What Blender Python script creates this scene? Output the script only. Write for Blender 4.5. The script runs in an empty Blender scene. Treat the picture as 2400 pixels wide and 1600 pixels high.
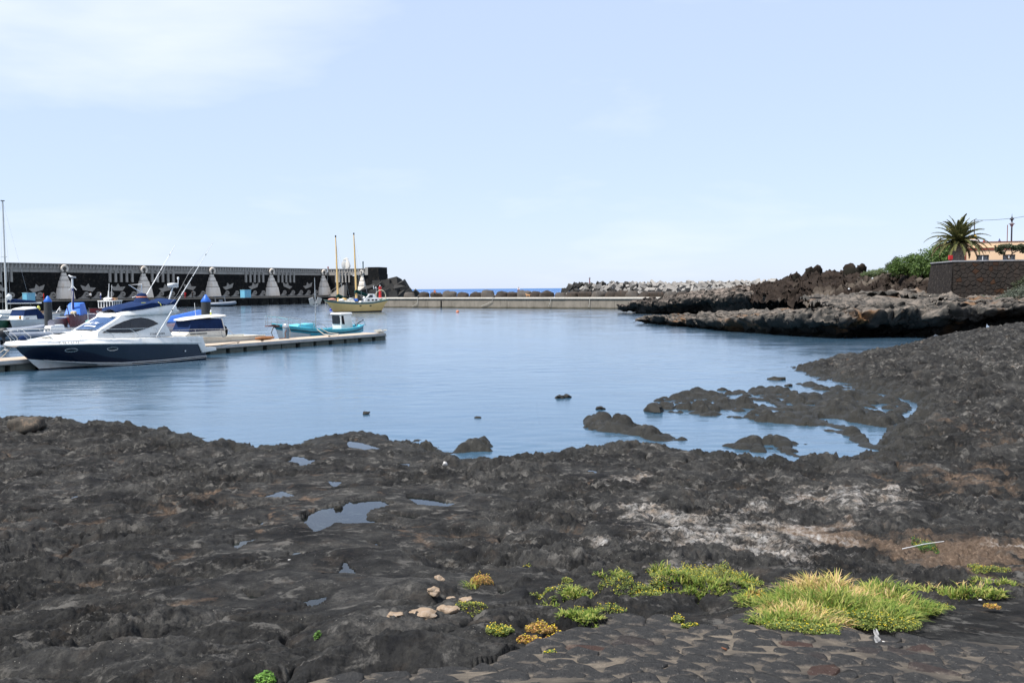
import bpy, bmesh, math, random
import numpy as np
from mathutils import Vector, Matrix, noise as mnoise

FASTG = False
random.seed(7)
RNG = np.random.default_rng(7)
R = math.radians
SC = bpy.context.scene
COL = SC.collection

# ------------------------------------------------------------------ camera
CAM_H = 3.8
F_PX = 2200.0
PITCH = math.atan(124.0 / F_PX)
ROLL = 0.0075
_cp, _sp = math.cos(PITCH), math.sin(PITCH)
_R0 = np.array([1.0, 0, 0]); _F = np.array([0, _cp, -_sp]); _U0 = np.array([0, _sp, _cp])
CR = _R0 * math.cos(ROLL) - _U0 * math.sin(ROLL)
CU = _U0 * math.cos(ROLL) + _R0 * math.sin(ROLL)
CPOS = np.array([0.0, 0.0, CAM_H])

cam_data = bpy.data.cameras.new('camera')
cam_data.sensor_width = 36.0
cam_data.lens = 36.0 * F_PX / 2400.0
cam_data.clip_start = 0.1
cam_data.clip_end = 40000.0
cam = bpy.data.objects.new('camera', cam_data)
cam.matrix_world = Matrix(((CR[0], CU[0], -_F[0], 0), (CR[1], CU[1], -_F[1], 0),
                           (CR[2], CU[2], -_F[2], CAM_H), (0, 0, 0, 1)))
COL.objects.link(cam)
SC.camera = cam

# ------------------------------------------------------------------ daylight
SUN_AZ_VEC = Vector((-0.76, -0.42, 0.0)).normalized()     # horizontal direction towards the sun
SUN_EL = R(60)
to_sun = Vector((SUN_AZ_VEC.x * math.cos(SUN_EL), SUN_AZ_VEC.y * math.cos(SUN_EL), math.sin(SUN_EL)))
sun_data = bpy.data.lights.new('sun', 'SUN')
sun_data.energy = 4.7
sun_data.angle = R(3.0)
sun_data.color = (1.0, 0.965, 0.91)
sun = bpy.data.objects.new('sun', sun_data)
sun.rotation_euler = to_sun.to_track_quat('Z', 'Y').to_euler()
sun.location = (0, 0, 60)
COL.objects.link(sun)

world = bpy.data.worlds.new('World')
SC.world = world
world.use_nodes = True
wn, wl = world.node_tree.nodes, world.node_tree.links
wn.clear()
w_out = wn.new('ShaderNodeOutputWorld')
w_bg = wn.new('ShaderNodeBackground')
w_bg.inputs['Strength'].default_value = 0.100
sky = wn.new('ShaderNodeTexSky')
sky.sky_type = 'NISHITA'
sky.sun_disc = False
sky.sun_elevation = SUN_EL
sky.sun_rotation = math.atan2(SUN_AZ_VEC.x, SUN_AZ_VEC.y)
sky.altitude = 0.0
sky.air_density = 1.0
sky.dust_density = 0.4
sky.ozone_density = 1.6
tc = wn.new('ShaderNodeTexCoord')
CLOUD_LOC = (3.4, 1.0, 4.0)
HAZE_COL = (5.0, 5.98, 8.0, 1)
CLOUD_COL = (7.0, 7.4, 8.0, 1)
# high thin cloud: soft noise on a flat cloud layer over the whole sky, under a light veil of haze
sep = wn.new('ShaderNodeSeparateXYZ'); wl.new(tc.outputs['Generated'], sep.inputs[0])
def _wm(op, a, b):
    n = wn.new('ShaderNodeMath'); n.operation = op; n.use_clamp = False
    for i, v in enumerate((a, b)):
        if isinstance(v, (int, float)): n.inputs[i].default_value = v
        else: wl.new(v, n.inputs[i])
    return n.outputs[0]
el = _wm('MAXIMUM', sep.outputs['Z'], 0.0)
zb = _wm('ADD', el, 0.16)
comb = wn.new('ShaderNodeCombineXYZ'); wl.new(_wm('DIVIDE', sep.outputs['X'], zb), comb.inputs[0]); wl.new(_wm('DIVIDE', sep.outputs['Y'], zb), comb.inputs[1])
cmap = wn.new('ShaderNodeMapping'); wl.new(comb.outputs[0], cmap.inputs[0])
cmap.inputs['Location'].default_value = CLOUD_LOC
cmap.inputs['Scale'].default_value = (1.0, 1.0, 1.0)
cn = wn.new('ShaderNodeTexNoise'); cn.inputs['Scale'].default_value = 0.85
cn.inputs['Detail'].default_value = 6.0; cn.inputs['Roughness'].default_value = 0.50
cn.inputs['Distortion'].default_value = 0.25
wl.new(cmap.outputs[0], cn.inputs['Vector'])
cr = wn.new('ShaderNodeValToRGB')
cr.color_ramp.elements[0].position = 0.50; cr.color_ramp.elements[0].color = (0, 0, 0, 1)
cr.color_ramp.elements[1].position = 0.74; cr.color_ramp.elements[1].color = (1, 1, 1, 1)
wl.new(cn.outputs['Fac'], cr.inputs['Fac'])
fade = wn.new('ShaderNodeMapRange'); wl.new(el, fade.inputs[0])
fade.inputs[1].default_value = 0.02; fade.inputs[2].default_value = 0.30; fade.inputs[3].default_value = 0.40; fade.inputs[4].default_value = 1.0
cfac = _wm('MULTIPLY', _wm('MULTIPLY', cr.outputs['Color'], fade.outputs[0]), 0.85)
hz = wn.new('ShaderNodeMixRGB'); hz.inputs['Fac'].default_value = 0.72           # haze veil
wl.new(sky.outputs['Color'], hz.inputs['Color1']); hz.inputs['Color2'].default_value = HAZE_COL
cmix = wn.new('ShaderNodeMixRGB'); wl.new(cfac, cmix.inputs['Fac'])
cmix.inputs['Color2'].default_value = CLOUD_COL
wl.new(hz.outputs['Color'], cmix.inputs['Color1'])
wl.new(cmix.outputs['Color'], w_bg.inputs['Color'])
wl.new(w_bg.outputs[0], w_out.inputs['Surface'])

SC.view_settings.view_transform = 'Standard'
SC.view_settings.look = 'None'
SC.view_settings.exposure = 0.55
SC.view_settings.gamma = 1.0
SC.view_settings.use_curve_mapping = False
SC.cycles.max_bounces = 5
SC.cycles.diffuse_bounces = 2
SC.cycles.glossy_bounces = 3
SC.cycles.transparent_max_bounces = 6
SC.cycles.transmission_bounces = 3
SC.cycles.caustics_reflective = False
SC.cycles.caustics_refractive = False
SC.cycles.use_denoising = True

# ------------------------------------------------------------------ camera geometry used to measure the place
def ray(px, py):
    return (px - 1200.0) / F_PX * CR - (py - 800.0) / F_PX * CU + _F
def gz(px, py, z=0.0):
    """point of the plane at height z seen at a photograph pixel"""
    d = ray(px, py); t = (z - CAM_H) / d[2]
    return CPOS + t * d
def gd(px, py, D):
    """point seen at a photograph pixel at forward distance D"""
    d = ray(px, py); t = D / d[1]
    return CPOS + t * d
def V(a):
    return Vector((float(a[0]), float(a[1]), float(a[2])))
# ------------------------------------------------------------------ numpy noise
def _hash2(ix, iy, seed):
    h = (ix.astype(np.int64) * 374761393 + iy.astype(np.int64) * 668265263 + seed * 974634777) & 0xFFFFFFFF
    h = ((h ^ (h >> 13)) * 1274126177) & 0xFFFFFFFF
    h = ((h ^ (h >> 16)) * 2246822519) & 0xFFFFFFFF
    return h ^ (h >> 15)
def _hf(ix, iy, seed):
    return (_hash2(ix, iy, seed) & 0xFFFFFF).astype(np.float64) / 16777216.0
def perlin(x, y, seed=0):
    x0 = np.floor(x); y0 = np.floor(y)
    fx = x - x0; fy = y - y0
    ix = x0.astype(np.int64); iy = y0.astype(np.int64)
    u = fx * fx * fx * (fx * (fx * 6 - 15) + 10); v = fy * fy * fy * (fy * (fy * 6 - 15) + 10)
    def g(dx, dy):
        a = _hf(ix + dx, iy + dy, seed) * (2 * math.pi)
        return np.cos(a) * (fx - dx) + np.sin(a) * (fy - dy)
    a = g(0, 0); b = g(1, 0); c = g(0, 1); d = g(1, 1)
    return ((a + (b - a) * u) + ((c + (d - c) * u) - (a + (b - a) * u)) * v) * 1.4
def fbm(x, y, seed=0, oct=4, gain=0.5, lac=2.03):
    s = np.zeros_like(x); a = 1.0; t = 0.0
    for i in range(oct):
        s += a * perlin(x, y, seed + i * 17); t += a; a *= gain; x = x * lac + 13.7; y = y * lac + 7.1
    return s / t
def worley(x, y, seed=0):
    """F1, F2, id-hash of the nearest cell"""
    x0 = np.floor(x).astype(np.int64); y0 = np.floor(y).astype(np.int64)
    f1 = np.full(x.shape, 9.0); f2 = np.full(x.shape, 9.0); idh = np.zeros(x.shape)
    for dx in (-1, 0, 1):
        for dy in (-1, 0, 1):
            cx = x0 + dx; cy = y0 + dy
            px = cx + 0.1 + 0.8 * _hf(cx, cy, seed); py = cy + 0.1 + 0.8 * _hf(cx, cy, seed + 91)
            d = np.hypot(x - px, y - py)
            near = d < f1
            f2 = np.where(near, f1, np.minimum(f2, d))
            idh = np.where(near, _hf(cx, cy, seed + 55), idh)
            f1 = np.where(near, d, f1)
    return f1, f2, idh
def sstep(a, b, x):
    t = np.clip((x - a) / (b - a), 0, 1); return t * t * (3 - 2 * t)
def poly_sd(X, Y, poly):
    """signed distance to a closed polygon, positive inside"""
    d2 = np.full(X.shape, 1e18); inside = np.zeros(X.shape, bool)
    n = len(poly)
    for i in range(n):
        ax, ay = poly[i][0], poly[i][1]; bx, by = poly[(i + 1) % n][0], poly[(i + 1) % n][1]
        ex, ey = bx - ax, by - ay
        wx, wy = X - ax, Y - ay
        t = np.clip((wx * ex + wy * ey) / (ex * ex + ey * ey + 1e-12), 0, 1)
        dx, dy = wx - t * ex, wy - t * ey
        d2 = np.minimum(d2, dx * dx + dy * dy)
        c = (ay > Y) != (by > Y)
        if abs(ey) > 1e-12:
            xi = ax + (Y - ay) / ey * ex
            inside ^= c & (X < xi)
    return np.sqrt(d2) * np.where(inside, 1, -1)

# ------------------------------------------------------------------ object helpers
def mesh_np(name, verts, faces, mats=None, smooth=True):
    me = bpy.data.meshes.new(name)
    verts = np.asarray(verts, dtype=np.float64)
    if isinstance(faces, np.ndarray):
        nf, k = faces.shape
        me.vertices.add(len(verts)); me.vertices.foreach_set('co', verts.astype(np.float32).ravel())
        me.loops.add(nf * k); me.loops.foreach_set('vertex_index', faces.astype(np.int32).ravel())
        me.polygons.add(nf)
        me.polygons.foreach_set('loop_start', np.arange(0, nf * k, k, dtype=np.int32))
        me.polygons.foreach_set('loop_total', np.full(nf, k, dtype=np.int32))
        me.update(calc_edges=True)
    else:
        me.from_pydata([tuple(v) for v in verts], [], [tuple(f) for f in faces])
    if smooth:
        me.polygons.foreach_set('use_smooth', np.ones(len(me.polygons), bool))
    if mats is not None:
        for m in (mats if isinstance(mats, (list, tuple)) else [mats]):
            me.materials.append(m)
    return me
def link(name, data, parent=None, loc=None, rot=None):
    o = bpy.data.objects.new(name, data)
    COL.objects.link(o)
    if parent is not None: o.parent = parent
    if loc is not None: o.location = tuple(float(c) for c in loc)
    if rot is not None: o.rotation_euler = rot
    return o
def tag(o, label=None, cat=None, group=None, kind=None):
    if label: o['label'] = label
    if cat: o['category'] = cat
    if group: o['group'] = group
    if kind: o['kind'] = kind
    return o
def thing(name, label, cat, loc=(0, 0, 0), rz=0.0, group=None):
    o = link(name, None, None, loc, (0, 0, rz)); o.empty_display_size = 0.3
    return tag(o, label, cat, group)
def copy_tree(o, parent=None):
    c = o.copy(); COL.objects.link(c); c.parent = parent
    for ch in list(o.children): copy_tree(ch, c)
    return c

class MB:
    """collects vertices and faces of ONE part"""
    def __init__(s): s.v = []; s.f = []; s.mi = []; s.cur = 0
    def add(s, vs, fs):
        b = len(s.v); s.v += [tuple(float(c) for c in p) for p in vs]
        s.f += [tuple(b + i for i in f) for f in fs]; s.mi += [s.cur] * len(fs); return s
    def box(s, x0, x1, y0, y1, z0, z1):
        return s.add([(x0, y0, z0), (x1, y0, z0), (x1, y1, z0), (x0, y1, z0), (x0, y0, z1), (x1, y0, z1), (x1, y1, z1), (x0, y1, z1)],
                     [(0, 3, 2, 1), (4, 5, 6, 7), (0, 1, 5, 4), (1, 2, 6, 5), (2, 3, 7, 6), (3, 0, 4, 7)])
    def hexa(s, bot, top):
        return s.add(list(bot) + list(top), [(0, 3, 2, 1), (4, 5, 6, 7), (0, 1, 5, 4), (1, 2, 6, 5), (2, 3, 7, 6), (3, 0, 4, 7)])
    def tube(s, pts, r, n=8, caps=True):
        """tube along points; r number or list"""
        pts = [Vector(tuple(float(c) for c in p)) for p in pts]
        rs = r if isinstance(r, (list, tuple)) else [r] * len(pts)
        rings = []; up = None
        for i, p in enumerate(pts):
            t = (pts[min(i + 1, len(pts) - 1)] - pts[max(i - 1, 0)])
            if t.length < 1e-9: t = Vector((0, 0, 1))
            t.normalize()
            if up is None:
                a = Vector((0, 0, 1)) if abs(t.z) < 0.9 else Vector((1, 0, 0))
                u = t.cross(a).normalized()
            else:
                u = (up - t * up.dot(t));
                u = u.normalized() if u.length > 1e-6 else t.orthogonal().normalized()
            up = u; w = t.cross(u)
            rings.append([p + (u * math.cos(2 * math.pi * k / n) + w * math.sin(2 * math.pi * k / n)) * rs[i] for k in range(n)])
        vs = [v for ring in rings for v in ring]; fs = []
        for i in range(len(pts) - 1):
            for k in range(n):
                fs.append((i * n + k, i * n + (k + 1) % n, (i + 1) * n + (k + 1) % n, (i + 1) * n + k))
        if caps:
            fs.append(tuple(range(n - 1, -1, -1))); fs.append(tuple((len(pts) - 1) * n + k for k in range(n)))
        return s.add(vs, fs)
    def lathe(s, prof, n=16, c=(0, 0), caps=True):
        """profile [(r,z)] about the vertical axis through c"""
        vs = [(c[0] + r * math.cos(2 * math.pi * k / n), c[1] + r * math.sin(2 * math.pi * k / n), z) for r, z in prof for k in range(n)]
        fs = []
        for i in range(len(prof) - 1):
            for k in range(n):
                fs.append((i * n + k, i * n + (k + 1) % n, (i + 1) * n + (k + 1) % n, (i + 1) * n + k))
        if caps:
            fs.append(tuple(range(n - 1, -1, -1))); fs.append(tuple((len(prof) - 1) * n + k for k in range(n)))
        return s.add(vs, fs)
    def prism(s, outline, a, b, fn=None):
        """2-D outline [(u,v)] swept between a and b; fn(u,v,w)->xyz"""
        fn = fn or (lambda u, v, w: (u, w, v))
        n = len(outline)
        vs = [fn(u, v, a) for u, v in outline] + [fn(u, v, b) for u, v in outline]
        fs = [tuple(range(n)), tuple(range(2 * n - 1, n - 1, -1))]
        for i in range(n):
            j = (i + 1) % n; fs.append((i, n + i, n + j, j))
        return s.add(vs, fs)
    def grid(s, rows, closed=False):
        """rows of equal-length point lists"""
        n = len(rows[0]); vs = [p for r in rows for p in r]; fs = []
        for i in range(len(rows) - 1):
            for k in range(n if closed else n - 1):
                fs.append((i * n + k, i * n + (k + 1) % n, (i + 1) * n + (k + 1) % n, (i + 1) * n + k))
        return s.add(vs, fs)
    def blob(s, c, r, nu=10, nv=7, amp=0.15, seed=0):
        rows = []
        for i in range(nv + 1):
            th = math.pi * i / nv; row = []
            for k in range(nu):
                ph = 2 * math.pi * k / nu
                d = Vector((math.sin(th) * math.cos(ph), math.sin(th) * math.sin(ph), math.cos(th)))
                q = 1 + amp * mnoise.noise(d * 1.7 + Vector((seed * 3.1, seed * 1.7, seed)))
                row.append((c[0] + d.x * r[0] * q, c[1] + d.y * r[1] * q, c[2] + d.z * r[2] * q))
            rows.append(row)
        return s.grid(rows, True)
    def build(s, name, mat, parent=None, smooth=False, bevel=0, loc=None, rot=None, autosmooth=None):
        me = bpy.data.meshes.new(name); me.from_pydata(s.v, [], s.f)
        for m in (mat if isinstance(mat, (list, tuple)) else [mat]): me.materials.append(m)
        if any(s.mi): me.polygons.foreach_set('material_index', s.mi)
        bm = bmesh.new(); bm.from_mesh(me)
        bmesh.ops.remove_doubles(bm, verts=bm.verts, dist=1e-5)
        bmesh.ops.recalc_face_normals(bm, faces=bm.faces)
        if bevel:
            bmesh.ops.bevel(bm, geom=[e for e in bm.edges if len(e.link_faces) == 2 and e.calc_face_angle(0) > 0.5], offset=bevel, segments=2, affect='EDGES', profile=0.6)
        bm.to_mesh(me); bm.free()
        if smooth:
            me.polygons.foreach_set('use_smooth', np.ones(len(me.polygons), bool))
            if smooth != 'all':
                me.set_sharp_from_angle(angle=R(40 if smooth is True else smooth))
        return link(name, me, parent, loc, rot)

# ------------------------------------------------------------------ materials
MATS = {}
class NT:
    def __init__(s, name):
        s.m = bpy.data.materials.new(name); s.m.use_nodes = True
        s.t = s.m.node_tree; s.b = s.t.nodes['Principled BSDF']; s.out = s.t.nodes['Material Output']
        MATS[name] = s.m
    def n(s, kind, **kw):
        nd = s.t.nodes.new('ShaderNode' + kind)
        for k, v in kw.items():
            if k in nd.inputs: nd.inputs[k].default_value = v
            else: setattr(nd, k, v)
        return nd
    def l(s, a, b): s.t.links.new(a, b)
    def coords(s, scale=(1, 1, 1), obj=True):
        tc = s.n('TexCoord'); mp = s.n('Mapping'); mp.inputs['Scale'].default_value = scale
        s.l(tc.outputs['Object' if obj else 'Generated'], mp.inputs[0]); return mp.outputs[0]
    def noise(s, vec, scale, detail=4, rough=0.55, dist=0.0):
        nd = s.n('TexNoise'); nd.inputs['Scale'].default_value = scale; nd.inputs['Detail'].default_value = detail
        nd.inputs['Roughness'].default_value = rough; nd.inputs['Distortion'].default_value = dist
        if vec is not None: s.l(vec, nd.inputs['Vector'])
        return nd.outputs['Fac']
    def ramp(s, fac, stops):
        nd = s.n('ValToRGB'); e = nd.color_ramp.elements
        while len(e) < len(stops): e.new(0.5)
        for i, (p, c) in enumerate(stops):
            e[i].position = p; e[i].color = (c, c, c, 1) if isinstance(c, (int, float)) else (*c, 1)
        s.l(fac, nd.inputs['Fac']); return nd.outputs['Color']
    def mix(s, fac, a, b, mode='MIX'):
        nd = s.n('MixRGB', blend_type=mode)
        for sock, v in ((nd.inputs['Fac'], fac), (nd.inputs['Color1'], a), (nd.inputs['Color2'], b)):
            if isinstance(v, (int, float)): sock.default_value = v if sock.type == 'VALUE' else (v, v, v, 1)
            elif isinstance(v, (tuple, list)): sock.default_value = (*v, 1)
            else: s.l(v, sock)
        return nd.outputs['Color']
    def math(s, op, a, b=None):
        nd = s.n('Math', operation=op)
        for i, v in enumerate((a, b)):
            if v is None: continue
            if isinstance(v, (int, float)): nd.inputs[i].default_value = v
            else: s.l(v, nd.inputs[i])
        return nd.outputs[0]
    def bump(s, h, strength, dist=0.02, prev=None):
        nd = s.n('Bump'); nd.inputs['Strength'].default_value = strength; nd.inputs['Distance'].default_value = dist
        s.l(h, nd.inputs['Height'])
        if prev is not None: s.l(prev, nd.inputs['Normal'])
        return nd.outputs['Normal']
def plain(name, col, rough=0.5, var=0.12, scale=3.0, metal=0.0, bump=0.0, spec=0.5, coat=0.0, grime=None):
    """paint, plastic, cloth...: colour with slight unevenness and wear"""
    if name in MATS: return MATS[name]
    k = NT(name); vec = k.coords()
    nz = k.noise(vec, scale, 5, 0.6)
    c2 = tuple(max(0, c * (1 - var * 2)) for c in col); c3 = tuple(min(1, c * (1 + var)) for c in col)
    c = k.ramp(nz, [(0.25, c2), (0.55, col), (0.85, c3)])
    if grime:
        g = k.noise(k.coords((1.0, 1.0, 0.25)), scale * 1.7, 4, 0.7)
        c = k.mix(k.ramp(g, [(0.52, 0.0), (0.75, 0.7)]), c, grime)
    k.l(c, k.b.inputs['Base Color'])
    rr = k.ramp(k.noise(vec, scale * 2.3, 3), [(0.3, max(0.02, rough - 0.08)), (0.7, min(1, rough + 0.1))])
    k.l(rr, k.b.inputs['Roughness'])
    k.b.inputs['Metallic'].default_value = metal
    k.b.inputs['Specular IOR Level'].default_value = spec if rough < .75 else .12
    if coat: k.b.inputs['Coat Weight'].default_value = coat
    if bump: k.l(k.bump(k.noise(vec, scale * 6, 4), bump, 0.02), k.b.inputs['Normal'])
    return k.m
def text_mesh(name, txt, size, mat, parent=None, loc=None, rot=None, shear=0.0, offset=0.0, xscale=1.0, depth=0.0):
    cu = bpy.data.curves.new(name, 'FONT'); cu.body = txt; cu.size = size; cu.shear = shear; cu.offset = offset; cu.extrude = depth
    cu.resolution_u = 3
    tmp = bpy.data.objects.new('tmp_text', cu); COL.objects.link(tmp)
    bpy.context.view_layer.update()
    dg = bpy.context.evaluated_depsgraph_get()
    me = bpy.data.meshes.new_from_object(tmp.evaluated_get(dg)); me.name = name
    bpy.data.objects.remove(tmp); bpy.data.curves.remove(cu)
    me.materials.clear(); me.materials.append(mat)
    if xscale != 1.0: me.transform(Matrix.Diagonal((xscale, 1, 1, 1)))
    return link(name, me, parent, loc, rot)
# ================================================================== rocky shore (lava), tide pools, water
COAST_PX = [(-500, 982), (-100, 986), (0, 990), (110, 993), (250, 1002), (400, 1018), (480, 1036), (600, 1054), (700, 1054),
            (735, 1036), (830, 1028), (930, 1036), (1010, 1056), (1062, 1084), (1130, 1090), (1200, 1085), (1265, 1072),
            (1340, 1064), (1420, 1052), (1500, 1050), (1580, 1060), (1700, 1076), (1800, 1084), (1860, 1094), (1930, 1096),
            (2000, 1084), (2060, 1052), (2096, 1012), (2140, 975), (2150, 945), (2100, 932), (2040, 915), (1980, 897),
            (1900, 880), (1866, 862), (1930, 850), (2020, 838), (2060, 828), (2120, 815), (2180, 800), (2240, 790), (2330, 782)]
COAST = [tuple(gz(x, y)[:2]) for x, y in COAST_PX]
LAND = COAST + [(60, 78), (130, 78), (130, -30), (-80, -30), (-80, COAST[0][1])]
REEF_A = [tuple(gz(x, y)[:2]) for x, y in [(1505, 968), (1530, 935), (1640, 912), (1800, 912), (1960, 928), (2160, 940), (2120, 1000), (2060, 1050),
                                           (1960, 1020), (1880, 1000), (1760, 985), (1660, 975)]]
REEF_B = [tuple(gz(x, y)[:2]) for x, y in [(1362, 980), (1420, 985), (1520, 1005), (1600, 1030), (1560, 1045), (1480, 1022), (1380, 1008)]]
REEF_C = [tuple(gz(x, y)[:2]) for x, y in [(1060, 1042), (1140, 1035), (1150, 1058), (1070, 1060)]]
REEF_D = [tuple(gz(x, y)[:2]) for x, y in [(1680, 1045), (1800, 1030), (1900, 1040), (1890, 1075), (1760, 1070)]]
REEF_E = [tuple(gz(x, y)[:2]) for x, y in [(1850, 895), (1980, 905), (2080, 925), (2000, 928), (1900, 912)]]
PAVE_PX = [(640, 1640), (760, 1588), (900, 1572), (1060, 1560), (1180, 1540), (1290, 1492), (1420, 1462), (1600, 1424), (1800, 1448), (1990, 1440),
           (2140, 1418), (2420, 1392), (2900, 1400), (3200, 2200), (300, 2200), (420, 1700)]
CAP = 2.22
def base_h(X, Y, d=None):
    if d is None: d = poly_sd(X, Y, LAND)
    dp = np.maximum(d, 0); u = np.clip(dp / (dp + np.hypot(X, Y)) / 0.86, 0, 1.2)
    z = 0.22 * (1 - np.exp(-dp / 0.45)) + np.maximum(2.10 * (0.10 * u + 0.90 * u ** 2.6), (0.085 + 0.09 * sstep(40, 58, Y)) * dp * sstep(18, 34, Y))
    z = np.minimum(z, 2.4)
    z = np.where(d > 0, np.maximum(z, 0.0), 0.0)
    und = -0.05 - 0.16 * np.minimum(-d, 6.0)
    return np.where(d > 0, z, und), d
def ground_at(px, py, it=8):
    """where the smooth ground is seen at a pixel"""
    z = 1.5
    for _ in range(it):
        p = gz(px, py, z); z = float(base_h(np.array([p[0]]), np.array([p[1]]))[0][0])
    return gz(px, py, z)
PAVE = [tuple(ground_at(x, min(y, 1640))[:2]) if y < 1700 else tuple(gz(x, y, 2.02)[:2]) for x, y in PAVE_PX]

POOLS_PX = [
    [(717, 1220), (735, 1205), (752, 1200), (817, 1184), (878, 1180), (909, 1189), (880, 1196), (858, 1201), (853, 1216), (891, 1223), (860, 1228), (830, 1229), (789, 1228), (768, 1241), (748, 1258), (735, 1238)],
    [(955, 1166), (985, 1168), (1018, 1172), (1062, 1181), (1044, 1195), (1010, 1194), (983, 1192)],
    [(905, 1204), (939, 1208), (980, 1213), (967, 1220), (940, 1214)],
    [(606, 1169), (630, 1161), (659, 1152), (687, 1162), (656, 1167)],
    [(771, 1128), (799, 1130), (784, 1143)],
    [(674, 1081), (694, 1069), (742, 1080), (710, 1090)],
    [(819, 1032), (850, 1040), (886, 1050), (855, 1055), (818, 1048)],
    [(855, 1274), (880, 1272), (890, 1283)],
    [(658, 1311), (694, 1295), (722, 1304), (690, 1311)],
    [(756, 1377), (784, 1358), (806, 1326), (828, 1348), (806, 1364), (789, 1379)],
    [(703, 1413), (735, 1404), (768, 1399), (733, 1425)],
    [(570, 1394), (618, 1402), (592, 1413)],
    [(152, 1170), (184, 1161), (176, 1170)],
    [(540, 1276), (570, 1268), (606, 1263), (580, 1274), (560, 1288)],
    [(580, 1228), (620, 1224), (612, 1234)],
    [(935, 1088), (960, 1086), (955, 1093)],
    [(1160, 1380), (1195, 1390), (1175, 1400)],
    [(1370, 1103), (1402, 1101), (1396, 1109)],
]
POOLS = []
for pp in POOLS_PX:
    cxp = sum(p[0] for p in pp) / len(pp); cyp = sum(p[1] for p in pp) / len(pp)
    lev = float(ground_at(cxp, cyp)[2]) - 0.02
    POOLS.append((lev, [tuple(gz(cxp + (x - cxp) * 1.16, cyp + (y - cyp) * 1.28, lev)[:2]) for x, y in pp]))
SEA_POOLS = [[tuple(gz(x, y)[:2]) for x, y in pp] for pp in (
    [(1913, 979), (1958, 981), (2004, 990), (2060, 1000), (2090, 1003), (2074, 1018), (2056, 1046), (2040, 1044), (2026, 1022), (2003, 1006), (1943, 994)],
    [(2070, 1069), (2092, 1072), (2085, 1079), (2065, 1078)], [(1920, 1079), (1962, 1078), (1985, 1088), (1950, 1086)],
    [(1746, 936), (1800, 940), (1830, 958), (1770, 952)])]

def crease(x, y, seed, w):
    f1, f2, idh = worley(x, y, seed)
    return np.clip((f2 - f1) / w, 0, 1) ** 0.6 * (0.4 + 0.6 * idh), idh
def lava(X, Y):
    ca, sa = math.cos(0.45), math.sin(0.45)
    xr = X * ca + Y * sa; yr = -X * sa + Y * ca
    wx = xr + 0.42 * fbm(xr * 0.8, yr * 0.8, 3, 4); wy = yr + 0.42 * fbm(xr * 0.8 + 40, yr * 0.8, 5, 4)
    big = fbm(X * 0.22, Y * 0.22, 11, 3)
    med = fbm(wx * 0.8, wy * 1.1, 21, 4, 0.5)
    dome, idh = crease(wx * 0.95, wy * 1.45, 31, 0.55)
    sel = sstep(-0.15, 0.25, fbm(X * 0.5 + 7, Y * 0.5, 19, 2))            # where the flow broke into lumps
    dome2, gid = crease(wx * 2.7 + 9, wy * 3.6, 41, 0.6)
    dome3, kid = crease(wx * 7.5 + 3, wy * 9.0, 47, 0.7)
    r1 = np.abs(fbm(wx * 1.5, wy * 2.1, 71, 5, 0.58)); ridge = 1 - r1 * 2.6
    crag = 1 - np.abs(fbm(xr * 5.5, yr * 7.0, 75, 4, 0.62)) * 2.4
    pit = sstep(0.30, 0.12, worley(xr * 5.0, yr * 6.0, 83)[0]) * sstep(0.05, 0.3, fbm(X * 1.3, Y * 1.3, 87, 3))
    rubble = 0.13 * (dome - 0.52) + (0.05 + 0.06 * sel) * (dome2 - 0.45) + 0.045 * (dome3 - 0.4) + 0.085 * (ridge - 0.5) + 0.052 * (crag - 0.5) - 0.045 * pit
    # smooth broad slabs parted by deep narrow cracks
    f1, f2, sid = worley(wx * 0.80 + 11, wy * 1.15 + 5, 511)
    e = f2 - f1
    slab = 0.24 * (np.clip(e / 0.85, 0, 1) ** 0.55 * (0.5 + 0.5 * sid) - 0.5) - 0.07 * sstep(0.06, 0.0, e) + 0.045 * (ridge - 0.5) + 0.026 * (crag - 0.5) + 0.020 * (dome3 - 0.4)
    mk = sstep(-0.12, 0.16, fbm(X * 0.42 + 50, Y * 0.42, 501, 3) + 0.22 * sstep(10, 5, np.hypot(X, Y)) - 0.04)
    h = 0.07 * big + 0.08 * med + rubble * (1 - mk) + slab * mk
    return h, dome, (0.55 * idh + 0.45 * gid) * (1 - mk) + (0.35 + 0.5 * sid) * mk, h

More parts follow.
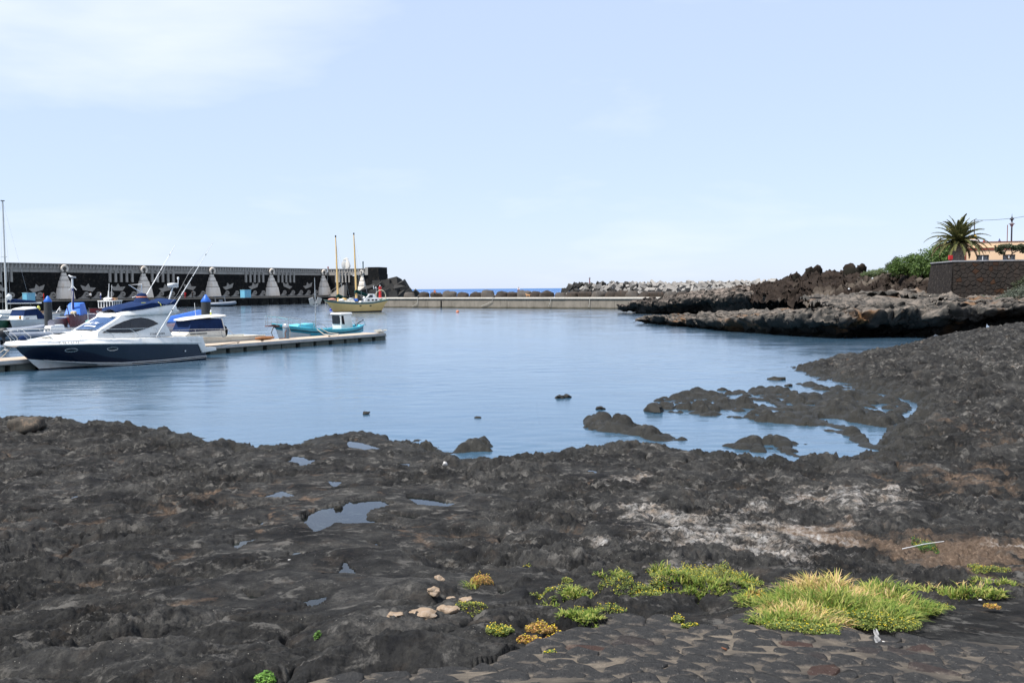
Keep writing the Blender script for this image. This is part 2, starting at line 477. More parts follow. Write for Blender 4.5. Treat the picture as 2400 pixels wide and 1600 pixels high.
def terrain_height(X, Y):
    z, d = base_h(X, Y)
    lv, dome, crack, ridge = lava(X, Y)
    pv = sstep(-0.25, 0.15, poly_sd(X, Y, PAVE))
    shore = sstep(3.5, 0.2, d)
    amp = np.where(d > 0, 1.0, 0.6) * (1 - 0.82 * pv) * (1.02 - 0.12 * sstep(6, 14, np.hypot(X, Y)))
    # far and steep right side is rougher
    rightside = sstep(14, 22, Y) * sstep(5, 10, X)
    amp = amp * (1 + 0.35 * rightside)
    led = 1 - np.abs(fbm(X * 0.33 + 9, Y * 0.48, 521, 3)) * 2.6
    h = z + lv * amp + 0.34 * (led - 0.55) * rightside * sstep(0.3, 2.5, d)
    # boulders at the water's edge
    f1, f2, idh = worley(X * 0.95 + 0.25 * fbm(X, Y, 77, 2), Y * 1.1 + 3, 131)
    b = np.sqrt(np.clip(1 - f1 * f1 * 2.6, 0, 1)) * (0.25 + 0.75 * idh)
    f1b, _, idb = worley(X * 2.1 + 5, Y * 2.4, 137)
    b2 = np.sqrt(np.clip(1 - f1b * f1b * 2.4, 0, 1)) * (0.2 + 0.8 * idb)
    f1c, _, idc = worley(X * 3.6 + 2, Y * 4.4, 139)
    b3 = np.sqrt(np.clip(1 - f1c * f1c * 2.4, 0, 1)) * (0.2 + 0.8 * idc)
    h = h + np.maximum(shore, 0.75 * rightside) * np.where(d > 0, 1, sstep(-2.2, 0, d)) * (0.17 * b + 0.10 * b2 + 0.05 * b3 - 0.10)
    for poly, lift, am in ((REEF_A, -0.125, 0.33), (REEF_B, -0.07, 0.36), (REEF_C, -0.06, 0.32), (REEF_D, -0.12, 0.28), (REEF_E, -0.11, 0.26)):
        xs = [p[0] for p in poly]; ys = [p[1] for p in poly]
        m = (X > min(xs) - 3) & (X < max(xs) + 3) & (Y > min(ys) - 3) & (Y < max(ys) + 3)
        if not m.any(): continue
        sd = poly_sd(X[m], Y[m], poly)
        w = sstep(-0.9, 0.4, sd)
        chan = fbm(X[m] * 0.55 + 3, Y[m] * 0.55, 151, 3)
        rf = lift + am * np.maximum(np.maximum(0.62 * b[m], b2[m]), 0.75 * b3[m]) + 0.25 * lv[m] + 0.34 * chan
        h[m] = np.maximum(h[m], w * rf + (1 - w) * -0.6)
    for poly in SEA_POOLS:
        sd = poly_sd(X, Y, poly)
        sdw = sd + 0.12 * fbm(X * 3, Y * 3, 19, 3)
        h = np.where(sdw > 0, np.minimum(h, -0.03 - 0.1 * sstep(0, 0.3, sdw)), h)
        rim = sstep(-0.7, -0.05, sdw) * (sdw <= 0)
        h = np.where(sdw <= 0, h + rim * np.maximum(0, 0.05 - h), h)
    for carve in (False, True):
        for lev, poly in POOLS:
            xs = [p[0] for p in poly]; ys = [p[1] for p in poly]
            m = (X > min(xs) - 1.3) & (X < max(xs) + 1.3) & (Y > min(ys) - 1.6) & (Y < max(ys) + 1.3)
            if not m.any(): continue
            x = X[m]; y = Y[m]; hm = h[m]
            sd = poly_sd(x, y, poly) + 0.04 * fbm(x * 5, y * 5, 23, 3)
            if not carve:      # the rim stands a little proud, the ground before it stays low enough to look over
                front = sstep(-1.2, -0.25, sd) * (sd < 0)
                tgt = lev + 0.012 + np.clip(-sd, 0, 2) * 0.08
                hm = np.where(sd < 0, hm * (1 - front) + front * np.clip(hm, tgt, tgt + 0.03 + 0.07 * np.clip(-sd, 0, 1.5)), hm)
            else:
                hm = np.where(sd >= 0, np.minimum(hm, lev - 0.010 - 0.09 * sstep(0, 0.22, sd) + 0.004 * fbm(x * 9, y * 9, 3, 2)), hm)
            h[m] = hm
    h = np.where(pv > 0.5, np.minimum(h, z - 0.035), h)
    return h, d, dome, crack, ridge, pv

def make_shore():
    NA, NR = (980, 760) if not FASTG else (330, 260)
    ang = np.radians(np.linspace(-37, 37, NA)); rad = 2.4 * (78.0 / 2.4) ** (np.linspace(0, 1, NR) ** 0.96)
    A, Rr = np.meshgrid(ang, rad)
    X = (Rr * np.sin(A)).ravel(); Y = (Rr * np.cos(A)).ravel()
    h, d, dome, crack, ridge, pv = terrain_height(X, Y)
    idx = np.arange(NA * NR).reshape(NR, NA)
    f = np.stack([idx[:-1, :-1], idx[:-1, 1:], idx[1:, 1:], idx[1:, :-1]], -1).reshape(-1, 4)
    keep = (h[f].max(1) > -0.75)
    f = f[keep]
    used = np.zeros(NA * NR, bool); used[f.ravel()] = True
    rm = np.cumsum(used) - 1
    f = rm[f]
    sel = used
    X, Y, h, d, pv, idh, lv = X[sel], Y[sel], h[sel], d[sel], pv[sel], crack[sel], ridge[sel]
    me = mesh_np('rock_shore', np.stack([X, Y, h], 1), f, rock_mat())
    # albedo masks: r = salt crust, g = brown soil and tan sand, b = wet edge
    WRP = np.clip(fbm(X * 0.9, Y * 0.9, 301, 4) * 1.6 + 0.2, -0.5, 1.5); WRP2 = fbm(X * 2.2, Y * 2.6, 305, 5, 0.6)
    def region(px, py, sx, sy):
        p = ground_at(px, py); q = ground_at(px + sx, py); u = ground_at(px, py + sy)
        rx = abs(q[0] - p[0]); ry = abs(p[1] - u[1]) * 1.15
        return np.exp(-(((X - p[0]) / rx) ** 2 + ((Y - p[1]) / ry) ** 2) * (1 + 1.6 * WRP)) * (0.75 + 0.9 * WRP2)
    salt = 0.16 + 0.95 * region(1760, 1255, 260, 60) + 0.75 * region(2010, 1165, 260, 45) + 0.5 * region(1500, 1200, 130, 80) \
        + 0.30 * region(250, 1110, 300, 70) + 0.35 * region(1520, 1110, 80, 25) + 0.45 * region(2330, 850, 120, 60) + 0.30 * region(2350, 1000, 120, 90)
    soil = 0.12 + 0.95 * region(2220, 1290, 200, 50) + 0.5 * region(1900, 1250, 120, 30) + 0.55 * region(2280, 1130, 160, 50) \
        + 0.25 * region(500, 1190, 120, 50) + 0.55 * region(400, 1170, 80, 16) + 0.3 * region(660, 1210, 70, 40) + 0.3 * region(2250, 1000, 100, 60)
    wet = sstep(1.9, 0.3, h * 3.2 + np.maximum(d, 0) * 0.5) * (h < 0.7)
    rr = np.hypot(X, Y)
    hollow = sstep(0.0, -0.10, lv) * sstep(6, 9, rr) * (d > 0.6)
    salt = salt + 0.22 * hollow * fbm(X * 0.8, Y * 0.8, 201, 2); soil = soil + 0.42 * hollow * (0.5 + fbm(X * 0.5, Y * 0.5, 203, 2))
    dark = region(300, 1560, 500, 90) * 0.8 + region(800, 1480, 250, 60) * 0.5
    col = np.stack([np.clip(salt, 0, 1), np.clip(soil, 0, 1), np.clip(wet, 0, 1), np.clip(idh, 0, 1)], 1).astype(np.float32)
    at = me.attributes.new('masks', 'FLOAT_COLOR', 'POINT'); at.data.foreach_set('color', col.ravel())
    o = link('rock_shore', me)
    tag(o, kind='structure')
    return o

def rock_mat():
    if 'lava_rock' in MATS: return MATS['lava_rock']
    k = NT('lava_rock')
    vec = k.coords()
    at = k.n('Attribute'); at.attribute_name = 'masks'
    sp = k.n('SeparateColor'); k.l(at.outputs['Color'], sp.inputs[0])
    salt, soil, wet = sp.outputs[0], sp.outputs[1], sp.outputs[2]
    n1 = k.noise(vec, 1.3, 6, 0.6, 0.4); n2 = k.noise(vec, 6.0, 8, 0.68, 0.3); n3 = k.noise(vec, 38.0, 5, 0.7); n4 = k.noise(vec, 130.0, 3, 0.7)
    base = k.ramp(k.mix(0.45, n1, n2), [(0.36, (0.0115, 0.0112, 0.0108)), (0.46, (0.0260, 0.0252, 0.0238)), (0.54, (0.050, 0.0482, 0.0445)), (0.66, (0.100, 0.094, 0.085))])
    base = k.mix(k.ramp(n3, [(0.35, 0.75), (0.62, 0.0)]), base, (0.023, 0.023, 0.024))
    tone = k.ramp(at.outputs['Alpha'], [(0.0, 0.42), (1.0, 1.20)])
    base = k.mix(1.0, base, tone, 'MULTIPLY')
    n6 = k.noise(vec, 3.3, 7, 0.72, 0.35)
    base = k.mix(k.ramp(n6, [(0.55, 0.0), (0.64, 0.75)]), base, (0.135, 0.127, 0.115))
    base = k.mix(k.ramp(n6, [(0.34, 0.9), (0.44, 0.0)]), base, (0.013, 0.013, 0.014))
    # brownish mineral film
    nb = k.noise(vec, 2.7, 8, 0.7, 0.3)
    base = k.mix(k.math('MULTIPLY', k.ramp(nb, [(0.54, 0.0), (0.70, 0.75)]), 0.5), base, (0.080, 0.064, 0.051))
    # soil
    ns = k.noise(vec, 1.9, 7, 0.62, 0.3)
    fs = k.ramp(k.math('ADD', k.math('MULTIPLY', soil, 0.62), k.math('MULTIPLY', ns, 0.75)), [(0.60, 0.0), (0.78, 0.9)])
    soilc = k.ramp(k.noise(vec, 22, 6, 0.7), [(0.3, (0.060, 0.042, 0.030)), (0.55, (0.13, 0.092, 0.066)), (0.75, (0.27, 0.20, 0.145))])
    base = k.mix(fs, base, soilc)
    # pale salt crust and lichen, streaky
    vs = k.coords((1.0, 1.6, 1.0))
    n5 = k.noise(vs, 3.4, 10, 0.76, 0.35)
    fsalt = k.ramp(k.math('ADD', k.math('MULTIPLY', salt, 0.36), k.math('MULTIPLY', n5, 0.90)), [(0.64, 0.0), (0.72, 0.45), (0.86, 0.95)])
    fsalt = k.math('MULTIPLY', fsalt, k.ramp(k.noise(vec, 13, 7, 0.74, 0.2), [(0.40, 0.05), (0.56, 1.0)]))
    saltc = k.ramp(k.noise(vec, 5, 5, 0.7), [(0.33, (0.27, 0.21, 0.16)), (0.48, (0.33, 0.295, 0.26)), (0.66, (0.43, 0.42, 0.405))])
    base = k.mix(fsalt, base, saltc)
    # scattered bits of shell
    vo = k.n('TexVoronoi'); vo.inputs['Scale'].default_value = 26.0; k.l(vec, vo.inputs['Vector'])
    sh = k.math('MULTIPLY', k.ramp(vo.outputs['Distance'], [(0.055, 1.0), (0.10, 0.0)]), k.ramp(k.noise(vec, 2.2, 3), [(0.48, 0.0), (0.6, 1.0)]))
    base = k.mix(k.math('MULTIPLY', sh, 0.8), base, (0.5, 0.47, 0.42))
    # wet band
    base = k.mix(k.math('MULTIPLY', wet, 0.80), base, (0.019, 0.018, 0.014))
    k.l(base, k.b.inputs['Base Color'])
    k.l(k.math('SUBTRACT', 0.88, k.math('MULTIPLY', wet, 0.30)), k.b.inputs['Roughness'])
    k.l(k.math('ADD', 0.05, k.math('MULTIPLY', wet, 0.15)), k.b.inputs['Specular IOR Level'])
    b1 = k.bump(n2, 0.8, 0.07); b2 = k.bump(n3, 0.9, 0.018, b1); b3 = k.bump(n4, 0.5, 0.005, b2)
    k.l(b3, k.b.inputs['Normal'])
    return k.m

def water_mat(name, wave, body=(0.02, 0.05, 0.06), see=0.35, ior=1.333, rough=0.02, refl=None):
    k = NT(name)
    k.t.nodes.remove(k.b)
    vec = k.coords()
    gl = k.n('BsdfGlossy'); gl.distribution = 'MULTI_GGX'; gl.inputs['Roughness'].default_value = rough; gl.inputs['Color'].default_value = (0.93, 0.96, 1.0, 1)
    tr = k.n('BsdfTransparent'); tr.inputs['Color'].default_value = (0.62, 0.70, 0.70, 1)
    df = k.n('BsdfDiffuse'); df.inputs['Color'].default_value = (*body, 1)
    mx0 = k.n('MixShader'); mx0.inputs[0].default_value = see
    k.l(df.outputs[0], mx0.inputs[1]); k.l(tr.outputs[0], mx0.inputs[2])
    fr = k.n('Fresnel'); fr.inputs['IOR'].default_value = ior
    mx = k.n('MixShader')
    if wave:
        v1 = k.coords((1.0, 2.2, 1.0))
        a = k.noise(v1, 1.6, 5, 0.55, 0.4); b = k.noise(k.coords((1, 1.7, 1)), 6.5, 4, 0.6, 0.3); c = k.noise(v1, 0.16, 4, 0.6, 0.5)
        # calm streaks and ruffled patches
        calm = k.ramp(c, [(0.38, 0.35), (0.62, 1.0)])
        h = k.math('ADD', k.math('MULTIPLY', a, 0.70), k.math('MULTIPLY', b, 0.34))
        ru = k.noise(k.coords((0.5, 1.6, 1)), 0.9, 5, 0.65, 0.3)
        k.l(k.math('MULTIPLY', k.ramp(k.mix(0.5, c, ru), [(0.38, 0.55), (0.60, 1.15)]), rough), gl.inputs['Roughness'])
        nb = k.n('Bump'); nb.inputs['Distance'].default_value = wave
        k.l(h, nb.inputs['Height']); k.l(calm, nb.inputs['Strength'])
        k.l(nb.outputs[0], gl.inputs['Normal'])
    if refl is None: k.l(fr.outputs[0], mx.inputs[0])
    else: mx.inputs[0].default_value = refl      # a rough sea shows the sky only on part of its facets
    k.l(mx0.outputs[0], mx.inputs[1]); k.l(gl.outputs[0], mx.inputs[2])
    k.l(mx.outputs[0], k.out.inputs['Surface'])
    return k.m

def up_build(m, name, mat):
    o = m.build(name, mat)
    if o.data.polygons[0].normal.z < 0: o.data.flip_normals()
    return o
make_shore()

# the sea and harbour basin, one sheet to the horizon
def make_water():
    fine = np.radians(np.linspace(-37, 37, 430)); coarse = np.radians(np.linspace(40, 320, 40))
    ang = np.concatenate([fine, coarse]); na = len(ang)
    rad = np.concatenate([[1.0, 6.0], 13.0 * (330.0 / 13.0) ** np.linspace(0, 1, 600 if not FASTG else 250)])
    A, Q = np.meshgrid(ang, rad); X = (Q * np.sin(A)).ravel(); Y = (Q * np.cos(A)).ravel()
    fade = sstep(105, 45, Q.ravel()) * (np.abs(((A.ravel() + np.pi) % (2 * np.pi)) - np.pi) < np.radians(38))
    gust = 0.45 + 0.75 * sstep(-0.25, 0.3, fbm(X * 0.05, Y * 0.12, 401, 3))
    wx = X + 0.5 * fbm(X * 0.4, Y * 0.4, 405, 2)
    h = 0.013 * fbm(wx * 0.55, Y * 1.15, 411, 2) + 0.0085 * perlin(wx * 1.15 + 4, Y * 2.3, 421) + 0.0038 * perlin(wx * 2.3, Y * 4.4, 431) * sstep(48, 26, Q.ravel())
    Z = 1.25 * h * fade * gust
    idx = np.arange(len(rad) * na).reshape(len(rad), na); nx = np.roll(idx, -1, axis=1)
    f = np.stack([idx[:-1], nx[:-1], nx[1:], idx[1:]], -1).reshape(-1, 4)[:, ::-1]
    o = link('harbour_water', mesh_np('harbour_water', np.stack([X, Y, Z], 1), f, water_mat('harbour_water', 0.020, (0.045, 0.115, 0.185), 0.25, 1.62, 0.16)))
    if o.data.polygons[0].normal.z < 0: o.data.flip_normals()
    tag(o, kind='structure')
    an2 = np.radians(np.linspace(0, 360, 73)[:-1]); r2 = [330, 600, 1500, 5000, 15000, 36000]
    m = MB(); m.grid([[(r * math.sin(a_), r * math.cos(a_), 0.0) for a_ in an2] for r in r2], True)
    tag(up_build(m, 'open_sea', water_mat('open_sea', 2.6, (0.030, 0.105, 0.27), 0.0, 1.333, 0.3, 0.20)), kind='structure')
make_water()
xs = [-30000, -6000, -1500, -500, -200, -80, 0, 80, 200, 500, 1500, 6000, 30000]
ys = [-300, 5, 40, 120, 300, 600, 2000, 8000, 34000]
k = NT('seabed_mud'); nz = k.noise(k.coords(), 0.25, 5, 0.6)
k.l(k.ramp(nz, [(0.3, (0.012, 0.030, 0.040)), (0.7, (0.022, 0.050, 0.060))]), k.b.inputs['Base Color']); k.b.inputs['Roughness'].default_value = 1.0
m = MB(); m.grid([[(x, y, -1.1) for x in xs] for y in ys])
tag(m.build('seabed', MATS['seabed_mud']), kind='structure')

# tide pools
pm = water_mat('pool_water', 0.0, (0.02, 0.022, 0.02), 0.75)
for lev, poly in POOLS:
    c = np.mean(np.array(poly), 0)
    m = MB(); out = []
    for p in poly:
        q = np.array(p) - c; n = np.linalg.norm(q); q = q * (1 + 0.14 / max(n, 0.05)); out.append((c[0] + q[0], c[1] + q[1], lev))
    m.add(out, [tuple(range(len(out)))])
    tag(up_build(m, 'tide_pool', pm), kind='structure')
# ================================================================== cobbled pavement at the viewer's feet
def clip_poly(poly, nx, ny, c):
    out = []
    for i in range(len(poly)):
        p, q = poly[i], poly[(i + 1) % len(poly)]
        dp = p[0] * nx + p[1] * ny - c; dq = q[0] * nx + q[1] * ny - c
        if dp <= 0: out.append(p)
        if (dp < 0 < dq) or (dq < 0 < dp):
            t = dp / (dp - dq); out.append((p[0] + (q[0] - p[0]) * t, p[1] + (q[1] - p[1]) * t))
    return out
def make_pavement():
    k = NT('sandy_mortar'); vec = k.coords()
    n1 = k.noise(vec, 9, 6, 0.65); n2 = k.noise(vec, 120, 4, 0.75); n0 = k.noise(vec, 1.6, 4, 0.6)
    c = k.ramp(k.mix(0.5, n1, n2), [(0.30, (0.085, 0.072, 0.058)), (0.50, (0.125, 0.105, 0.083)), (0.68, (0.235, 0.195, 0.15))])
    c = k.mix(k.ramp(n0, [(0.42, 0.9), (0.60, 0.0)]), c, (0.050, 0.045, 0.040))
    k.l(c, k.b.inputs['Base Color']); k.b.inputs['Roughness'].default_value = 0.95; k.b.inputs['Specular IOR Level'].default_value = 0.05
    k.l(k.bump(n2, 0.6, 0.006, k.bump(n1, 0.6, 0.03)), k.b.inputs['Normal'])
    k = NT('pavement_stone'); vec = k.coords()
    oi = k.n('ObjectInfo')
    n1 = k.noise(vec, 7, 7, 0.7, 0.3); n2 = k.noise(vec, 60, 4, 0.7)
    c = k.ramp(k.mix(0.4, n1, n2), [(0.30, (0.022, 0.022, 0.023)), (0.52, (0.042, 0.041, 0.040)), (0.72, (0.078, 0.073, 0.066))])
    c = k.mix(k.ramp(oi.outputs['Random'], [(0.94, 0.0), (0.98, 0.6)]), c, (0.070, 0.038, 0.029))
    c = k.mix(k.ramp(k.noise(vec, 4.3, 7, 0.75), [(0.50, 0.0), (0.64, 0.75)]), c, (0.17, 0.142, 0.115))
    vo = k.n('TexVoronoi'); vo.inputs['Scale'].default_value = 34.0; k.l(vec, vo.inputs['Vector'])
    c = k.mix(k.ramp(vo.outputs['Distance'], [(0.05, 0.75), (0.09, 0.0)]), c, (0.36, 0.34, 0.31))
    k.l(c, k.b.inputs['Base Color']); k.b.inputs['Roughness'].default_value = 0.88; k.b.inputs['Specular IOR Level'].default_value = 0.06
    k.l(k.bump(n2, 0.9, 0.010, k.bump(n1, 0.9, 0.05)), k.b.inputs['Normal'])
    x0, x1, y0, y1 = -2.6, 4.6, 2.3, 6.6
    nx, ny = 240, 150
    X, Y = np.meshgrid(np.linspace(x0, x1, nx), np.linspace(y0, y1, ny))
    X = X.ravel(); Y = Y.ravel()
    z, d = base_h(X, Y); sd = poly_sd(X, Y, PAVE)
    big = 0.05 * fbm(X * 0.7, Y * 0.7, 5, 2)
    h = z + big + 0.010 * fbm(X * 5, Y * 5, 8, 4) - 0.14 * sstep(0.05, -0.30, sd + 0.12 * fbm(X * 3, Y * 3, 12, 3))
    idx = np.arange(nx * ny).reshape(ny, nx)
    f = np.stack([idx[:-1, :-1], idx[:-1, 1:], idx[1:, 1:], idx[1:, :-1]], -1).reshape(-1, 4)
    f = f[(sd[f].max(1) > -0.35)]
    root = link('stone_pavement', mesh_np('stone_pavement', np.stack([X, Y, h], 1), f, MATS['sandy_mortar']))
    tag(root, kind='structure')
    def hz(x, y):
        a = np.array([x]); b = np.array([y])
        return float(base_h(a, b)[0][0] + 0.05 * fbm(a * 0.7, b * 0.7, 5, 2)[0])
    rnd = random.Random(11)
    sites = []; sp = 0.235
    j = 0; y = y0
    while y < y1 + sp:
        x = x0 + (0.5 * sp if j % 2 else 0)
        while x < x1 + sp:
            sites.append((x + rnd.uniform(-.11, .11), y + rnd.uniform(-.10, .10))); x += sp * rnd.uniform(0.85, 1.3)
        y += sp * 0.84; j += 1
    cnt = 0
    for s in sites:
        sdp = float(poly_sd(np.array([s[0]]), np.array([s[1]]), PAVE)[0])
        if sdp < 0.02 or rnd.random() < 0.05: continue
        if abs(s[0]) > 0.62 * s[1] + 0.25: continue
        poly = [(s[0] - .3, s[1] - .3), (s[0] + .3, s[1] - .3), (s[0] + .3, s[1] + .3), (s[0] - .3, s[1] + .3)]
        gap = rnd.uniform(0.000, 0.014)
        for t in sites:
            if t is s or abs(t[0] - s[0]) > .6 or abs(t[1] - s[1]) > .6: continue
            dx, dy = t[0] - s[0], t[1] - s[1]; L = math.hypot(dx, dy); dx /= L; dy /= L
            poly = clip_poly(poly, dx, dy, s[0] * dx + s[1] * dy + L / 2 - gap)
            if len(poly) < 3: break
        if len(poly) < 3: continue
        for _ in range(2):      # round the corners
            q = []
            for i in range(len(poly)):
                a, b = poly[i], poly[(i + 1) % len(poly)]
                q += [(a[0] * .75 + b[0] * .25, a[1] * .75 + b[1] * .25), (a[0] * .25 + b[0] * .75, a[1] * .25 + b[1] * .75)]
            poly = q
        if len(poly) > 14:
            st = len(poly) / 14.0; poly = [poly[int(i * st)] for i in range(14)]
        cx = sum(p[0] for p in poly) / len(poly); cy = sum(p[1] for p in poly) / len(poly)
        zc = hz(cx, cy); rise = rnd.uniform(0.002, 0.012); tx, ty = rnd.uniform(-.08, .08), rnd.uniform(-.08, .08)
        n = len(poly); vs = []; fs = []; jit = [rnd.uniform(-.10, .07) for _ in range(n)]
        for sc, zz in ((1.05, -0.05), (1.0, 0.0), (0.84, rise * .72), (0.45, rise)):
            for i, p in enumerate(poly):
                q = 1 + (jit[i] if sc > .8 else rnd.uniform(-.08, .08))
                ux, uy = (p[0] - cx) * sc * q, (p[1] - cy) * sc * q
                vs.append((ux, uy, zz + (tx * ux + ty * uy if zz > 0 else 0) + rnd.uniform(-.003, .003)))
        vs.append((0, 0, rise + 0.002))
        for r in range(3):
            for i in range(n): fs.append((r * n + i, r * n + (i + 1) % n, (r + 1) * n + (i + 1) % n, (r + 1) * n + i))
        for i in range(n): fs.append((3 * n + i, 3 * n + (i + 1) % n, 4 * n))
        me = mesh_np('stone', vs, fs, MATS['pavement_stone'])
        link('stone', me, root, (cx, cy, zc)); cnt += 1
        if cnt >= 295: break
    print('stones', cnt)
make_pavement()
# ================================================================== harbour mole, quay, jetty, breakwaters
def dirz(a, b):
    return math.atan2(b[1] - a[1], b[0] - a[0])
class Frame:
    """vertical frame along a ground line: s along, o towards the viewer, z up"""
    def __init__(s, a, b):
        s.a = np.array(a[:2], float); s.b = np.array(b[:2], float)
        s.u = (s.b - s.a) / np.linalg.norm(s.b - s.a); s.n = np.array([s.u[1], -s.u[0]])
        if np.dot(s.n, -s.a) < 0: s.n = -s.n
        s.rz = math.atan2(s.u[1], s.u[0]); s.flip = 1.0
    def s_at(s, px, o=0.0, py=680):
        d = ray(px, py)[:2]; p0 = s.a + s.n * o
        # t*d = p0 + k*u
        M = np.array([[d[0], -s.u[0]], [d[1], -s.u[1]]]); t, k = np.linalg.solve(M, p0)
        return float(k)
    def z_at(s, px, py, o=0.0):
        d = ray(px, py); p0 = s.a + s.n * o
        M = np.array([[d[0], -s.u[0]], [d[1], -s.u[1]]]); t, k = np.linalg.solve(M, p0)
        return float(CAM_H + t * d[2])
    def pt(s, k, o, z):
        p = s.a + s.u * k + s.n * o; return (float(p[0]), float(p[1]), float(z))

def masonry(name, c1, c2, c3, sx=2.2, mort=(0.05, 0.05, 0.05)):
    k = NT(name); vec = k.coords()
    n1 = k.noise(vec, 0.9, 6, 0.65, 0.5); n2 = k.noise(vec, 7, 5, 0.7)
    vo = k.n('TexVoronoi'); vo.inputs['Scale'].default_value = sx; k.l(vec, vo.inputs['Vector'])
    ve = k.n('TexVoronoi', feature='DISTANCE_TO_EDGE'); ve.inputs['Scale'].default_value = sx; k.l(vec, ve.inputs['Vector'])
    sp = k.n('SeparateColor'); k.l(vo.outputs['Color'], sp.inputs[0])
    c = k.ramp(sp.outputs[0], [(0.2, c1), (0.8, c2), (0.96, c3)])
    c = k.mix(k.ramp(n2, [(0.35, 0.6), (0.65, 0.0)]), c, c1)
    c = k.mix(k.ramp(ve.outputs['Distance'], [(0.02, 0.9), (0.06, 0.0)]), c, mort)
    k.l(c, k.b.inputs['Base Color']); k.b.inputs['Roughness'].default_value = 0.9; k.b.inputs['Specular IOR Level'].default_value = 0.08
    k.l(k.bump(n2, 0.5, 0.04, k.bump(k.ramp(ve.outputs['Distance'], [(0.0, 0.0), (0.10, 1.0)]), 0.7, 0.06)), k.b.inputs['Normal'])
    return k.m
def concrete(name, c, c2, stain=(0.10, 0.085, 0.06), sc=0.6, bump=0.35, waterstain=0.0):
    k = NT(name); vec = k.coords()
    n1 = k.noise(vec, sc, 7, 0.65, 0.4); n2 = k.noise(vec, sc * 14, 5, 0.7); n3 = k.noise(k.coords((1, 1, 0.15)), sc * 3, 5, 0.7)
    b = k.ramp(k.mix(0.35, n1, n2), [(0.3, c2), (0.6, c)])
    b = k.mix(k.ramp(n3, [(0.50, 0.0), (0.74, 0.55)]), b, stain)
    if waterstain:
        tcn = k.n('TexCoord'); sx = k.n('SeparateXYZ'); k.l(tcn.outputs['Object'], sx.inputs[0])
        z = k.math('ADD', sx.outputs['Z'], k.math('MULTIPLY', n1, 0.35))
        b = k.mix(k.ramp(z, [(0.28, 0.85), (0.55, 0.0)]), b, (0.045, 0.040, 0.022))
    k.l(b, k.b.inputs['Base Color']); k.b.inputs['Roughness'].default_value = 0.88; k.b.inputs['Specular IOR Level'].default_value = 0.10
    k.l(k.bump(n2, bump, 0.03), k.b.inputs['Normal'])
    return k.m
M_BASALT = masonry('basalt_masonry', (0.010, 0.010, 0.010), (0.020, 0.020, 0.020), (0.040, 0.034, 0.028), 2.6, (0.013, 0.013, 0.013))
M_RELIEF = concrete('relief_concrete', (0.37, 0.345, 0.31), (0.25, 0.23, 0.205), (0.11, 0.095, 0.08), 0.9)
M_CREAM = concrete('cream_stone', (0.76, 0.69, 0.60), (0.62, 0.54, 0.45), (0.50, 0.34, 0.21), 0.45)
M_QUAY = masonry('quay_stone', (0.012, 0.011, 0.010), (0.028, 0.026, 0.022), (0.06, 0.055, 0.048), 1.1, (0.012, 0.012, 0.011))
M_QTOP = concrete('quay_top', (0.15, 0.14, 0.125), (0.09, 0.083, 0.074), sc=0.5)
M_JFACE = concrete('jetty_face', (0.27, 0.235, 0.19), (0.17, 0.15, 0.12), (0.085, 0.075, 0.06), 0.45, waterstain=1)
M_JCOP = concrete('jetty_coping', (0.66, 0.61, 0.53), (0.50, 0.46, 0.39), (0.36, 0.32, 0.27), 0.8)
M_BLOCKD = concrete('dark_block', (0.048, 0.046, 0.043), (0.026, 0.025, 0.024), (0.018, 0.018, 0.018), 0.5, 0.5)
M_BLOCKL = concrete('pale_block', (0.31, 0.29, 0.265), (0.18, 0.168, 0.152), (0.085, 0.08, 0.073), 0.8, 0.5)
M_BOULD = concrete('boulder_stone', (0.060, 0.050, 0.042), (0.026, 0.024, 0.023), (0.095, 0.058, 0.036), 0.5, 0.8)
M_BOULDP = concrete('boulder_pale', (0.105, 0.095, 0.085), (0.055, 0.05, 0.045), (0.12, 0.075, 0.045), 0.5, 0.8)

# ---- frames
QF = Frame(gz(100, 727.5), gz(770, 710.7))             # quay front edge at the water
QZ = 1.95
WOFF = -8.0                                             # wall face behind the quay edge
S0 = QF.s_at(-260, WOFF); S1 = QF.s_at(768, WOFF)
ZT = 0.5 * (QF.z_at(150, 620.5, WOFF) + QF.z_at(600, 625.6, WOFF))
ZB = ZT - 1.02; ZP = ZB - 0.86                          # balustrade band, plain band
def wall_part(fr, name, mb, mat, root, **kw): return mb.build(name, mat, root, **kw)

mole = thing('breakwater_wall', 'long black basalt harbour wall with pale concrete reliefs and balustrade band', 'harbour wall', QF.pt(S0, WOFF, 0.0), QF.rz)
def L(k): return k - S0                                # local x
SG = -1.0 if np.dot(np.array([-math.sin(QF.rz), math.cos(QF.rz)]), QF.n) < 0 else 1.0   # local y sign towards viewer
def O(o): return SG * o
LEN = S1 - S0
m = MB(); m.box(0, LEN, O(0), O(-3.0), 0.5, ZP); m.build('wall_face', M_BASALT, mole)
m = MB(); m.box(0, LEN, O(0.12), O(-3.0), ZP, ZB); m.build('plain_band', M_RELIEF, mole)
m = MB(); m.box(0, LEN, O(-0.10), O(-3.0), ZB, ZT - 0.10); m.build('balustrade_back', M_RELIEF, mole)
m = MB(); m.box(0, LEN, O(0.26), O(-3.0), ZT - 0.10, ZT + 0.06); m.build('coping', M_RELIEF, mole)
m = MB(); m.box(0, LEN, O(0.26), O(-0.05), ZB - 0.06, ZB + 0.05); m.build('ledge', M_RELIEF, mole)
m = MB(); m.box(0, LEN, O(1.1), O(0.0), QZ, QZ + 0.28); m.build('plinth', M_QTOP, mole)
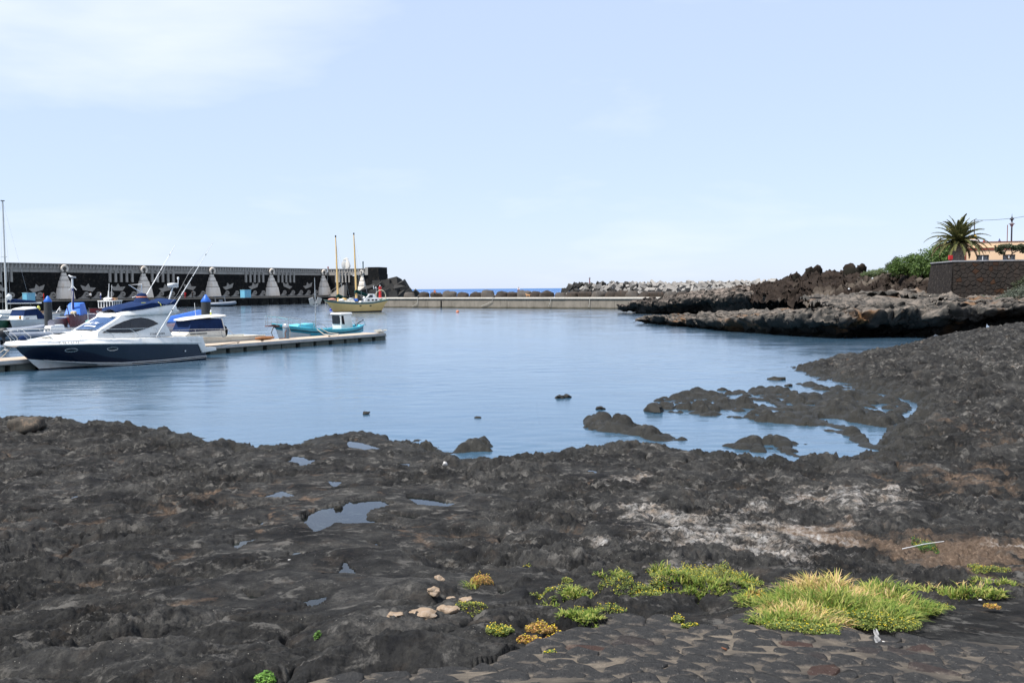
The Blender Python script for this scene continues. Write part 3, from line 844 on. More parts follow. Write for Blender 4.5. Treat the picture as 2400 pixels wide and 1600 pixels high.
# balusters, one mesh shared
def baluster_mesh():
    m = MB(); h = ZT - 0.12 - (ZB + 0.04)
    rows = []
    for t, w in ((0, .34), (.25, .30), (.5, .17), (.8, .13), (1.0, .20)):
        z = ZB + 0.05 + h * t
        rows.append([(-w, O(-0.10), z), (-w * .7, O(0.16), z), (w * .7, O(0.16), z), (w, O(-0.10), z)])
    m.grid(rows); return m
b0 = baluster_mesh().build('baluster', M_RELIEF, mole, loc=(0.5, 0, 0))
n = int(LEN / 0.86)
for i in range(1, n):
    c = b0.copy(); COL.objects.link(c); c.location = (0.5 + i * 0.86, 0, 0)
# stepped tower reliefs
def tower(root, x, hw, zb, zt, osign, name='tower_relief'):
    p = link(name, None, root, (x, 0, 0)); p.empty_display_size = .2
    H = zt - zb; out = 1.0
    m = MB(); m.lathe([(0.9 * hw, zb + .04), (0.9 * hw, zb + .06)], 12)     # footing
    zs = [0.0, .375, .60, .755, .86]; wb = [1.0, .74, .49, .30]; wt = [.80, .56, .36, .245]
    first = True
    for i in range(4):
        m = MB(); z0, z1 = zb + H * zs[i] + (0.02 if i else 0), zb + H * zs[i + 1] - 0.06
        rows = []
        for (w, z) in ((wb[i] * .97, z0), (wb[i], z0 + .06), (wt[i] + .01, z1 - .06), (wt[i] - .02, z1)):
            ring = []
            for a in range(9):
                t = math.pi * a / 8
                ring.append((hw * w * math.copysign(abs(math.cos(t)) ** .45, math.cos(t)), osign * hw * w * .9 * abs(math.sin(t)) ** .45, z))
            rows.append(ring)
        m.grid(rows); m.add(rows[-1], [tuple(range(9))]); m.add(rows[0], [tuple(range(8, -1, -1))])
        m.build('block', M_CREAM, p, smooth=True)
    m = MB(); r0 = .335 * hw; zc = zb + H * .975
    pts = [(r0 * math.cos(t), osign * .55, zc + r0 * math.sin(t)) for t in [R(-55) + R(290) * i / 16 for i in range(17)]]
    m.tube(pts, .13 * hw, 8); m.build('ring', M_CREAM, p, smooth=True)
    m = MB(); m.tube([(0, osign * .4, zb + H * .85), (0, osign * .4, zb + H * .93), (0.02, osign * .4, zb + H * .97)], [.10 * hw, .06 * hw, .11 * hw], 8); m.build('figure', M_QTOP, p, smooth=True)
for px, hw in ((149.5, 20), (335.6, 17.3), (495.7, 15.3), (635, 13.5), (757, 11.8)):
    s = QF.s_at(px, WOFF); sc = QF.s_at(px + hw, WOFF) - s
    tower(mole, L(s), sc, QZ + 0.28, ZB + 0.10, SG)
# arcade reliefs
def arcade(root, x0, x1, osign, zt, zb, name='arcade_relief'):
    p = link(name, None, root, (x0, 0, 0)); W = x1 - x0; np_ = 5; pw = W * .085; bay = (W - pw) / 4
    for i in range(np_):
        m = MB(); m.box(i * bay, i * bay + pw, osign * .34, osign * .0, zb, zt - .02); m.build('pillar', M_RELIEF, p)
    for i in range(4):
        xa, xb = i * bay + pw, (i + 1) * bay; xc = (xa + xb) / 2; r = (xb - xa) / 2
        out = [(xa, zt), (xa, zt - r * 1.25)]
        out += [(xc - r * math.cos(t), zt - r * 1.25 + r * 1.05 * math.sin(t)) for t in [math.pi * j / 10 for j in range(1, 10)]]
        out += [(xb, zt - r * 1.25), (xb, zt)]
        m = MB(); m.prism(out, 0.0, osign * .31); m.build('arch', M_RELIEF, p)
for pa, pb in ((-28, 29), (255, 312), (354, 408), (574, 618), (650, 690)):
    xa, xb = QF.s_at(pa, WOFF), QF.s_at(pb, WOFF)
    arcade(mole, L(xa), L(xb), SG, ZB - .05, ZB - 2.95)
# wave crests
def wave(root, x, w, osign, zb, h, scale=1.0):
    m = MB()
    out = [(-1.15, 0), (0.95, 0), (0.95, .10), (0.62, .16)]
    out = []
    # rising back of the wave
    for t in np.linspace(0, 1, 9): out.append((-1.15 + 1.15 * t, 0.12 + 0.92 * t ** 1.9))
    out += [(0.05, 1.28), (0.22, 1.40), (0.45, 1.46), (0.70, 1.38), (0.88, 1.20), (0.96, .95), (0.90, .68), (.74, .48), (.60, .42)]
    out += [(.66, .62), (.70, .80), (.66, 1.0), (.52, 1.12), (.36, 1.10), (.22, .98), (.16, .78), (.20, .56), (.34, .36), (.56, .24), (.95, .14), (1.15, .12), (1.15, 0), (-1.15, 0)]
    m.prism([(a * w / 2.3, b * h / 1.46) for a, b in out], 0.0, osign * .22)
    m.lathe([(.24 * w / 2.3, 0), (.24 * w / 2.3, .001)], 12) if False else None
    o = m.build('wave_relief', M_RELIEF, root, loc=(x, 0, zb))
    m = MB(); c = (.46 * w / 2.3, .70 * h / 1.46); r = .21 * w / 2.3
    m.prism([(c[0] + r * math.cos(t), c[1] + r * math.sin(t)) for t in [2 * math.pi * j / 12 for j in range(12)]], 0.0, osign * .18)
    m.build('curl', M_RELIEF, o)
for px in (-8, 23, 56, 90, 121, 199, 229, 258, 285, 311, 376, 402, 427, 451, 474, 531, 554, 576, 596, 616, 666, 686, 705, 723, 740):
    s = QF.s_at(px - 3, WOFF); wave(mole, L(s), 2.9, SG, QZ + 0.28, 1.55)
# paper boats
def paper_boat(root, x, z, w, tilt, osign):
    m = MB()
    out = [(-1, .25), (-.62, -.28), (.62, -.28), (1, .25), (.28, .17), (.0, .58), (-.28, .17)]
    ca, sa = math.cos(tilt), math.sin(tilt)
    m.prism([((a * ca - b * sa) * w, (a * sa + b * ca) * w) for a, b in out], 0.0, osign * .16)
    m.build('paper_boat_relief', M_RELIEF, root, loc=(x, 0, z))
for px, py, wpx, tl in ((0, 676, 17, -10), (87, 677, 19, 15), (205.5, 676, 18, -9), (276, 675.5, 17, -2), (388, 676.5, 16, 12), (443.5, 673, 15, -10), (535, 672, 13, 16), (594.5, 671, 12.3, 16), (672.5, 670, 11.5, -19), (721.5, 670, 11, 16)):
    s = QF.s_at(px, WOFF); w = QF.s_at(px + wpx, WOFF) - s
    paper_boat(mole, L(s), QF.z_at(px, py, WOFF), w, R(tl), SG)

# ---- the turned end of the mole
cor = QF.pt(S1, WOFF, 0); DE = cor[1] - 3.5
e1 = gd(864, 680, DE); E2 = Frame(cor, e1)
SG2 = -1.0 if np.dot(np.array([-math.sin(E2.rz), math.cos(E2.rz)]), E2.n) < 0 else 1.0
LE = float(np.linalg.norm(np.array(e1[:2]) - np.array(cor[:2])))
ez = lambda py, px=815: E2.z_at(px, py, 0)
head = thing('breakwater_end_wall', 'turned end of the black harbour wall with a square dark corner tower', 'harbour wall', cor, E2.rz)
ZT2 = ZT
def o2(v): return SG2 * v
m = MB(); m.box(0.02, LE, o2(0), o2(-3), .5, ZP); m.build('wall_face', M_BASALT, head)
m = MB(); m.box(0.02, LE, o2(.12), o2(-3), ZP, ZB); m.build('plain_band', M_RELIEF, head)
m = MB(); m.box(0.02, LE, o2(-.10), o2(-3), ZB, ZT - .1); m.build('balustrade_back', M_RELIEF, head)
m = MB(); m.box(0.02, LE, o2(.26), o2(-3), ZT - .1, ZT + .06); m.build('coping', M_RELIEF, head)
for i in range(int(LE / .86)):
    c = b0.copy(); COL.objects.link(c); c.parent = head; c.location = (.5 + i * .86, 0, 0); c.scale = (1, SG2 * SG, 1)
xa, xb = E2.s_at(787, 0), E2.s_at(821, 0); arcade(head, xa, xb, SG2, ZB - .05, ZB - 2.95)
s = E2.s_at(850, 0); tower(head, s, E2.s_at(860.5, 0) - s, QZ + .28, ZB + .1, SG2)
xe = E2.s_at(864, 0); xf = E2.s_at(889, 0)
m = MB(); m.box(xe - .9, xe, o2(.35), o2(-5), ZP, ZT + .35); m.build('end_pier', M_RELIEF, head)
m = MB(); m.box(xe, xf, o2(.3), o2(-6), .5, ZT + .38); m.build('end_tower', M_BASALT, head)
m = MB(); m.box(xe + .5, xf + .25, o2(.5), o2(-5.8), .4, ZT - 1.6); m.build('tower_base', M_BASALT, head)
# stair against the wall
m = MB(); sa, sb = E2.s_at(775, 0.4), E2.s_at(812, 0.4); nst = 14
for i in range(nst):
    m.box(sa + (sb - sa) * i / nst, sb, o2(2.0), o2(0.05), QZ + i * .23, QZ + (i + 1) * .23)
st = m.build('stair_flight', M_RELIEF, head)
m = MB(); m.tube([(sa, o2(2.0), QZ + 1.0), (sb, o2(2.0), QZ + 1.0 + nst * .23)], .05, 6)
for i in range(0, nst, 3): m.tube([(sa + (sb - sa) * i / nst, o2(2.0), QZ + i * .23), (sa + (sb - sa) * i / nst, o2(2.0), QZ + 1.0 + i * .23)], .04, 6)
m.build('handrail', M_RELIEF, st)
m = MB(); sgx = E2.s_at(830, 0); m.box(sgx - .35, sgx + .35, o2(.08), o2(.13), ZB - 1.1, ZB - .85); m.build('white_plate', plain('white_paint', (.75, .75, .74), .5), head)

# ---- quay apron along the foot of the wall
SQ1 = QF.s_at(838, 0.0)
quay = thing('quay', 'low dark stone quay with a pale top edge below the harbour wall', 'quay', QF.pt(S0, 0, 0), QF.rz)
LQ = SQ1 - S0
m = MB(); m.box(0, LQ, O(0), O(-9.5), -1.05, QZ - .16); m.build('quay_face', M_QUAY, quay)
m = MB(); m.box(-.01, LQ + .02, O(.10), O(-9.5), QZ - .16, QZ); m.build('quay_edge', M_QTOP, quay)
x = 1.5; i = 0
while x < LQ - 1:
    m = MB(); m.box(x, x + .8, O(.22), O(-.2), -1.0, QZ - .16); m.build('fender_post', plain('tarred_wood', (.006, .006, .006), .8), quay); x += 3.6; i += 1

# ---- concrete jetty
JF = Frame(gz(900, 720.6), gz(1480, 724.2)); JZ = 2.05
j0 = JF.s_at(852, 0); j1 = JF.s_at(1680, 0); JL = j1 - j0
jet = thing('concrete_jetty', 'weathered concrete jetty with pale coping across the harbour mouth', 'jetty', JF.pt(j0, 0, 0), JF.rz)
SGJ = -1.0 if np.dot(np.array([-math.sin(JF.rz), math.cos(JF.rz)]), JF.n) < 0 else 1.0
def oj(v): return SGJ * v
edges = [j0] + [JF.s_at(p, 0) for p in (940, 1001, 1034, 1092, 1188, 1288, 1325, 1380, 1440, 1500, 1570)] + [j1]
rj = random.Random(3)
for a, b in zip(edges[:-1], edges[1:]):
    m = MB(); pr = rj.uniform(-.06, .06); m.box(a - j0 + .02, b - j0 - .02, oj(pr), oj(-3.0), -1.05, JZ - .62); m.build('face_panel', M_JFACE, jet)
m = MB(); m.box(0, JL, oj(-.12), oj(-7.5), -1.0, JZ - .22); m.build('jetty_core', M_JFACE, jet)
m = MB(); m.box(0, JL, oj(.16), oj(-7.5), JZ - .22, JZ); m.build('coping', M_JCOP, jet)
M_ROPE = plain('pale_rope', (.55, .52, .45), .9, .2, 20)
for pa, pb, za, zb_ in ((966, 978, .25, 1.0), (1128, 1153, .4, 1.35), (1286, 1290, .45, 1.25), (1380, 1381, .3, .9)):
    xa, xb = JF.s_at(pa, 0.2) - j0, JF.s_at(pb, 0.2) - j0
    m = MB(); m.tube([(xa, oj(.22), za), ((xa + xb) / 2, oj(.24), (za + zb_) / 2 - .06), (xb, oj(.2), zb_), (xb + .1, oj(.18), JZ + .02)], .045, 5); m.build('mooring_rope', M_ROPE, jet)
for pxb in (980, 1157):
    m = MB(); xx = JF.s_at(pxb, -.4) - j0; m.lathe([(.16, JZ), (.13, JZ + .25), (.24, JZ + .3), (.2, JZ + .38)], 10, (xx, oj(-.5))); m.build('bollard', plain('black_iron', (.02, .02, .02), .5), jet, smooth=True)
m = MB(); xx = JF.s_at(1034, 0) - j0; m.box(xx - .12, xx + .12, oj(.12), oj(.0), -.6, JZ - .62); m.build('ladder_slot', plain('tarred_wood', (.006, .006, .006)), jet)

# rounded boulders along the back of the jetty
def rock_mesh(name, r, seed, mat, amp=.28, nu=14, nv=9, sq=3.2):
    m = MB(); rr = random.Random(seed)
    rows = []
    for i in range(nv + 1):
        th = math.pi * i / nv; row = []
        for k in range(nu):
            ph = 2 * math.pi * k / nu
            d = Vector((math.sin(th) * math.cos(ph), math.sin(th) * math.sin(ph), math.cos(th)))
            q = 1 + amp * mnoise.noise(d * 1.3 + Vector((seed * 3.1, seed * 1.7, seed * .9))) + amp * .4 * mnoise.noise(d * 3.1 + Vector((seed, 2 * seed, 5)))
            # squarish boulders
            e = (abs(d.x) ** sq + abs(d.y) ** sq + abs(d.z) ** sq) ** (-1 / sq)
            row.append(tuple(c * e * q * r_ for c, r_ in zip(d, r)))
        rows.append(row)
    m.grid(rows, True)
    me = bpy.data.meshes.new(name); me.from_pydata(m.v, [], m.f); me.materials.append(mat)
    bm = bmesh.new(); bm.from_mesh(me); bmesh.ops.remove_doubles(bm, verts=bm.verts, dist=1e-4); bmesh.ops.recalc_face_normals(bm, faces=bm.faces); bm.to_mesh(me); bm.free()
    me.polygons.foreach_set('use_smooth', np.ones(len(me.polygons), bool)); me.set_sharp_from_angle(angle=R(50))
    return me
bould = [rock_mesh('boulder', (1.45, 1.2, 1.15), s, M_BOULD if s % 3 else M_BOULDP) for s in range(6)]
x = 962; i = 0
while x < 1610:
    k = JF.s_at(x, -6.2); p = JF.pt(k, -6.2 + rj.uniform(-.3, .3), JZ + .18 + rj.uniform(-.15, .15))
    o = link('boulder', bould[i % 6], None, p, (0, 0, rj.uniform(-.5, .5)))
    sc = rj.uniform(.80, 1.0); o.scale = (sc, sc, sc * rj.uniform(.85, 1.02))
    ords = 'first second third fourth fifth sixth seventh eighth ninth tenth eleventh twelfth thirteenth fourteenth fifteenth sixteenth seventeenth eighteenth nineteenth twentieth'.split() + ['twenty-' + w for w in 'first second third fourth fifth sixth seventh eighth ninth'.split()]
    tag(o, '%s boulder from the left in the row along the back of the concrete jetty' % ords[min(i, 28)], 'boulder', 'boulders along the jetty')
    x += rj.uniform(24, 33); i += 1

# dark concrete cubes piled at the mouth
cube_me = []
for sd in range(3):
    m = MB(); m.box(-1, 1, -1, 1, -1, 1); oo = m.build('breakwater_cube', M_BLOCKD, bevel=.06); cube_me.append(oo.data); bpy.data.objects.remove(oo)
cubes = [(925, 667, 15, 12), (943, 673, 14, 28), (906, 672, 15, 5), (893, 677, 14, 40), (915, 684, 15, 30), (932, 684, 15, 10), (948, 685, 12, 20), (884, 690, 15, 10), (905, 693, 14, 25), (924, 695, 13, 15), (941, 695, 12, 35), (957, 689, 10, 30), (974, 688, 8, 44), (964, 694, 9, 20), (871, 683, 14, 20), (886, 668, 11, 2), (876, 695, 13, 35), (850, 690, 12, 8), (862, 686, 13, 33)]
for i, (px, py, hs, tl) in enumerate(cubes):
    D = 222 + (697 - py) * .18 + rj.uniform(-1, 1)
    p = gd(px, py, D); sc = hs * D / 2200 * .92
    o = link('breakwater_cube', cube_me[i % 3], None, p, (R(rj.uniform(-18, 18)), R(-tl), R(rj.uniform(-50, 50)))); o.scale = (sc, sc, sc)
    tag(o, 'dark concrete cube in the jumbled pile beside the red beacon', 'concrete block', 'dark cubes at the harbour mouth')
m = MB(); c0 = gd(905, 700, 227); m.blob((c0[0], c0[1] + 3, -.3), (12, 7, 3.2), 20, 8, .2, 3); tag(m.build('rubble_core', M_BLOCKD, smooth=True), kind='structure')

# pale concrete blocks of the outer breakwater
blk = []
for sd in range(4):
    m = MB(); a, b, c = ((1.25, .62, .55), (1.05, .75, .6), (1.4, .5, .5), (.9, .85, .7))[sd]
    m.hexa([(-a, -b, -c), (a, -b * .9, -c), (a * .95, b, -c), (-a, b * .9, -c)], [(-a * .85, -b * .8, c), (a * .85, -b * .75, c), (a * .8, b * .8, c), (-a * .85, b * .75, c)])
    oo = m.build('armour_block', M_BLOCKL, bevel=.07); blk.append(oo.data); bpy.data.objects.remove(oo)
blkd = []
for me_ in blk:
    q = me_.copy(); q.materials.clear(); q.materials.append(M_BLOCKD); blkd.append(q)
ra = random.Random(21); nb = 0
for row, (off, zr) in enumerate(((-13.5, 2.35), (-15.2, 3.15), (-17.0, 3.9), (-18.6, 4.35), (-20.5, 4.2))):
    px = 1312 + (12, 10, 22, 34, 30)[row]
    while px < 1850:
        k = JF.s_at(px, off); p = JF.pt(k, off + ra.uniform(-.5, .5), zr + ra.uniform(-.25, .3))
        dk = px < 1330 + 260 * ra.random() ** 2 or (row == 0 and ra.random() < .5)
        o = link('armour_block', (blkd if dk else blk)[ra.randrange(4)], None, p, (ra.uniform(0, 6.3), ra.uniform(-.9, .9), ra.uniform(0, 6.3)))
        sc = ra.uniform(.46, .70); o.scale = (sc, sc, sc); nb += 1
        if dk: tag(o, 'dark weathered block at the seaward end of the outer breakwater', 'concrete block', 'dark blocks of the outer breakwater')
        else: tag(o, 'pale concrete block tumbled on the outer breakwater behind the boulders', 'concrete block', 'pale blocks of the outer breakwater')
        px += ra.uniform(7.4, 11.0)
print('armour blocks', nb)
m = MB(); k0, k1 = JF.s_at(1325, -15), JF.s_at(1900, -15)
prof = [(-11.5, -.5), (-12.5, 1.9), (-15, 2.7), (-18, 3.7), (-21, 3.7), (-26, .5), (-28, -1)]
rows = []
for t in np.linspace(0, 1, 30):
    k = k0 + (k1 - k0) * t; e = min(1, t * 14 + .2); rows.append([JF.pt(k, o, z if z < 0 else z * e) for o, z in prof])
m.grid(rows); tag(m.build('rubble_mound', M_BLOCKD, smooth=True), kind='structure')

# beacons
def beacon(name, label, px, ytop, ybot, D, mat, w, zfix=None):
    b = gd(px, ybot, D); t = gd(px, ytop, D); z0 = b[2] if zfix is None else zfix; H = t[2] - z0
    root = thing(name, label, 'beacon', (b[0], b[1], z0))
    m = MB(); m.lathe([(w, 0), (w, .06 * H), (w * .85, .1 * H), (w * .8, .5 * H), (w * .95, .86 * H), (w * .95, .9 * H)], 14); m.build('post', mat, root, smooth=True)
    m = MB(); m.lathe([(w * .45, .9 * H), (w * .4, .97 * H), (w * .15, H)], 10); m.build('lantern', plain('lamp_glass', (.5, .55, .55), .2), root, smooth=True)
beacon('harbour_beacon', 'red harbour light post on the jetty beside the dark cubes', 891, 668, 697, JF.pt(JF.s_at(891, -2.5), -2.5, 0)[1], plain('red_paint', (.42, .014, .012), .4), .34, JZ)
beacon('harbour_beacon', 'dark green light post on top of the harbour wall end', 851, 611, 626, DE + 1.5, plain('green_paint', (.004, .045, .036), .4), .20, ZT + .05)
p = gd(1382, 667, JF.pt(JF.s_at(1382, -18), -18, 0)[1]); H = 2.0
root = thing('marker_post', 'thin red and white marker post on the outer breakwater', 'marker post', (p[0], p[1], 4.1))
m = MB(); m.tube([(0, 0, -.8), (0, 0, .4)], .11, 8); m.build('post_base', plain('white_paint', (.75, .75, .74), .5), root, smooth=True)
m = MB(); m.tube([(0, 0, .4), (0, 0, 1.5)], .10, 8); m.build('post_band', plain('marker_red', (.20, .03, .04), .5), root, smooth=True)
m = MB(); m.lathe([(.13, 1.5), (.16, 1.6), (.16, 1.75), (.05, 1.9)], 8); m.build('lantern', plain('lamp_grey', (.2, .2, .22), .4), root, smooth=True)

# white sculpture on the wall
root = thing('sculpture', 'white abstract sculpture of two rounded petals on top of the harbour wall', 'sculpture', gd(811.5, 628, DE + 2.2), E2.rz)
root.location.z = ZT + .05
u = (DE + 2) / 2200.0
def petal(pts_px, y0, y1, name, rot):
    m = MB(); m.prism([((a - 811.5) * u, (627.0 - b) * u) for a, b in pts_px], y0, y1)
    m.build(name, plain('sculpture_white', (.68, .64, .57), .6, .08, 2), root, bevel=.10, rot=(0, 0, rot), smooth=True)
petal([(803, 626.5), (800.5, 622), (800.3, 616), (802.5, 611), (805, 609), (808, 610), (810, 613), (811, 618), (810.2, 623), (808, 626.8)], -.25, .25, 'petal', .35)
petal([(812, 627), (810.8, 622), (811.5, 614), (813.5, 608), (815.5, 605), (819, 610), (822, 616), (823.5, 620), (822.5, 624.5), (819, 627)], -.3, .3, 'petal', -.3)
petal([(804, 609.5), (806, 604.5), (810, 602.5), (812.5, 600.5), (815, 603), (818, 603.5), (815.5, 605.5), (812, 607.5), (809, 609), (806.5, 608)], -.22, .22, 'crest', .1)
# ================================================================== boats: shared helpers
M_GEL = plain('white_gelcoat', (.80, .79, .75), .22, .04, 1.5, coat=.3, grime=(.66, .62, .54))
M_GELW = plain('cream_gelcoat', (.72, .68, .58), .3, .05, 1.5, grime=(.5, .45, .36))
M_NAVY = plain('navy_gelcoat', (.006, .010, .026), .14, .1, 1.0, coat=.5)
M_CANV = plain('navy_canvas', (.010, .026, .085), .85, .18, 2.5, bump=.25)
M_GLASS = plain('dark_glass', (.020, .022, .026), .06, .25, 1.2)
M_STEEL = plain('stainless_steel', (.62, .62, .60), .25, .1, 4, metal=.9)
M_BLACK = plain('black_rubber', (.010, .010, .011), .55, .2, 5)
M_WHITE = plain('white_paint', (.75, .75, .74), .5)
M_GREYP = plain('grey_hypalon', (.20, .225, .27), .5, .12, 2, grime=(.3, .31, .33))
M_ALU = plain('anodised_aluminium', (.42, .42, .41), .45, .1, 3, metal=.6)
M_WOOD = plain('varnished_wood', (.36, .20, .085), .45, .2, 3)
M_TARP = plain('blue_tarpaulin', (.012, .13, .55), .55, .12, 2, bump=.3)
M_REDH = plain('red_hull_paint', (.16, .008, .008), .3, .12, 1.2, grime=(.10, .012, .010))
M_PRINT = plain('black_print', (.02, .02, .02), .6, .02)
M_PRINTW = plain('white_print', (.8, .82, .86), .6, .02)

def clerp(tab, x):
    for (a, va), (b, vb) in zip(tab[:-1], tab[1:]):
        if x <= b:
            t = max(0, min(1, (x - a) / (b - a))); t = t * t * (3 - 2 * t) * .5 + t * .5
            return va + (vb - va) * t
    return tab[-1][1]
def lerp(tab, x):
    if x <= tab[0][0]: return tab[0][1]
    for (a, va), (b, vb) in zip(tab[:-1], tab[1:]):
        if x <= b: return va + (vb - va) * (x - a) / (b - a)
    return tab[-1][1]
class Hull:
    """levels: list of (x_bow, x_stern, z(s) table, halfbeam(s) table), keel to sheer"""
    def __init__(s, levels, ns=28):
        s.lv = levels; s.ss = [(i / ns) ** 1.25 for i in range(ns + 1)]
    def p(s, j, t, side):
        x0, x1, zt, bt = s.lv[j]
        z = lerp(zt, t); x = x0 + (x1 - x0) * t
        return (x, side * lerp(bt, t), z)
    def band(s, name, j0, j1, mat, root, s0=0.0, s1=1.0, both=True, off=0.0):
        m = MB(); ss = [t for t in s.ss if s0 <= t <= s1]
        for side in (-1, 1):
            m.grid([[(lambda q: (q[0], q[1] + side * off, q[2]))(s.p(j, t, side)) for j in range(j0, j1 + 1)] for t in ss])
        if s1 >= 1.0:   # transom
            row = [s.p(j, 1.0, -1) for j in range(j0, j1 + 1)]; row2 = [s.p(j, 1.0, 1) for j in range(j0, j1 + 1)]
            m.grid([row, row2])
        return m.build(name, mat, root, smooth=True)
    def deck(s, name, j, mat, root, inset=.06, dz=-.04, s0=0.0, s1=1.0, camber=.04):
        m = MB(); rows = []
        for t in s.ss:
            if t < s0 or t > s1: continue
            x, b, z = s.p(j, t, 1); b = max(0.01, b - inset)
            rows.append([(x, b * k, z + dz + camber * (1 - k * k)) for k in (-1, -.6, -.2, .2, .6, 1)])
        m.grid(rows); return m.build(name, mat, root, smooth=True)
    def rail(s, name, j, mat, root, r=.04, dz=0.0, s0=0.0, s1=1.0):
        m = MB()
        for side in (-1, 1): m.tube([tuple(np.array(s.p(j, t, side)) + np.array([0, 0, dz])) for t in s.ss if s0 <= t <= s1], r, 6)
        return m.build(name, mat, root, smooth=True)

def boat_root(name, label, cat, bow, stern, group=None):
    """bow and stern: water points; local x runs from the bow aft, local -y is the side towards the viewer"""
    rz = math.atan2(stern[1] - bow[1], stern[0] - bow[0])
    return thing(name, label, cat, (bow[0], bow[1], 0.0), rz, group)

# ================================================================== the motor yacht
def motor_yacht():
    o = gz(90.6, 866); a = R(36); ax = np.array([math.sin(a), math.cos(a), 0])
    root = boat_root('motor_yacht', 'large white motor yacht with navy blue hull and covered flybridge moored at the pontoon', 'motor yacht', o, o + ax * 8)
    bs = [(0, .02), (.05, .42), (.12, .82), (.22, 1.22), (.35, 1.50), (.5, 1.62), (.8, 1.62), (1, 1.52)]
    bm = [(0, .01), (.05, .28), (.12, .60), (.22, 1.02), (.35, 1.36), (.5, 1.54), (.8, 1.56), (1, 1.48)]
    bst = [(0, .005), (.05, .16), (.12, .40), (.22, .78), (.35, 1.20), (.5, 1.44), (.8, 1.50), (1, 1.45)]
    bc = [(0, .004), (.05, .10), (.12, .27), (.22, .58), (.35, 1.05), (.5, 1.34), (.8, 1.42), (1, 1.40)]
    H = Hull([(0.9, 8.5, [(0, -.45), (1, -.45)], [(0, 0.0), (1, 0.0)]),
              (0.02, 8.6, [(0, .04), (.2, .05), (.5, -.02), (1, -.08)], [(0, .003), (.05, .07), (.12, .20), (.22, .46), (.35, .95), (.5, 1.28), (.8, 1.38), (1, 1.36)]),
              (-0.25, 8.64, [(0, .28), (.15, .22), (.3, .10), (.5, .03), (1, .02)], bc),
              (-0.52, 8.66, [(0, .56), (.12, .40), (.28, .24), (.45, .14), (.7, .14), (1, .20)], bst),
              (-0.80, 8.5, [(0, .82), (.3, .72), (.6, .62), (1, .52)], bm),
              (-1.10, 8.3, [(0, 1.18), (.15, 1.20), (.35, 1.17), (.6, 1.07), (1, .88)], bs)], 40)
    hull = H.band('hull', 3, 5, M_NAVY, root)
    H.band('hull_bottom', 0, 1, plain('antifouling', (.010, .011, .016), .7), root)
    H.band('bow_bottom', 1, 3, M_GEL, root, 0, .52)
    H.band('aft_bottom', 1, 3, M_NAVY, root, .50, 1.0)
    H.rail('pinstripe', 3, M_GEL, hull, .022, .0, .06, 1.0)
    m = MB()
    for side in (-1, 1): m.tube([tuple(np.array(H.p(3, t, side)) + np.array([0, side * .006, -.09])) for t in H.ss if t > .3], .014, 5)
    m.build('pinstripe', M_GEL, hull, smooth=True)
    # white gunwale moulding, overhanging at the bow
    gw = Hull([(-1.18, 8.3, [(0, 1.17), (.15, 1.19), (.35, 1.16), (.6, 1.06), (1, .87)], [(a_, b_ + .03) for a_, b_ in bs]),
               (-1.62, 8.3, [(0, 1.26), (.15, 1.25), (.35, 1.22), (.6, 1.12), (1, .95)], [(a_, b_ + .07) for a_, b_ in bs]),
               (-1.66, 8.32, [(0, 1.36), (.15, 1.42), (.35, 1.42), (.6, 1.35), (.72, 1.34), (1, 1.27)], [(0, .05), (.05, .40), (.12, .78), (.22, 1.17), (.35, 1.45), (.5, 1.58), (.8, 1.58), (1, 1.48)]),
               (-1.55, 8.30, [(0, 1.40), (.15, 1.47), (.35, 1.47), (.6, 1.38), (.72, 1.36), (1, 1.29)], [(0, .03), (.05, .33), (.12, .68), (.22, 1.06), (.35, 1.34), (.5, 1.47), (.8, 1.47), (1, 1.37)])], 40)
    gun = gw.band('gunwale', 0, 3, M_GEL, root)
    gw.deck('deck', 3, M_GEL, root, 0.0, 0.0, 0, .74, .05)
    gw.deck('cockpit_floor', 3, plain('teak_deck', (.30, .19, .10), .6), root, .05, -.55, .72, 1.0, 0.0)
    # stern platform and quarter mouldings
    for side in (-1, 1):
        m = MB(); out = [(7.4, 1.32), (8.34, 1.285), (8.52, .70), (9.20, .645), (9.22, .47), (8.30, .39), (8.02, .92), (7.4, .95)]
        m.prism(out, side * 1.30, side * 1.585); m.build('quarter_moulding', M_GEL, root, bevel=.03, smooth=True)
    m = MB(); m.hexa([(8.25, -1.35, .42), (9.20, -1.35, .48), (9.20, 1.35, .48), (8.25, 1.35, .42)], [(8.3, -1.35, .68), (9.17, -1.35, .635), (9.17, 1.35, .635), (8.3, 1.35, .68)])
    m.build('swim_platform', M_GEL, root, bevel=.03, smooth=True)
    m = MB(); m.box(8.55, 8.95, -1.25, -.85, .63, .70); m.build('platform_pad', M_BLACK, root)
    m = MB(); m.hexa([(8.15, -1.3, .5), (8.35, -1.3, .5), (8.35, 1.3, .5), (8.15, 1.3, .5)], [(8.05, -1.3, 1.25), (8.2, -1.3, 1.25), (8.2, 1.3, 1.25), (8.05, 1.3, 1.25)]); m.build('transom', M_GEL, root, bevel=.03)
    # foredeck trunk
    m = MB(); rows = []
    for x, w, z in ((-.45, .22, 1.48), (-.1, .42, 1.53), (.5, .66, 1.62), (1.1, .86, 1.72), (1.7, 1.02, 1.80), (2.2, 1.14, 1.83), (2.6, 1.20, 1.83)):
        zb = 1.40; rows.append([(x, -w - .10, zb)] + [(x, w * math.copysign(abs(math.sin(t)) ** .7, math.sin(t)), zb + (z - zb) * max(0, math.cos(t)) ** .55) for t in [R(-86 + 172 * i / 12) for i in range(13)]] + [(x, w + .10, zb)])
    m.grid(rows); m.add(rows[0], [tuple(range(len(rows[0])))]); trunk = m.build('foredeck_trunk', M_GEL, root, smooth=True)
    m = MB(); m.box(.9, 1.4, -.26, .26, 1.70, 1.76); m.build('deck_hatch', M_GLASS, root, bevel=.02, rot=(0, 0, 0))
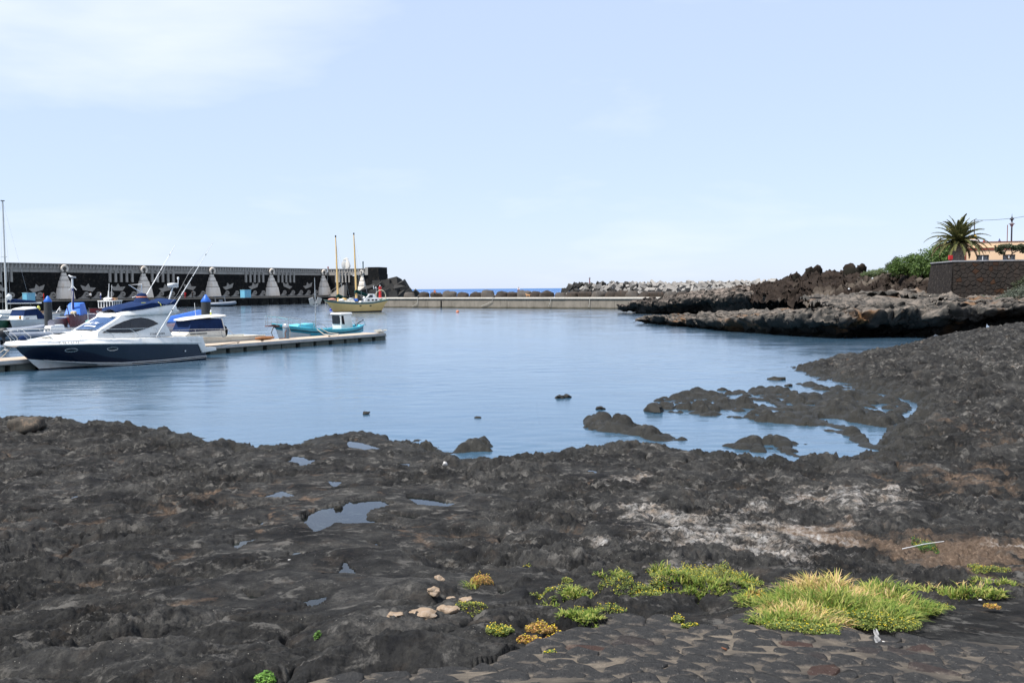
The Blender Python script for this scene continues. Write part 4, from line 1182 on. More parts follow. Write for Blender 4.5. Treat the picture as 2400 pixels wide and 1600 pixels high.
    # house: sides lean inwards
    def yb(z): return 1.33 - (z - 1.4) * .20
    side = [(2.30, 1.42), (2.42, 1.80), (3.02, 2.12), (3.62, 2.44), (3.8, 2.60), (6.78, 2.60), (6.62, 2.35), (6.33, 2.03), (6.64, 1.36)]
    m = MB(); n = len(side)
    vs = [(x, -yb(z), z) for x, z in side] + [(x, yb(z), z) for x, z in side]
    m.add(vs, [tuple(range(n)), tuple(range(2 * n - 1, n - 1, -1))] + [(i, n + i, n + (i + 1) % n, (i + 1) % n) for i in range(n)])
    house = m.build('cabin', M_GEL, root, bevel=.035, smooth=True)
    # windscreen
    def ws(t, k):     # t up the screen, k across
        x = 2.40 + 1.22 * t; z = 1.815 + .62 * t; y = k * (1.10 - .06 * t); bow = .22 * k * k
        return (x + bow * .7 - .075, y, z + .045 - bow * .1)
    m = MB(); m.grid([[ws(t, k) for k in np.linspace(-1, 1, 13)] for t in np.linspace(0.02, .98, 5)]); scr = m.build('windscreen', plain('blue_screen_cover', (.020, .065, .17), .3, .18, 1.4), root, smooth=True)
    m = MB()
    for k in (-1.0, 1.0): m.tube([ws(t, k) for t in np.linspace(-.02, 1.0, 6)], .045, 6)
    m.build('windscreen_frame', M_GEL, scr, smooth=True)
    m = MB(); m.tube([ws(.02, -.5), ws(.55, -.62)], .012, 5); m.build('wiper', M_BLACK, scr)
    m = MB(); m.tube([ws(.02, .5), ws(.5, .42)], .012, 5); m.build('wiper', M_BLACK, scr)
    # lettering on the screen cover
    pa, pb = Vector(ws(.40, .66)), Vector(ws(.40, -.42)); pc = Vector(ws(.75, .1)); ux = (pb - pa).normalized(); nn = ux.cross((pc - (pa + pb) / 2)).normalized(); uy = nn.cross(ux)
    if nn.x > 0: nn = -nn; uy = nn.cross(ux)
    T = Matrix(((ux.x, uy.x, nn.x, 0), (ux.y, uy.y, nn.y, 0), (ux.z, uy.z, nn.z, 0), (0, 0, 0, 1)))
    t1 = text_mesh('name_lettering', 'Badd. Mar', .30, M_PRINTW, scr, shear=.25); T.translation = pa + nn * .05; t1.matrix_local = T.copy()
    m = MB(); m.grid([[tuple(Vector(ws(t + .04 * (1 - k * k), k * .6)) + nn * .03) for k in np.linspace(-.95, .6, 9)] for t in (.20, .27)]); m.build('name_swoosh', M_PRINTW, scr)
    # side windows
    win = [(2.66, 1.735), (2.95, 1.88), (3.4, 2.08), (3.9, 2.25), (4.4, 2.37), (4.88, 2.41), (5.3, 2.34), (5.6, 2.22), (5.86, 2.08), (5.5, 1.97), (5.0, 1.83), (4.55, 1.73), (4.2, 1.69), (3.9, 1.685)]
    for sd in (-1, 1):
        m = MB(); m.add([(x, sd * (yb(z) + .012), z) for x, z in win], [tuple(range(len(win)))]); w = m.build('side_window', M_GLASS, house)
        m = MB(); m.add([(x, sd * (yb(z) + .020), z) for x, z in [(3.72, 1.70), (4.02, 1.70), (4.02, 2.27), (3.9, 2.235), (3.72, 2.18)]], [(0, 1, 2, 3, 4)]); m.build('curtain', plain('grey_curtain', (.075, .075, .08), .8), w)
        m = MB(); m.add([(x, sd * (yb(z) + .020), z) for x, z in [(4.25, 1.72), (5.1, 1.89), (5.25, 2.30), (4.88, 2.37), (4.25, 2.31)]], [(0, 1, 2, 3, 4)]); m.build('curtain', MATS['grey_curtain'], w)
        m = MB(); m.tube([(x, sd * (yb(z) + .014), z) for x, z in win + win[:1]], .016, 5); m.build('window_seal', M_BLACK, w)
    # flybridge moulding
    m = MB(); rows = []
    st = [(3.50, .70, 2.45, 2.55), (3.62, .92, 2.44, 2.66), (3.9, 1.08, 2.45, 2.75), (4.5, 1.18, 2.48, 2.80), (5.2, 1.24, 2.51, 2.86), (6.0, 1.26, 2.53, 3.00), (6.75, 1.27, 2.55, 3.12), (6.95, 1.26, 2.58, 3.12), (7.05, 1.24, 2.62, 2.80), (7.22, 1.18, 2.66, 2.74)]
    for x, w, z0, z1 in st:
        half = [(w - .16, z0), (w - .02, z0 + .03), (w + .03, z0 + .10), (w, z0 + (z1 - z0) * .62), (w - .07, z1), (w - .13, z1), (w - .15, min(z1 - .05, 2.74))]
        rows.append([(x, -y, z) for y, z in half] + [(x, y, z) for y, z in reversed(half)])
    m.grid(rows, True); m.add(rows[0], [tuple(range(len(rows[0])))]); m.add(rows[-1], [tuple(range(len(rows[0])))])
    fly = m.build('flybridge', M_GEL, root, smooth=50)
    # canvas cover
    m = MB(); rows = []
    for x, w, zt, zb in ((3.78, .62, 2.86, 2.74), (3.95, .95, 2.98, 2.78), (4.4, 1.14, 3.10, 2.80), (5.0, 1.20, 3.17, 2.86), (5.5, 1.22, 3.25, 2.93), (6.0, 1.24, 3.26, 3.00), (6.35, 1.24, 3.17, 3.06), (6.7, 1.24, 3.30, 3.08), (7.02, 1.22, 3.40, 3.06)):
        rows.append([(x, k_ * w, (zb if abs(k_) == 1 else zt - .10 * abs(k_) ** 3 + .03 * math.sin(x * 9 + k_ * 4))) for k_ in (-1, -.985, -.8, -.5, 0, .5, .8, .985, 1)])
    m.grid(rows); m.add(rows[-1], [tuple(range(9))]); cov = m.build('flybridge_cover', M_CANV, root, smooth=True)
    m = MB(); m.lathe([(.62, 3.10), (.42, 3.28), (.30, 3.44), (.27, 3.50), (.26, 3.60), (.20, 3.68), (.02, 3.71)], 16, (5.78, .12)); m.build('console_cover', M_CANV, cov, smooth=True)
    m = MB(); m.lathe([(.288, 3.455), (.30, 3.475), (.298, 3.50), (.285, 3.52)], 16, (5.78, .12), False); m.build('orange_band', plain('orange_webbing', (.75, .25, .10), .6), cov, smooth=True)
    m = MB(); m.tube([(5.95, -1.1, 3.22), (6.0, -1.24, 3.12), (6.02, -1.27, 3.02)], .02, 5); m.build('yellow_strap', plain('yellow_webbing', (.55, .55, .12), .7), cov)
    m = MB(); m.tube([(5.2, -.75, 3.19), (5.5, -.82, 3.19), (5.8, -.80, 3.23)], .02, 5); m.build('yellow_strap', MATS['yellow_webbing'], cov)
    # radar and mast gear
    m = MB(); m.tube([(7.35, 0, 3.30), (7.62, 0, 4.02)], .04, 8); rad = m.build('radar_pole', M_WHITE, root, smooth=True)
    m = MB(); m.lathe([(.05, 3.98), (.24, 4.02), (.285, 4.08), (.295, 4.16), (.27, 4.23), (.05, 4.25)], 20, (7.62, 0)); m.build('radar_dome', M_GEL, rad, smooth=True)
    text_mesh('radar_lettering', 'Raymarine', .085, plain('dark_red_print', (.12, .01, .02), .6), rad, (7.44, -.300, 4.12), (R(90), 0, 0))
    m = MB(); m.tube([(7.85, 0, 3.98), (7.95, 0, 4.02), (7.97, 0, 4.42)], .02, 6); m.lathe([(.04, 4.42), (.055, 4.46), (.055, 4.56), (.02, 4.58)], 10, (7.97, 0)); m.build('gps_antenna', M_WHITE, rad, smooth=True)
    m = MB(); fr = [(5.95, .35, 3.55), (5.93, .35, 4.17), (5.30, .55, 4.15), (5.93, .35, 3.72)]; m.tube([fr[0], fr[1], fr[2], fr[3]], .035, 6); m.tube([(5.9, .35, 3.62), (5.45, .5, 3.46)], .03, 6); m.build('rod_frame', M_WHITE, root, smooth=True)
    # outriggers
    for sd in (-1, 1):
        b_ = (5.51, -1.52, 1.40) if sd < 0 else (6.1, 1.42, 2.4); t_ = (8.51, -2.5, 6.44) if sd < 0 else (9.53, 2.5, 6.46)
        m = MB(); N = 12; m.tube([tuple(b_[i] + (t_[i] - b_[i]) * k / N for i in range(3)) for k in range(N + 1)], [.036 - .026 * k / N for k in range(N + 1)], 7); og = m.build('outrigger', M_WHITE, root, smooth=True)
        for k in (.27, .42, .62, .86):
            q = [b_[i] + (t_[i] - b_[i]) * k for i in range(3)]; q2 = [b_[i] + (t_[i] - b_[i]) * (k + .01) for i in range(3)]
            m = MB(); m.tube([q, q2], .042 - .02 * k, 7); m.build('rod_collar', M_BLACK, og)
        m = MB(); q = [b_[i] + (t_[i] - b_[i]) * .5 for i in range(3)]; m.tube([t_, (t_[0] - 1.2, t_[1] * .8, t_[2] - 1.6), (q[0] - .35, q[1] * .9, q[2] - .3), (6.6, sd * 1.2, 3.1)], .006, 4); m.build('rigging_line', plain('thin_line', (.5, .5, .5), .7), og)
    # guard rails
    path = [(5.75, 1.52, 1.40), (5.5, 1.54, 1.86), (2.74, 1.46, 1.90), (1.2, 1.26, 1.95), (0.0, .98, 1.99), (-.8, .62, 2.0), (-1.35, .26, 1.97), (-1.62, 0, 1.95)]
    for sd in (-1, 1):
        m = MB(); m.tube([(x, sd * y, z) for x, y, z in path], .016, 6); rl = m.build('guard_rail', M_STEEL, root, smooth=True)
        for (xa, ya, za), (xb, yb_, zb) in (((-1.2, .18, 1.40), (-1.55, .08, 1.95)), ((-.75, .48, 1.45), (-1.15, .42, 1.98)), ((.15, .95, 1.46), (-.35, .85, 2.0)), ((1.55, 1.26, 1.48), (1.05, 1.23, 1.95)), ((3.1, 1.46, 1.46), (2.5, 1.44, 1.905)), ((4.5, 1.52, 1.43), (4.0, 1.50, 1.88))):
            m = MB(); m.tube([(xa, sd * ya, za), (xa, sd * ya, za + .14), (xb, sd * yb_, zb)], .013, 6); m.build('stanchion', M_STEEL, rl, smooth=True)
    # portholes
    for x, z in ((1.09, .93), (3.02, .90)):
        for sd in (-1, 1):
            t = (x + .9) / 9.4; p0 = H.p(4, t, sd); p1 = H.p(5, t, sd); f = (z - p0[2]) / (p1[2] - p0[2]); y = abs(p0[1] + (p1[1] - p0[1]) * f) + .012
            sl = (lerp(bm, t + .03) - lerp(bm, t - .03)) / (.06 * 9.4); lean = (p1[1] - p0[1]) * sd / (p1[2] - p0[2])
            def pp(c_, s_, off): return (x + .27 * c_, sd * (y + off + .27 * c_ * sl + .085 * s_ * lean), z + .085 * s_)
            ring = [pp(math.cos(a_), math.sin(a_), .012) for a_ in [2 * math.pi * i / 20 for i in range(21)]]
            m = MB(); m.tube(ring, .016, 6, False); ph = m.build('porthole', M_STEEL, hull, smooth=True)
            m = MB(); m.add([pp(math.cos(a_), math.sin(a_), .006) for a_ in [2 * math.pi * i / 20 for i in range(20)]], [tuple(range(20))]); m.build('pane', M_GLASS, ph)
    # registration and maker lettering
    t0_, t1_ = .20, .285; pA = Vector(gw.p(1, t0_, -1)); pB = Vector(gw.p(1, t1_, -1)); pA2 = Vector(gw.p(2, t0_, -1))
    yaw = math.atan2(pB.y - pA.y, pB.x - pA.x); tilt = math.atan2(pA2.y - pA.y, pA2.z - pA.z)
    text_mesh('registration', '7ª TE 1-21-12', .165, M_PRINT, gun, (pA.x, pA.y - .045, pA.z + .035), (R(90) - tilt, 0, yaw), xscale=1.05)
    text_mesh('maker_lettering', 'STARFISHER', .16, plain('grey_print', (.09, .09, .09), .5), house, (5.28, -yb(1.50) - .014, 1.49), (R(90) - .19, 0, 0), xscale=1.05)
    text_mesh('model_lettering', 'TT', .07, M_PRINT, gun, (3.25, -1.615, 1.24), (R(90), 0, 0))
    for x, z in ((7.2, .55), (7.6, 1.12)):
        m = MB(); m.lathe([(.04, 0), (.045, .02), (.02, .03)], 10); m.build('through_hull_fitting', M_WHITE, hull, loc=(x, -1.585 if z < 1 else -1.60, z), rot=(R(90), 0, 0), smooth=True)
    m = MB(); m.blob((-.72, -.05, 1.58), (.22, .17, .13), 10, 7, .15, 4); m.build('windlass_cover', M_CANV, root, smooth=True)
    m = MB(); m.tube([(-1.5, 0, 1.38), (-1.62, 0, 1.30), (-1.45, 0, 1.05)], .04, 6); m.tube([(-1.55, -.16, 1.08), (-1.40, 0, 1.02), (-1.55, .16, 1.08)], .03, 6); m.build('anchor', M_STEEL, root, smooth=True)
    m = MB()
    for i in range(5):
        a0 = i * 1.3; m.tube([(.15 + .2 * math.cos(a0 + t) * (1 + .1 * i), -.55 + .1 * math.sin(a0 + t), 1.56 + .012 * i) for t in np.linspace(0, 5.5, 12)], .014, 4)
    m.build('coiled_line', M_ROPE, root)
    return root
motor_yacht()
# ================================================================== pontoon, piles and the other boats
M_DECKT = plain('pontoon_deck', (.46, .37, .285), .85, .10, 4, grime=(.36, .32, .27))
M_FLOAT = plain('float_concrete', (.135, .145, .125), .85, .15, 2, grime=(.05, .045, .03))
DF = Frame(gz(-160, 858.8, .5), gz(902, 781, .5)); DL = DF.s_at(902, 0)
SGD = -1.0 if np.dot(np.array([-math.sin(DF.rz), math.cos(DF.rz)]), DF.n) < 0 else 1.0
def od(v): return SGD * v
dock = thing('pontoon', 'long floating pontoon with tan deck and grey floats reaching into the harbour', 'pontoon', DF.pt(0, 0, 0), DF.rz)
W = 2.1; s_ = 0.0; i = 0
while s_ < DL - .1:
    e = min(DL, s_ + 6.0); m = MB(); m.box(s_ + .012, e - .012, od(-.06), od(-W + .06), .44, .52); m.build('deck_section', M_DECKT, dock); s_ = e
for oo in (0.0, -W):
    m = MB(); m.box(0, DL, od(oo + .05), od(oo - .05), .30, .515) if oo == 0 else m.box(0, DL, od(oo + .05), od(oo - .05), .30, .51); m.build('edge_beam', M_ALU, dock, bevel=.015)
m = MB(); m.box(DL - .06, DL + .02, od(-.05), od(-W + .05), .30, .512); m.build('end_beam', M_ALU, dock)
m = MB(); m.tube([(0, od(.075), .33), (DL, od(.075), .33)], .035, 6); m.build('rub_rail', plain('grey_rubber', (.16, .16, .15), .7), dock, smooth=True)
fb = [(879, 902), (846, 871), (811, 838), (777, 805), (740, 769), (702, 733), (659, 691), (624, 657), (576, 614), (536, 568), (490, 527), (440, 480), (395, 432), (340, 388), (290, 330), (240, 282), (190, 232), (150, 182), (105, 143), (18, 78), (-50, 5), (-130, -62)]
for a, b in fb:
    xa, xb = DF.s_at(a, 0), DF.s_at(b, 0); m = MB(); m.box(xa, xb, od(-.02), od(-W + .02), -.5, .30); m.build('float', M_FLOAT, dock, bevel=.02)
m = MB(); m.box(.1, DL - .3, od(-.35), od(-W + .35), -.2, .43); m.build('frame_beam', M_BLACK, dock)
def cleat(px, o, root=dock):
    x = DF.s_at(px, o); m = MB(); m.tube([(x - .12, od(o), .60), (x + .12, od(o), .60)], .022, 6); m.tube([(x - .05, od(o), .52), (x - .05, od(o), .60)], .02, 6); m.tube([(x + .05, od(o), .52), (x + .05, od(o), .60)], .02, 6); m.build('cleat', M_BLACK, root, smooth=True)
for px in (555, 612, 770, 888): cleat(px, -.25)
# rope heap at the end
rr = random.Random(5)
m = MB()
for i in range(6):
    c = (DF.s_at(890, -.3) + rr.uniform(-.5, .3), od(-.35 + rr.uniform(-.25, .2)))
    m.tube([(c[0] + .28 * math.cos(t) * rr.uniform(.8, 1.2), c[1] + .2 * math.sin(t), .56 + .03 * i + .01 * t) for t in np.linspace(0, 7, 16)], .03, 5)
tag(m.build('rope_heap', M_ROPE, None, loc=dock.location, rot=(0, 0, DF.rz)), 'heap of pale mooring rope on the far end of the pontoon', 'rope')
m = MB()
for k_ in (0, .12, .22):
    x = DL + .06 + k_ * .3; m.tube([(x, od(-.1 - k_), .54), (x + .06, od(-.05 - k_), .3), (x + .03, od(-.06 - k_), -.1)], .025, 5)
m.build('hanging_rope', M_ROPE, dock)
m = MB(); x = DF.s_at(770, -1.2)
m.tube([(x - .3, od(-2.1), 1.0), (x - .1, od(-1.6), .62), (x, od(-.9), .56), (x + .1, od(-.4), .6)], .035, 5); m.tube([(x + .1, od(-2.1), 1.05), (x + .6, od(-1.8), .7), (x + 1.0, od(-1.2), .6)], .03, 5)
tag(m.build('mooring_rope', M_ROPE, None, loc=dock.location, rot=(0, 0, DF.rz)), 'pale mooring rope lying across the pontoon below the turquoise boat', 'rope')
# service pedestal
x = DF.s_at(668, -1.55); p = DF.pt(x, -1.55, .52)
ped = thing('service_pedestal', 'grey blue power pedestal with domed steel cap standing on the pontoon', 'pedestal', p, DF.rz)
m = MB(); m.lathe([(.21, 0), (.21, .72), (.20, .74)], 16); m.build('body', plain('pedestal_blue', (.13, .20, .26), .35, .1), ped, smooth=True)
m = MB(); m.lathe([(.225, .74), (.23, .80), (.22, .92), (.16, 1.0), (.04, 1.03)], 16); m.build('cap', M_STEEL, ped, smooth=True)
m = MB(); m.tube([(-.15, -.19, .6), (-.26, -.16, .4), (-.22, -.18, .1), (-.35, -.1, .03), (-.7, -.05, .02)], .03, 6); m.build('hose', plain('brown_hose', (.16, .06, .03), .6), ped, smooth=True)
m = MB(); m.tube([(.1, -.22, .7), (.16, -.24, .45), (.08, -.25, .25), (.14, -.22, .05)], .025, 6); m.build('cable', M_ROPE, ped, smooth=True)
# finger pontoon behind
fa = DF.pt(DF.s_at(640, -W), -W - .05, 0); fdir = -DF.n
root = thing('finger_pontoon', 'narrow grey finger pontoon branching off behind the long pontoon', 'pontoon', fa, DF.rz)
m = MB(); m.box(-.45, .45, od(0), od(-5.5), .36, .48); m.build('deck', M_DECKT, root)
m = MB(); m.box(-.48, .48, od(-5.4), od(-5.7), .28, .50); m.build('end_beam', M_ALU, root)
m = MB(); m.box(-.4, .4, od(-3.6), od(-5.3), -.4, .36); m.build('float', M_FLOAT, root, bevel=.02)
# fender board on the dock
p = DF.pt(DF.s_at(618, -1.7), -1.7, .53)
m = MB(); m.blob((0, 0, .12), (.95, .22, .12), 12, 6, .1, 3); o = m.build('fender_mat', plain('brown_mat', (.28, .13, .06), .8, .25, 3), None, True, loc=p, rot=(0, 0, DF.rz)); tag(o, 'brown and white padded mat lying on the pontoon left of the pedestal', 'mat')

# mooring piles with blue cones
def pile(px, D, w_px, ytop, ycap, lab):
    t = gd(px, ytop, D); c = gd(px, ycap, D); r = w_px * D / 2200 / 2
    root = thing('mooring_pile', lab, 'mooring pile', (t[0], t[1], -1.0))
    m = MB(); m.lathe([(r, 0), (r, c[2] + 1.0)], 18); m.build('shaft', plain('dark_pile', (.028, .030, .030), .7, .2, 1.5, grime=(.05, .05, .045)), root, smooth=True)
    m = MB(); m.lathe([(r * 1.04, c[2] + .99), (r * 1.06, c[2] + 1.06), (r * .2, t[2] + .97), (.01, t[2] + 1.0)], 18); m.build('cap', plain('blue_plastic', (.012, .12, .50), .45, .1), root, smooth=True)
pile(111.5, 75, 17.5, 693, 707, 'dark round pile with blue cone cap beside the navy canopy boat')
pile(482, 67, 21.5, 690, 707, 'dark round pile with blue cone cap behind the small cabin boat')

# mooring lines and fenders of the yacht
yo = gz(90.6, 866); ya = np.array([math.sin(R(36)), math.cos(R(36))]); yn = np.array([-ya[1], ya[0]])
def yw(x, y, z): return (float(yo[0] + ya[0] * x + yn[0] * y), float(yo[1] + ya[1] * x + yn[1] * y), z)
for nm_, lab_, a_, b_ in (('mooring_line', 'pair of pale mooring lines running left from the yacht bow', yw(-1.45, -.05, 1.25), gz(-30, 838, .55)), ('mooring_line', 'dark mooring line from the yacht stern platform to the pontoon', yw(8.9, .6, .68), DF.pt(DF.s_at(553, -.25), -.25, .60))):
    a_, b_ = np.array(a_), np.array(b_); m = MB(); m.tube([tuple(a_ + (b_ - a_) * t - np.array([0, 0, .35 * t * (1 - t) * 4 * .3])) for t in np.linspace(0, 1, 10)], .018, 5)
    if 'pair' in lab_: m.tube([tuple(a_ + np.array([.1, 0, -.1]) + (b_ + np.array([.4, -.3, 0]) - a_) * t - np.array([0, 0, .5 * t * (1 - t)])) for t in np.linspace(0, 1, 10)], .018, 5)
    tag(m.build(nm_, M_ROPE if 'pale' in lab_ else M_BLACK), lab_, 'rope')
def small_hull(root, L, B, zb, zs, rake=.5, bottom=None, side=None, railm=None, transom=.8, zm=None, floor=.35, deckmat=None, split=.5, railr=.035, cock=(.35, 1.0)):
    zm = zm if zm is not None else min(zb, zs) * .95
    sb = [(0, .02), (.06, .22 * B), (.15, .36 * B), (.3, .47 * B), (.5, .5 * B), (.8, .48 * B), (1, .5 * B * transom)]
    wb = [(0, .01), (.06, .08 * B), (.15, .19 * B), (.3, .33 * B), (.5, .42 * B), (.8, .42 * B), (1, .42 * B * transom)]
    mb_ = [(a, b_ * split + c * (1 - split)) for (a, b_), (_, c) in zip(sb, wb)]
    zt = [(0, zb), (.2, zb * .62 + zm * .38), (.45, zm), (.75, zm * .8 + zs * .2), (1, zs)]
    zmid = [(a, z * .52) for a, z in zt]
    H = Hull([(.5, L * .97, [(0, -.25), (1, -.25)], [(0, 0), (1, 0)]), (0, L, [(0, -.02), (1, -.02)], wb), (-rake * .45, L * 1.005, zmid, mb_), (-rake, L * 1.02, zt, sb)], 24)
    h = H.band('hull', 1, 3, side, root)
    H.band('hull_bottom', 0, 1, bottom, root)
    H.rail('gunwale', 3, railm or side, root, railr)
    H.deck('foredeck', 3, deckmat or side, root, .03, -.02, 0, cock[0], .06)
    H.deck('cockpit_floor', 3, deckmat or side, root, .06, -floor, cock[0] - .06, cock[1], 0)
    # inner sides of the cockpit
    m = MB()
    for sd in (-1, 1):
        m.grid([[(x, y - sd * .05, z - .01), (x, y - sd * .09, z - floor)] for x, y, z in [H.p(3, t, sd) for t in H.ss if t > cock[0] - .06]])
    m.build('cockpit_side', deckmat or side, root, smooth=True)
    return H
def outboard(root, x, y, z, mat, s=1.0):
    m = MB(); m.blob((x, y, z + .30 * s), (.20 * s, .16 * s, .24 * s), 10, 8, .1, 2); c = m.build('outboard_motor', mat, root, smooth=True)
    m = MB(); m.box(x - .05, x + .10, y - .06, y + .06, z - .6, z + .12); m.build('motor_leg', M_BLACK, c)

# ---- small cabin boat behind the pontoon
def beside(px, off):
    return np.array(DF.pt(DF.s_at(px, off), off, 0))
b_, s_ = beside(392, -3.6), beside(590, -3.4)
Lc = float(np.linalg.norm(s_ - b_))
cb = boat_root('cabin_boat', 'small cream cabin boat with white roof and navy canvas windows behind the pontoon', 'motorboat', b_, s_)
H = small_hull(cb, Lc, 2.3, 1.05, .80, .5, M_BLACK, M_GELW, M_GELW, .9, .82, .45, M_GELW, .7)
H.rail('rub_strip', 2, M_BLACK, cb, .018, .12)
x0 = lambda px: float(np.dot(beside(px, -3.5)[:2] - b_[:2], (s_ - b_)[:2]) / Lc)
xa, xb = x0(408), x0(505)
m = MB(); m.hexa([(xa, -.85, .95), (xb, -.9, .85), (xb, .9, .85), (xa, .85, .95)], [(xa + .5, -.78, 1.28), (xb, -.82, 1.28), (xb, .82, 1.28), (xa + .5, .78, 1.28)]); m.build('cabin', M_GELW, cb, bevel=.06, smooth=True)
m = MB(); m.hexa([(xa + .45, -.80, 1.27), (xb - .08, -.83, 1.27), (xb - .08, .83, 1.27), (xa + .45, .80, 1.27)], [(xa + .75, -.70, 1.98), (xb - .22, -.74, 2.02), (xb - .22, .74, 2.02), (xa + .75, .70, 1.98)]); m.build('canvas_windows', M_CANV, cb, bevel=.03)
for sd in (-1, 1):
    m = MB(); m.tube([(xb - .06, sd * .84, 1.25), (xb - .22, sd * .76, 2.02)], .035, 6); m.build('cabin_pillar', M_GEL, cb, smooth=True)
m = MB(); rows = []
for x, w, z, t in ((xa + .35, .45, 1.96, .02), (xa + .6, .72, 2.0, .05), (xa + 1.4, .84, 2.06, .09), (xb - .5, .88, 2.12, .12), (xb, .86, 2.15, .11), (xb + .18, .74, 2.14, .07), (xb + .25, .5, 2.12, .03)):
    rows.append([(x, -w, z), (x, -w - .03, z + t * .5), (x, -w + .06, z + t), (x, 0, z + t * 1.3), (x, w - .06, z + t), (x, w + .03, z + t * .5), (x, w, z), (x, 0, z - .02)])
m.grid(rows, True); m.add(rows[0], [tuple(range(8))]); m.add(rows[-1], [tuple(range(8))]); m.build('roof', M_GEL, cb, smooth=True)
m = MB(); m.tube([(x0(458), 0, 2.15), (x0(456), 0, 3.05)], .014, 5); m.build('whip_antenna', M_WHITE, cb)
m = MB(); m.tube([(x0(485), -.3, 2.2), (x0(486), -.3, 2.42)], .05, 6); m.build('flare_tube', plain('yellow_webbing', (.55, .55, .12), .7), cb)
m = MB(); m.tube([(x0(485), -.3, 2.42), (x0(486), -.3, 2.58)], .04, 6); m.build('mast_light', M_WHITE, cb)
m = MB(); m.blob((x0(524), .1, 1.12), (.26, .24, .38), 12, 8, .15, 6); m.build('engine_cover', plain('black_canvas', (.012, .014, .016), .85, .2, 4), cb, smooth=True)
for sd in (-1, 1):
    m = MB(); m.tube([(xa - .7, sd * .7, 1.4), (xa + .6, sd * 1.0, 1.42), (xb, sd * 1.05, 1.34), (xb + .5, sd * 1.06, .92)], .016, 6); rl = m.build('side_rail', M_STEEL, cb, smooth=True)
    for t in (xa - .3, xa + .9, xb - .4): m = MB(); m.tube([(t, sd * 1.0, .85), (t - .12, sd * .98, 1.40)], .013, 5); m.build('stanchion', M_STEEL, rl)
m = MB(); m.box(x0(424), x0(462), -.875, -.80, 1.10, 1.15); m.build('cabin_slot', M_GLASS, cb)

# ---- turquoise fishing boat
b_, s_ = beside(655, -4.3), beside(838, -3.6); Lt = float(np.linalg.norm(s_ - b_))
M_TURQ = plain('turquoise_paint', (.09, .50, .62), .35, .08, 1.5, grime=(.08, .42, .52)); M_TURD = plain('turquoise_dark', (.05, .32, .42), .4, .1, 1.5)
tb = boat_root('fishing_boat', 'turquoise wooden fishing boat with small white wheelhouse and bow rail', 'fishing boat', b_, s_)
sb = [(0, .03), (.05, .30), (.12, .55), (.25, .92), (.45, 1.12), (.7, 1.08), (.88, .85), (1, .35)]; wbt = [(0, .01), (.05, .10), (.12, .26), (.25, .58), (.45, .86), (.7, .84), (.88, .58), (1, .15)]
zt = [(0, 1.42), (.12, 1.22), (.3, 1.0), (.5, .86), (.7, .82), (.88, .92), (1, 1.05)]
H = Hull([(.5, Lt - .4, [(0, -.3), (1, -.3)], [(0, 0), (1, 0)]), (0, Lt - .1, [(0, 0), (1, 0)], wbt), (-.35, Lt + .1, [(a, z - .42) for a, z in zt], [(a, (b1 + b2 * 2) / 3) for (a, b1), (_, b2) in zip(wbt, sb)]), (-.55, Lt + .2, [(a, z - .22) for a, z in zt], [(a, b2 * .97) for a, b2 in sb]), (-.72, Lt + .3, zt, sb)], 28)
H.band('hull_bottom', 0, 2, M_GEL, tb); H.band('strake', 2, 3, M_TURD, tb); hb = H.band('hull', 3, 4, M_TURQ, tb)
H.rail('rub_rail', 3, plain('dark_rail', (.03, .02, .02), .6), tb, .035); H.rail('gunwale', 4, M_TURQ, tb, .05)
H.deck('foredeck', 4, M_TURQ, tb, .05, -.05, 0, .36, .06); H.deck('floor', 4, M_TURD, tb, .06, -.5, .3, 1, 0)
m = MB()
for sd in (-1, 1): m.grid([[(x, y - sd * .05, z - .01), (x, y - sd * .10, z - .5)] for x, y, z in [H.p(4, t, sd) for t in H.ss if t > .3]])
m.build('inner_side', M_TURD, tb, smooth=True)
xt = lambda px: float(np.dot(beside(px, -3.9)[:2] - b_[:2], (s_ - b_)[:2]) / Lt)
m = MB(); m.hexa([(xt(690), -.55, 1.0), (xt(728), -.62, .92), (xt(728), .62, .92), (xt(690), .55, 1.05)], [(xt(693), -.5, 1.30), (xt(727), -.55, 1.36), (xt(727), .55, 1.36), (xt(693), .5, 1.30)]); m.build('forward_locker', plain('turquoise_pale', (.13, .55, .66), .4), tb, bevel=.04, smooth=True)
m = MB(); m.box(xt(740), xt(764), -.6, .6, .55, .82); m.build('fish_box', M_GEL, tb, bevel=.03)
# wheelhouse
wa, wb_ = xt(786), xt(812)
m = MB(); m.hexa([(wa, -.50, .5), (wb_, -.52, .5), (wb_, .52, .5), (wa, .50, .5)], [(wa - .06, -.48, 1.95), (wb_ - .22, -.48, 1.95), (wb_ - .22, .48, 1.95), (wa - .06, .48, 1.95)]); wh = m.build('wheelhouse', M_GEL, tb, bevel=.08, smooth=True)
m = MB(); m.hexa([(wa - .16, -.58, 1.93), (wb_ - .14, -.58, 1.93), (wb_ - .14, .58, 1.93), (wa - .16, .58, 1.93)], [(wa - .10, -.52, 2.06), (wb_ - .22, -.52, 2.06), (wb_ - .22, .52, 2.06), (wa - .10, .52, 2.06)]); m.build('roof', M_GEL, wh, bevel=.04, smooth=True)
m = MB(); m.add([(wa - .075, -.40, 1.20), (wa - .03 - .09, -.40, 1.86), (wa - .03 - .09, .40, 1.86), (wa - .075, .40, 1.20)], [(0, 1, 2, 3)]); m.build('window', M_GLASS, wh)
m = MB(); m.add([(wa + .04, -.512, 1.20), (wa + .34, -.512, 1.16), (wa + .22, -.497, 1.84), (wa + .0, -.497, 1.84)], [(0, 1, 2, 3)]); m.build('window', M_GLASS, wh)
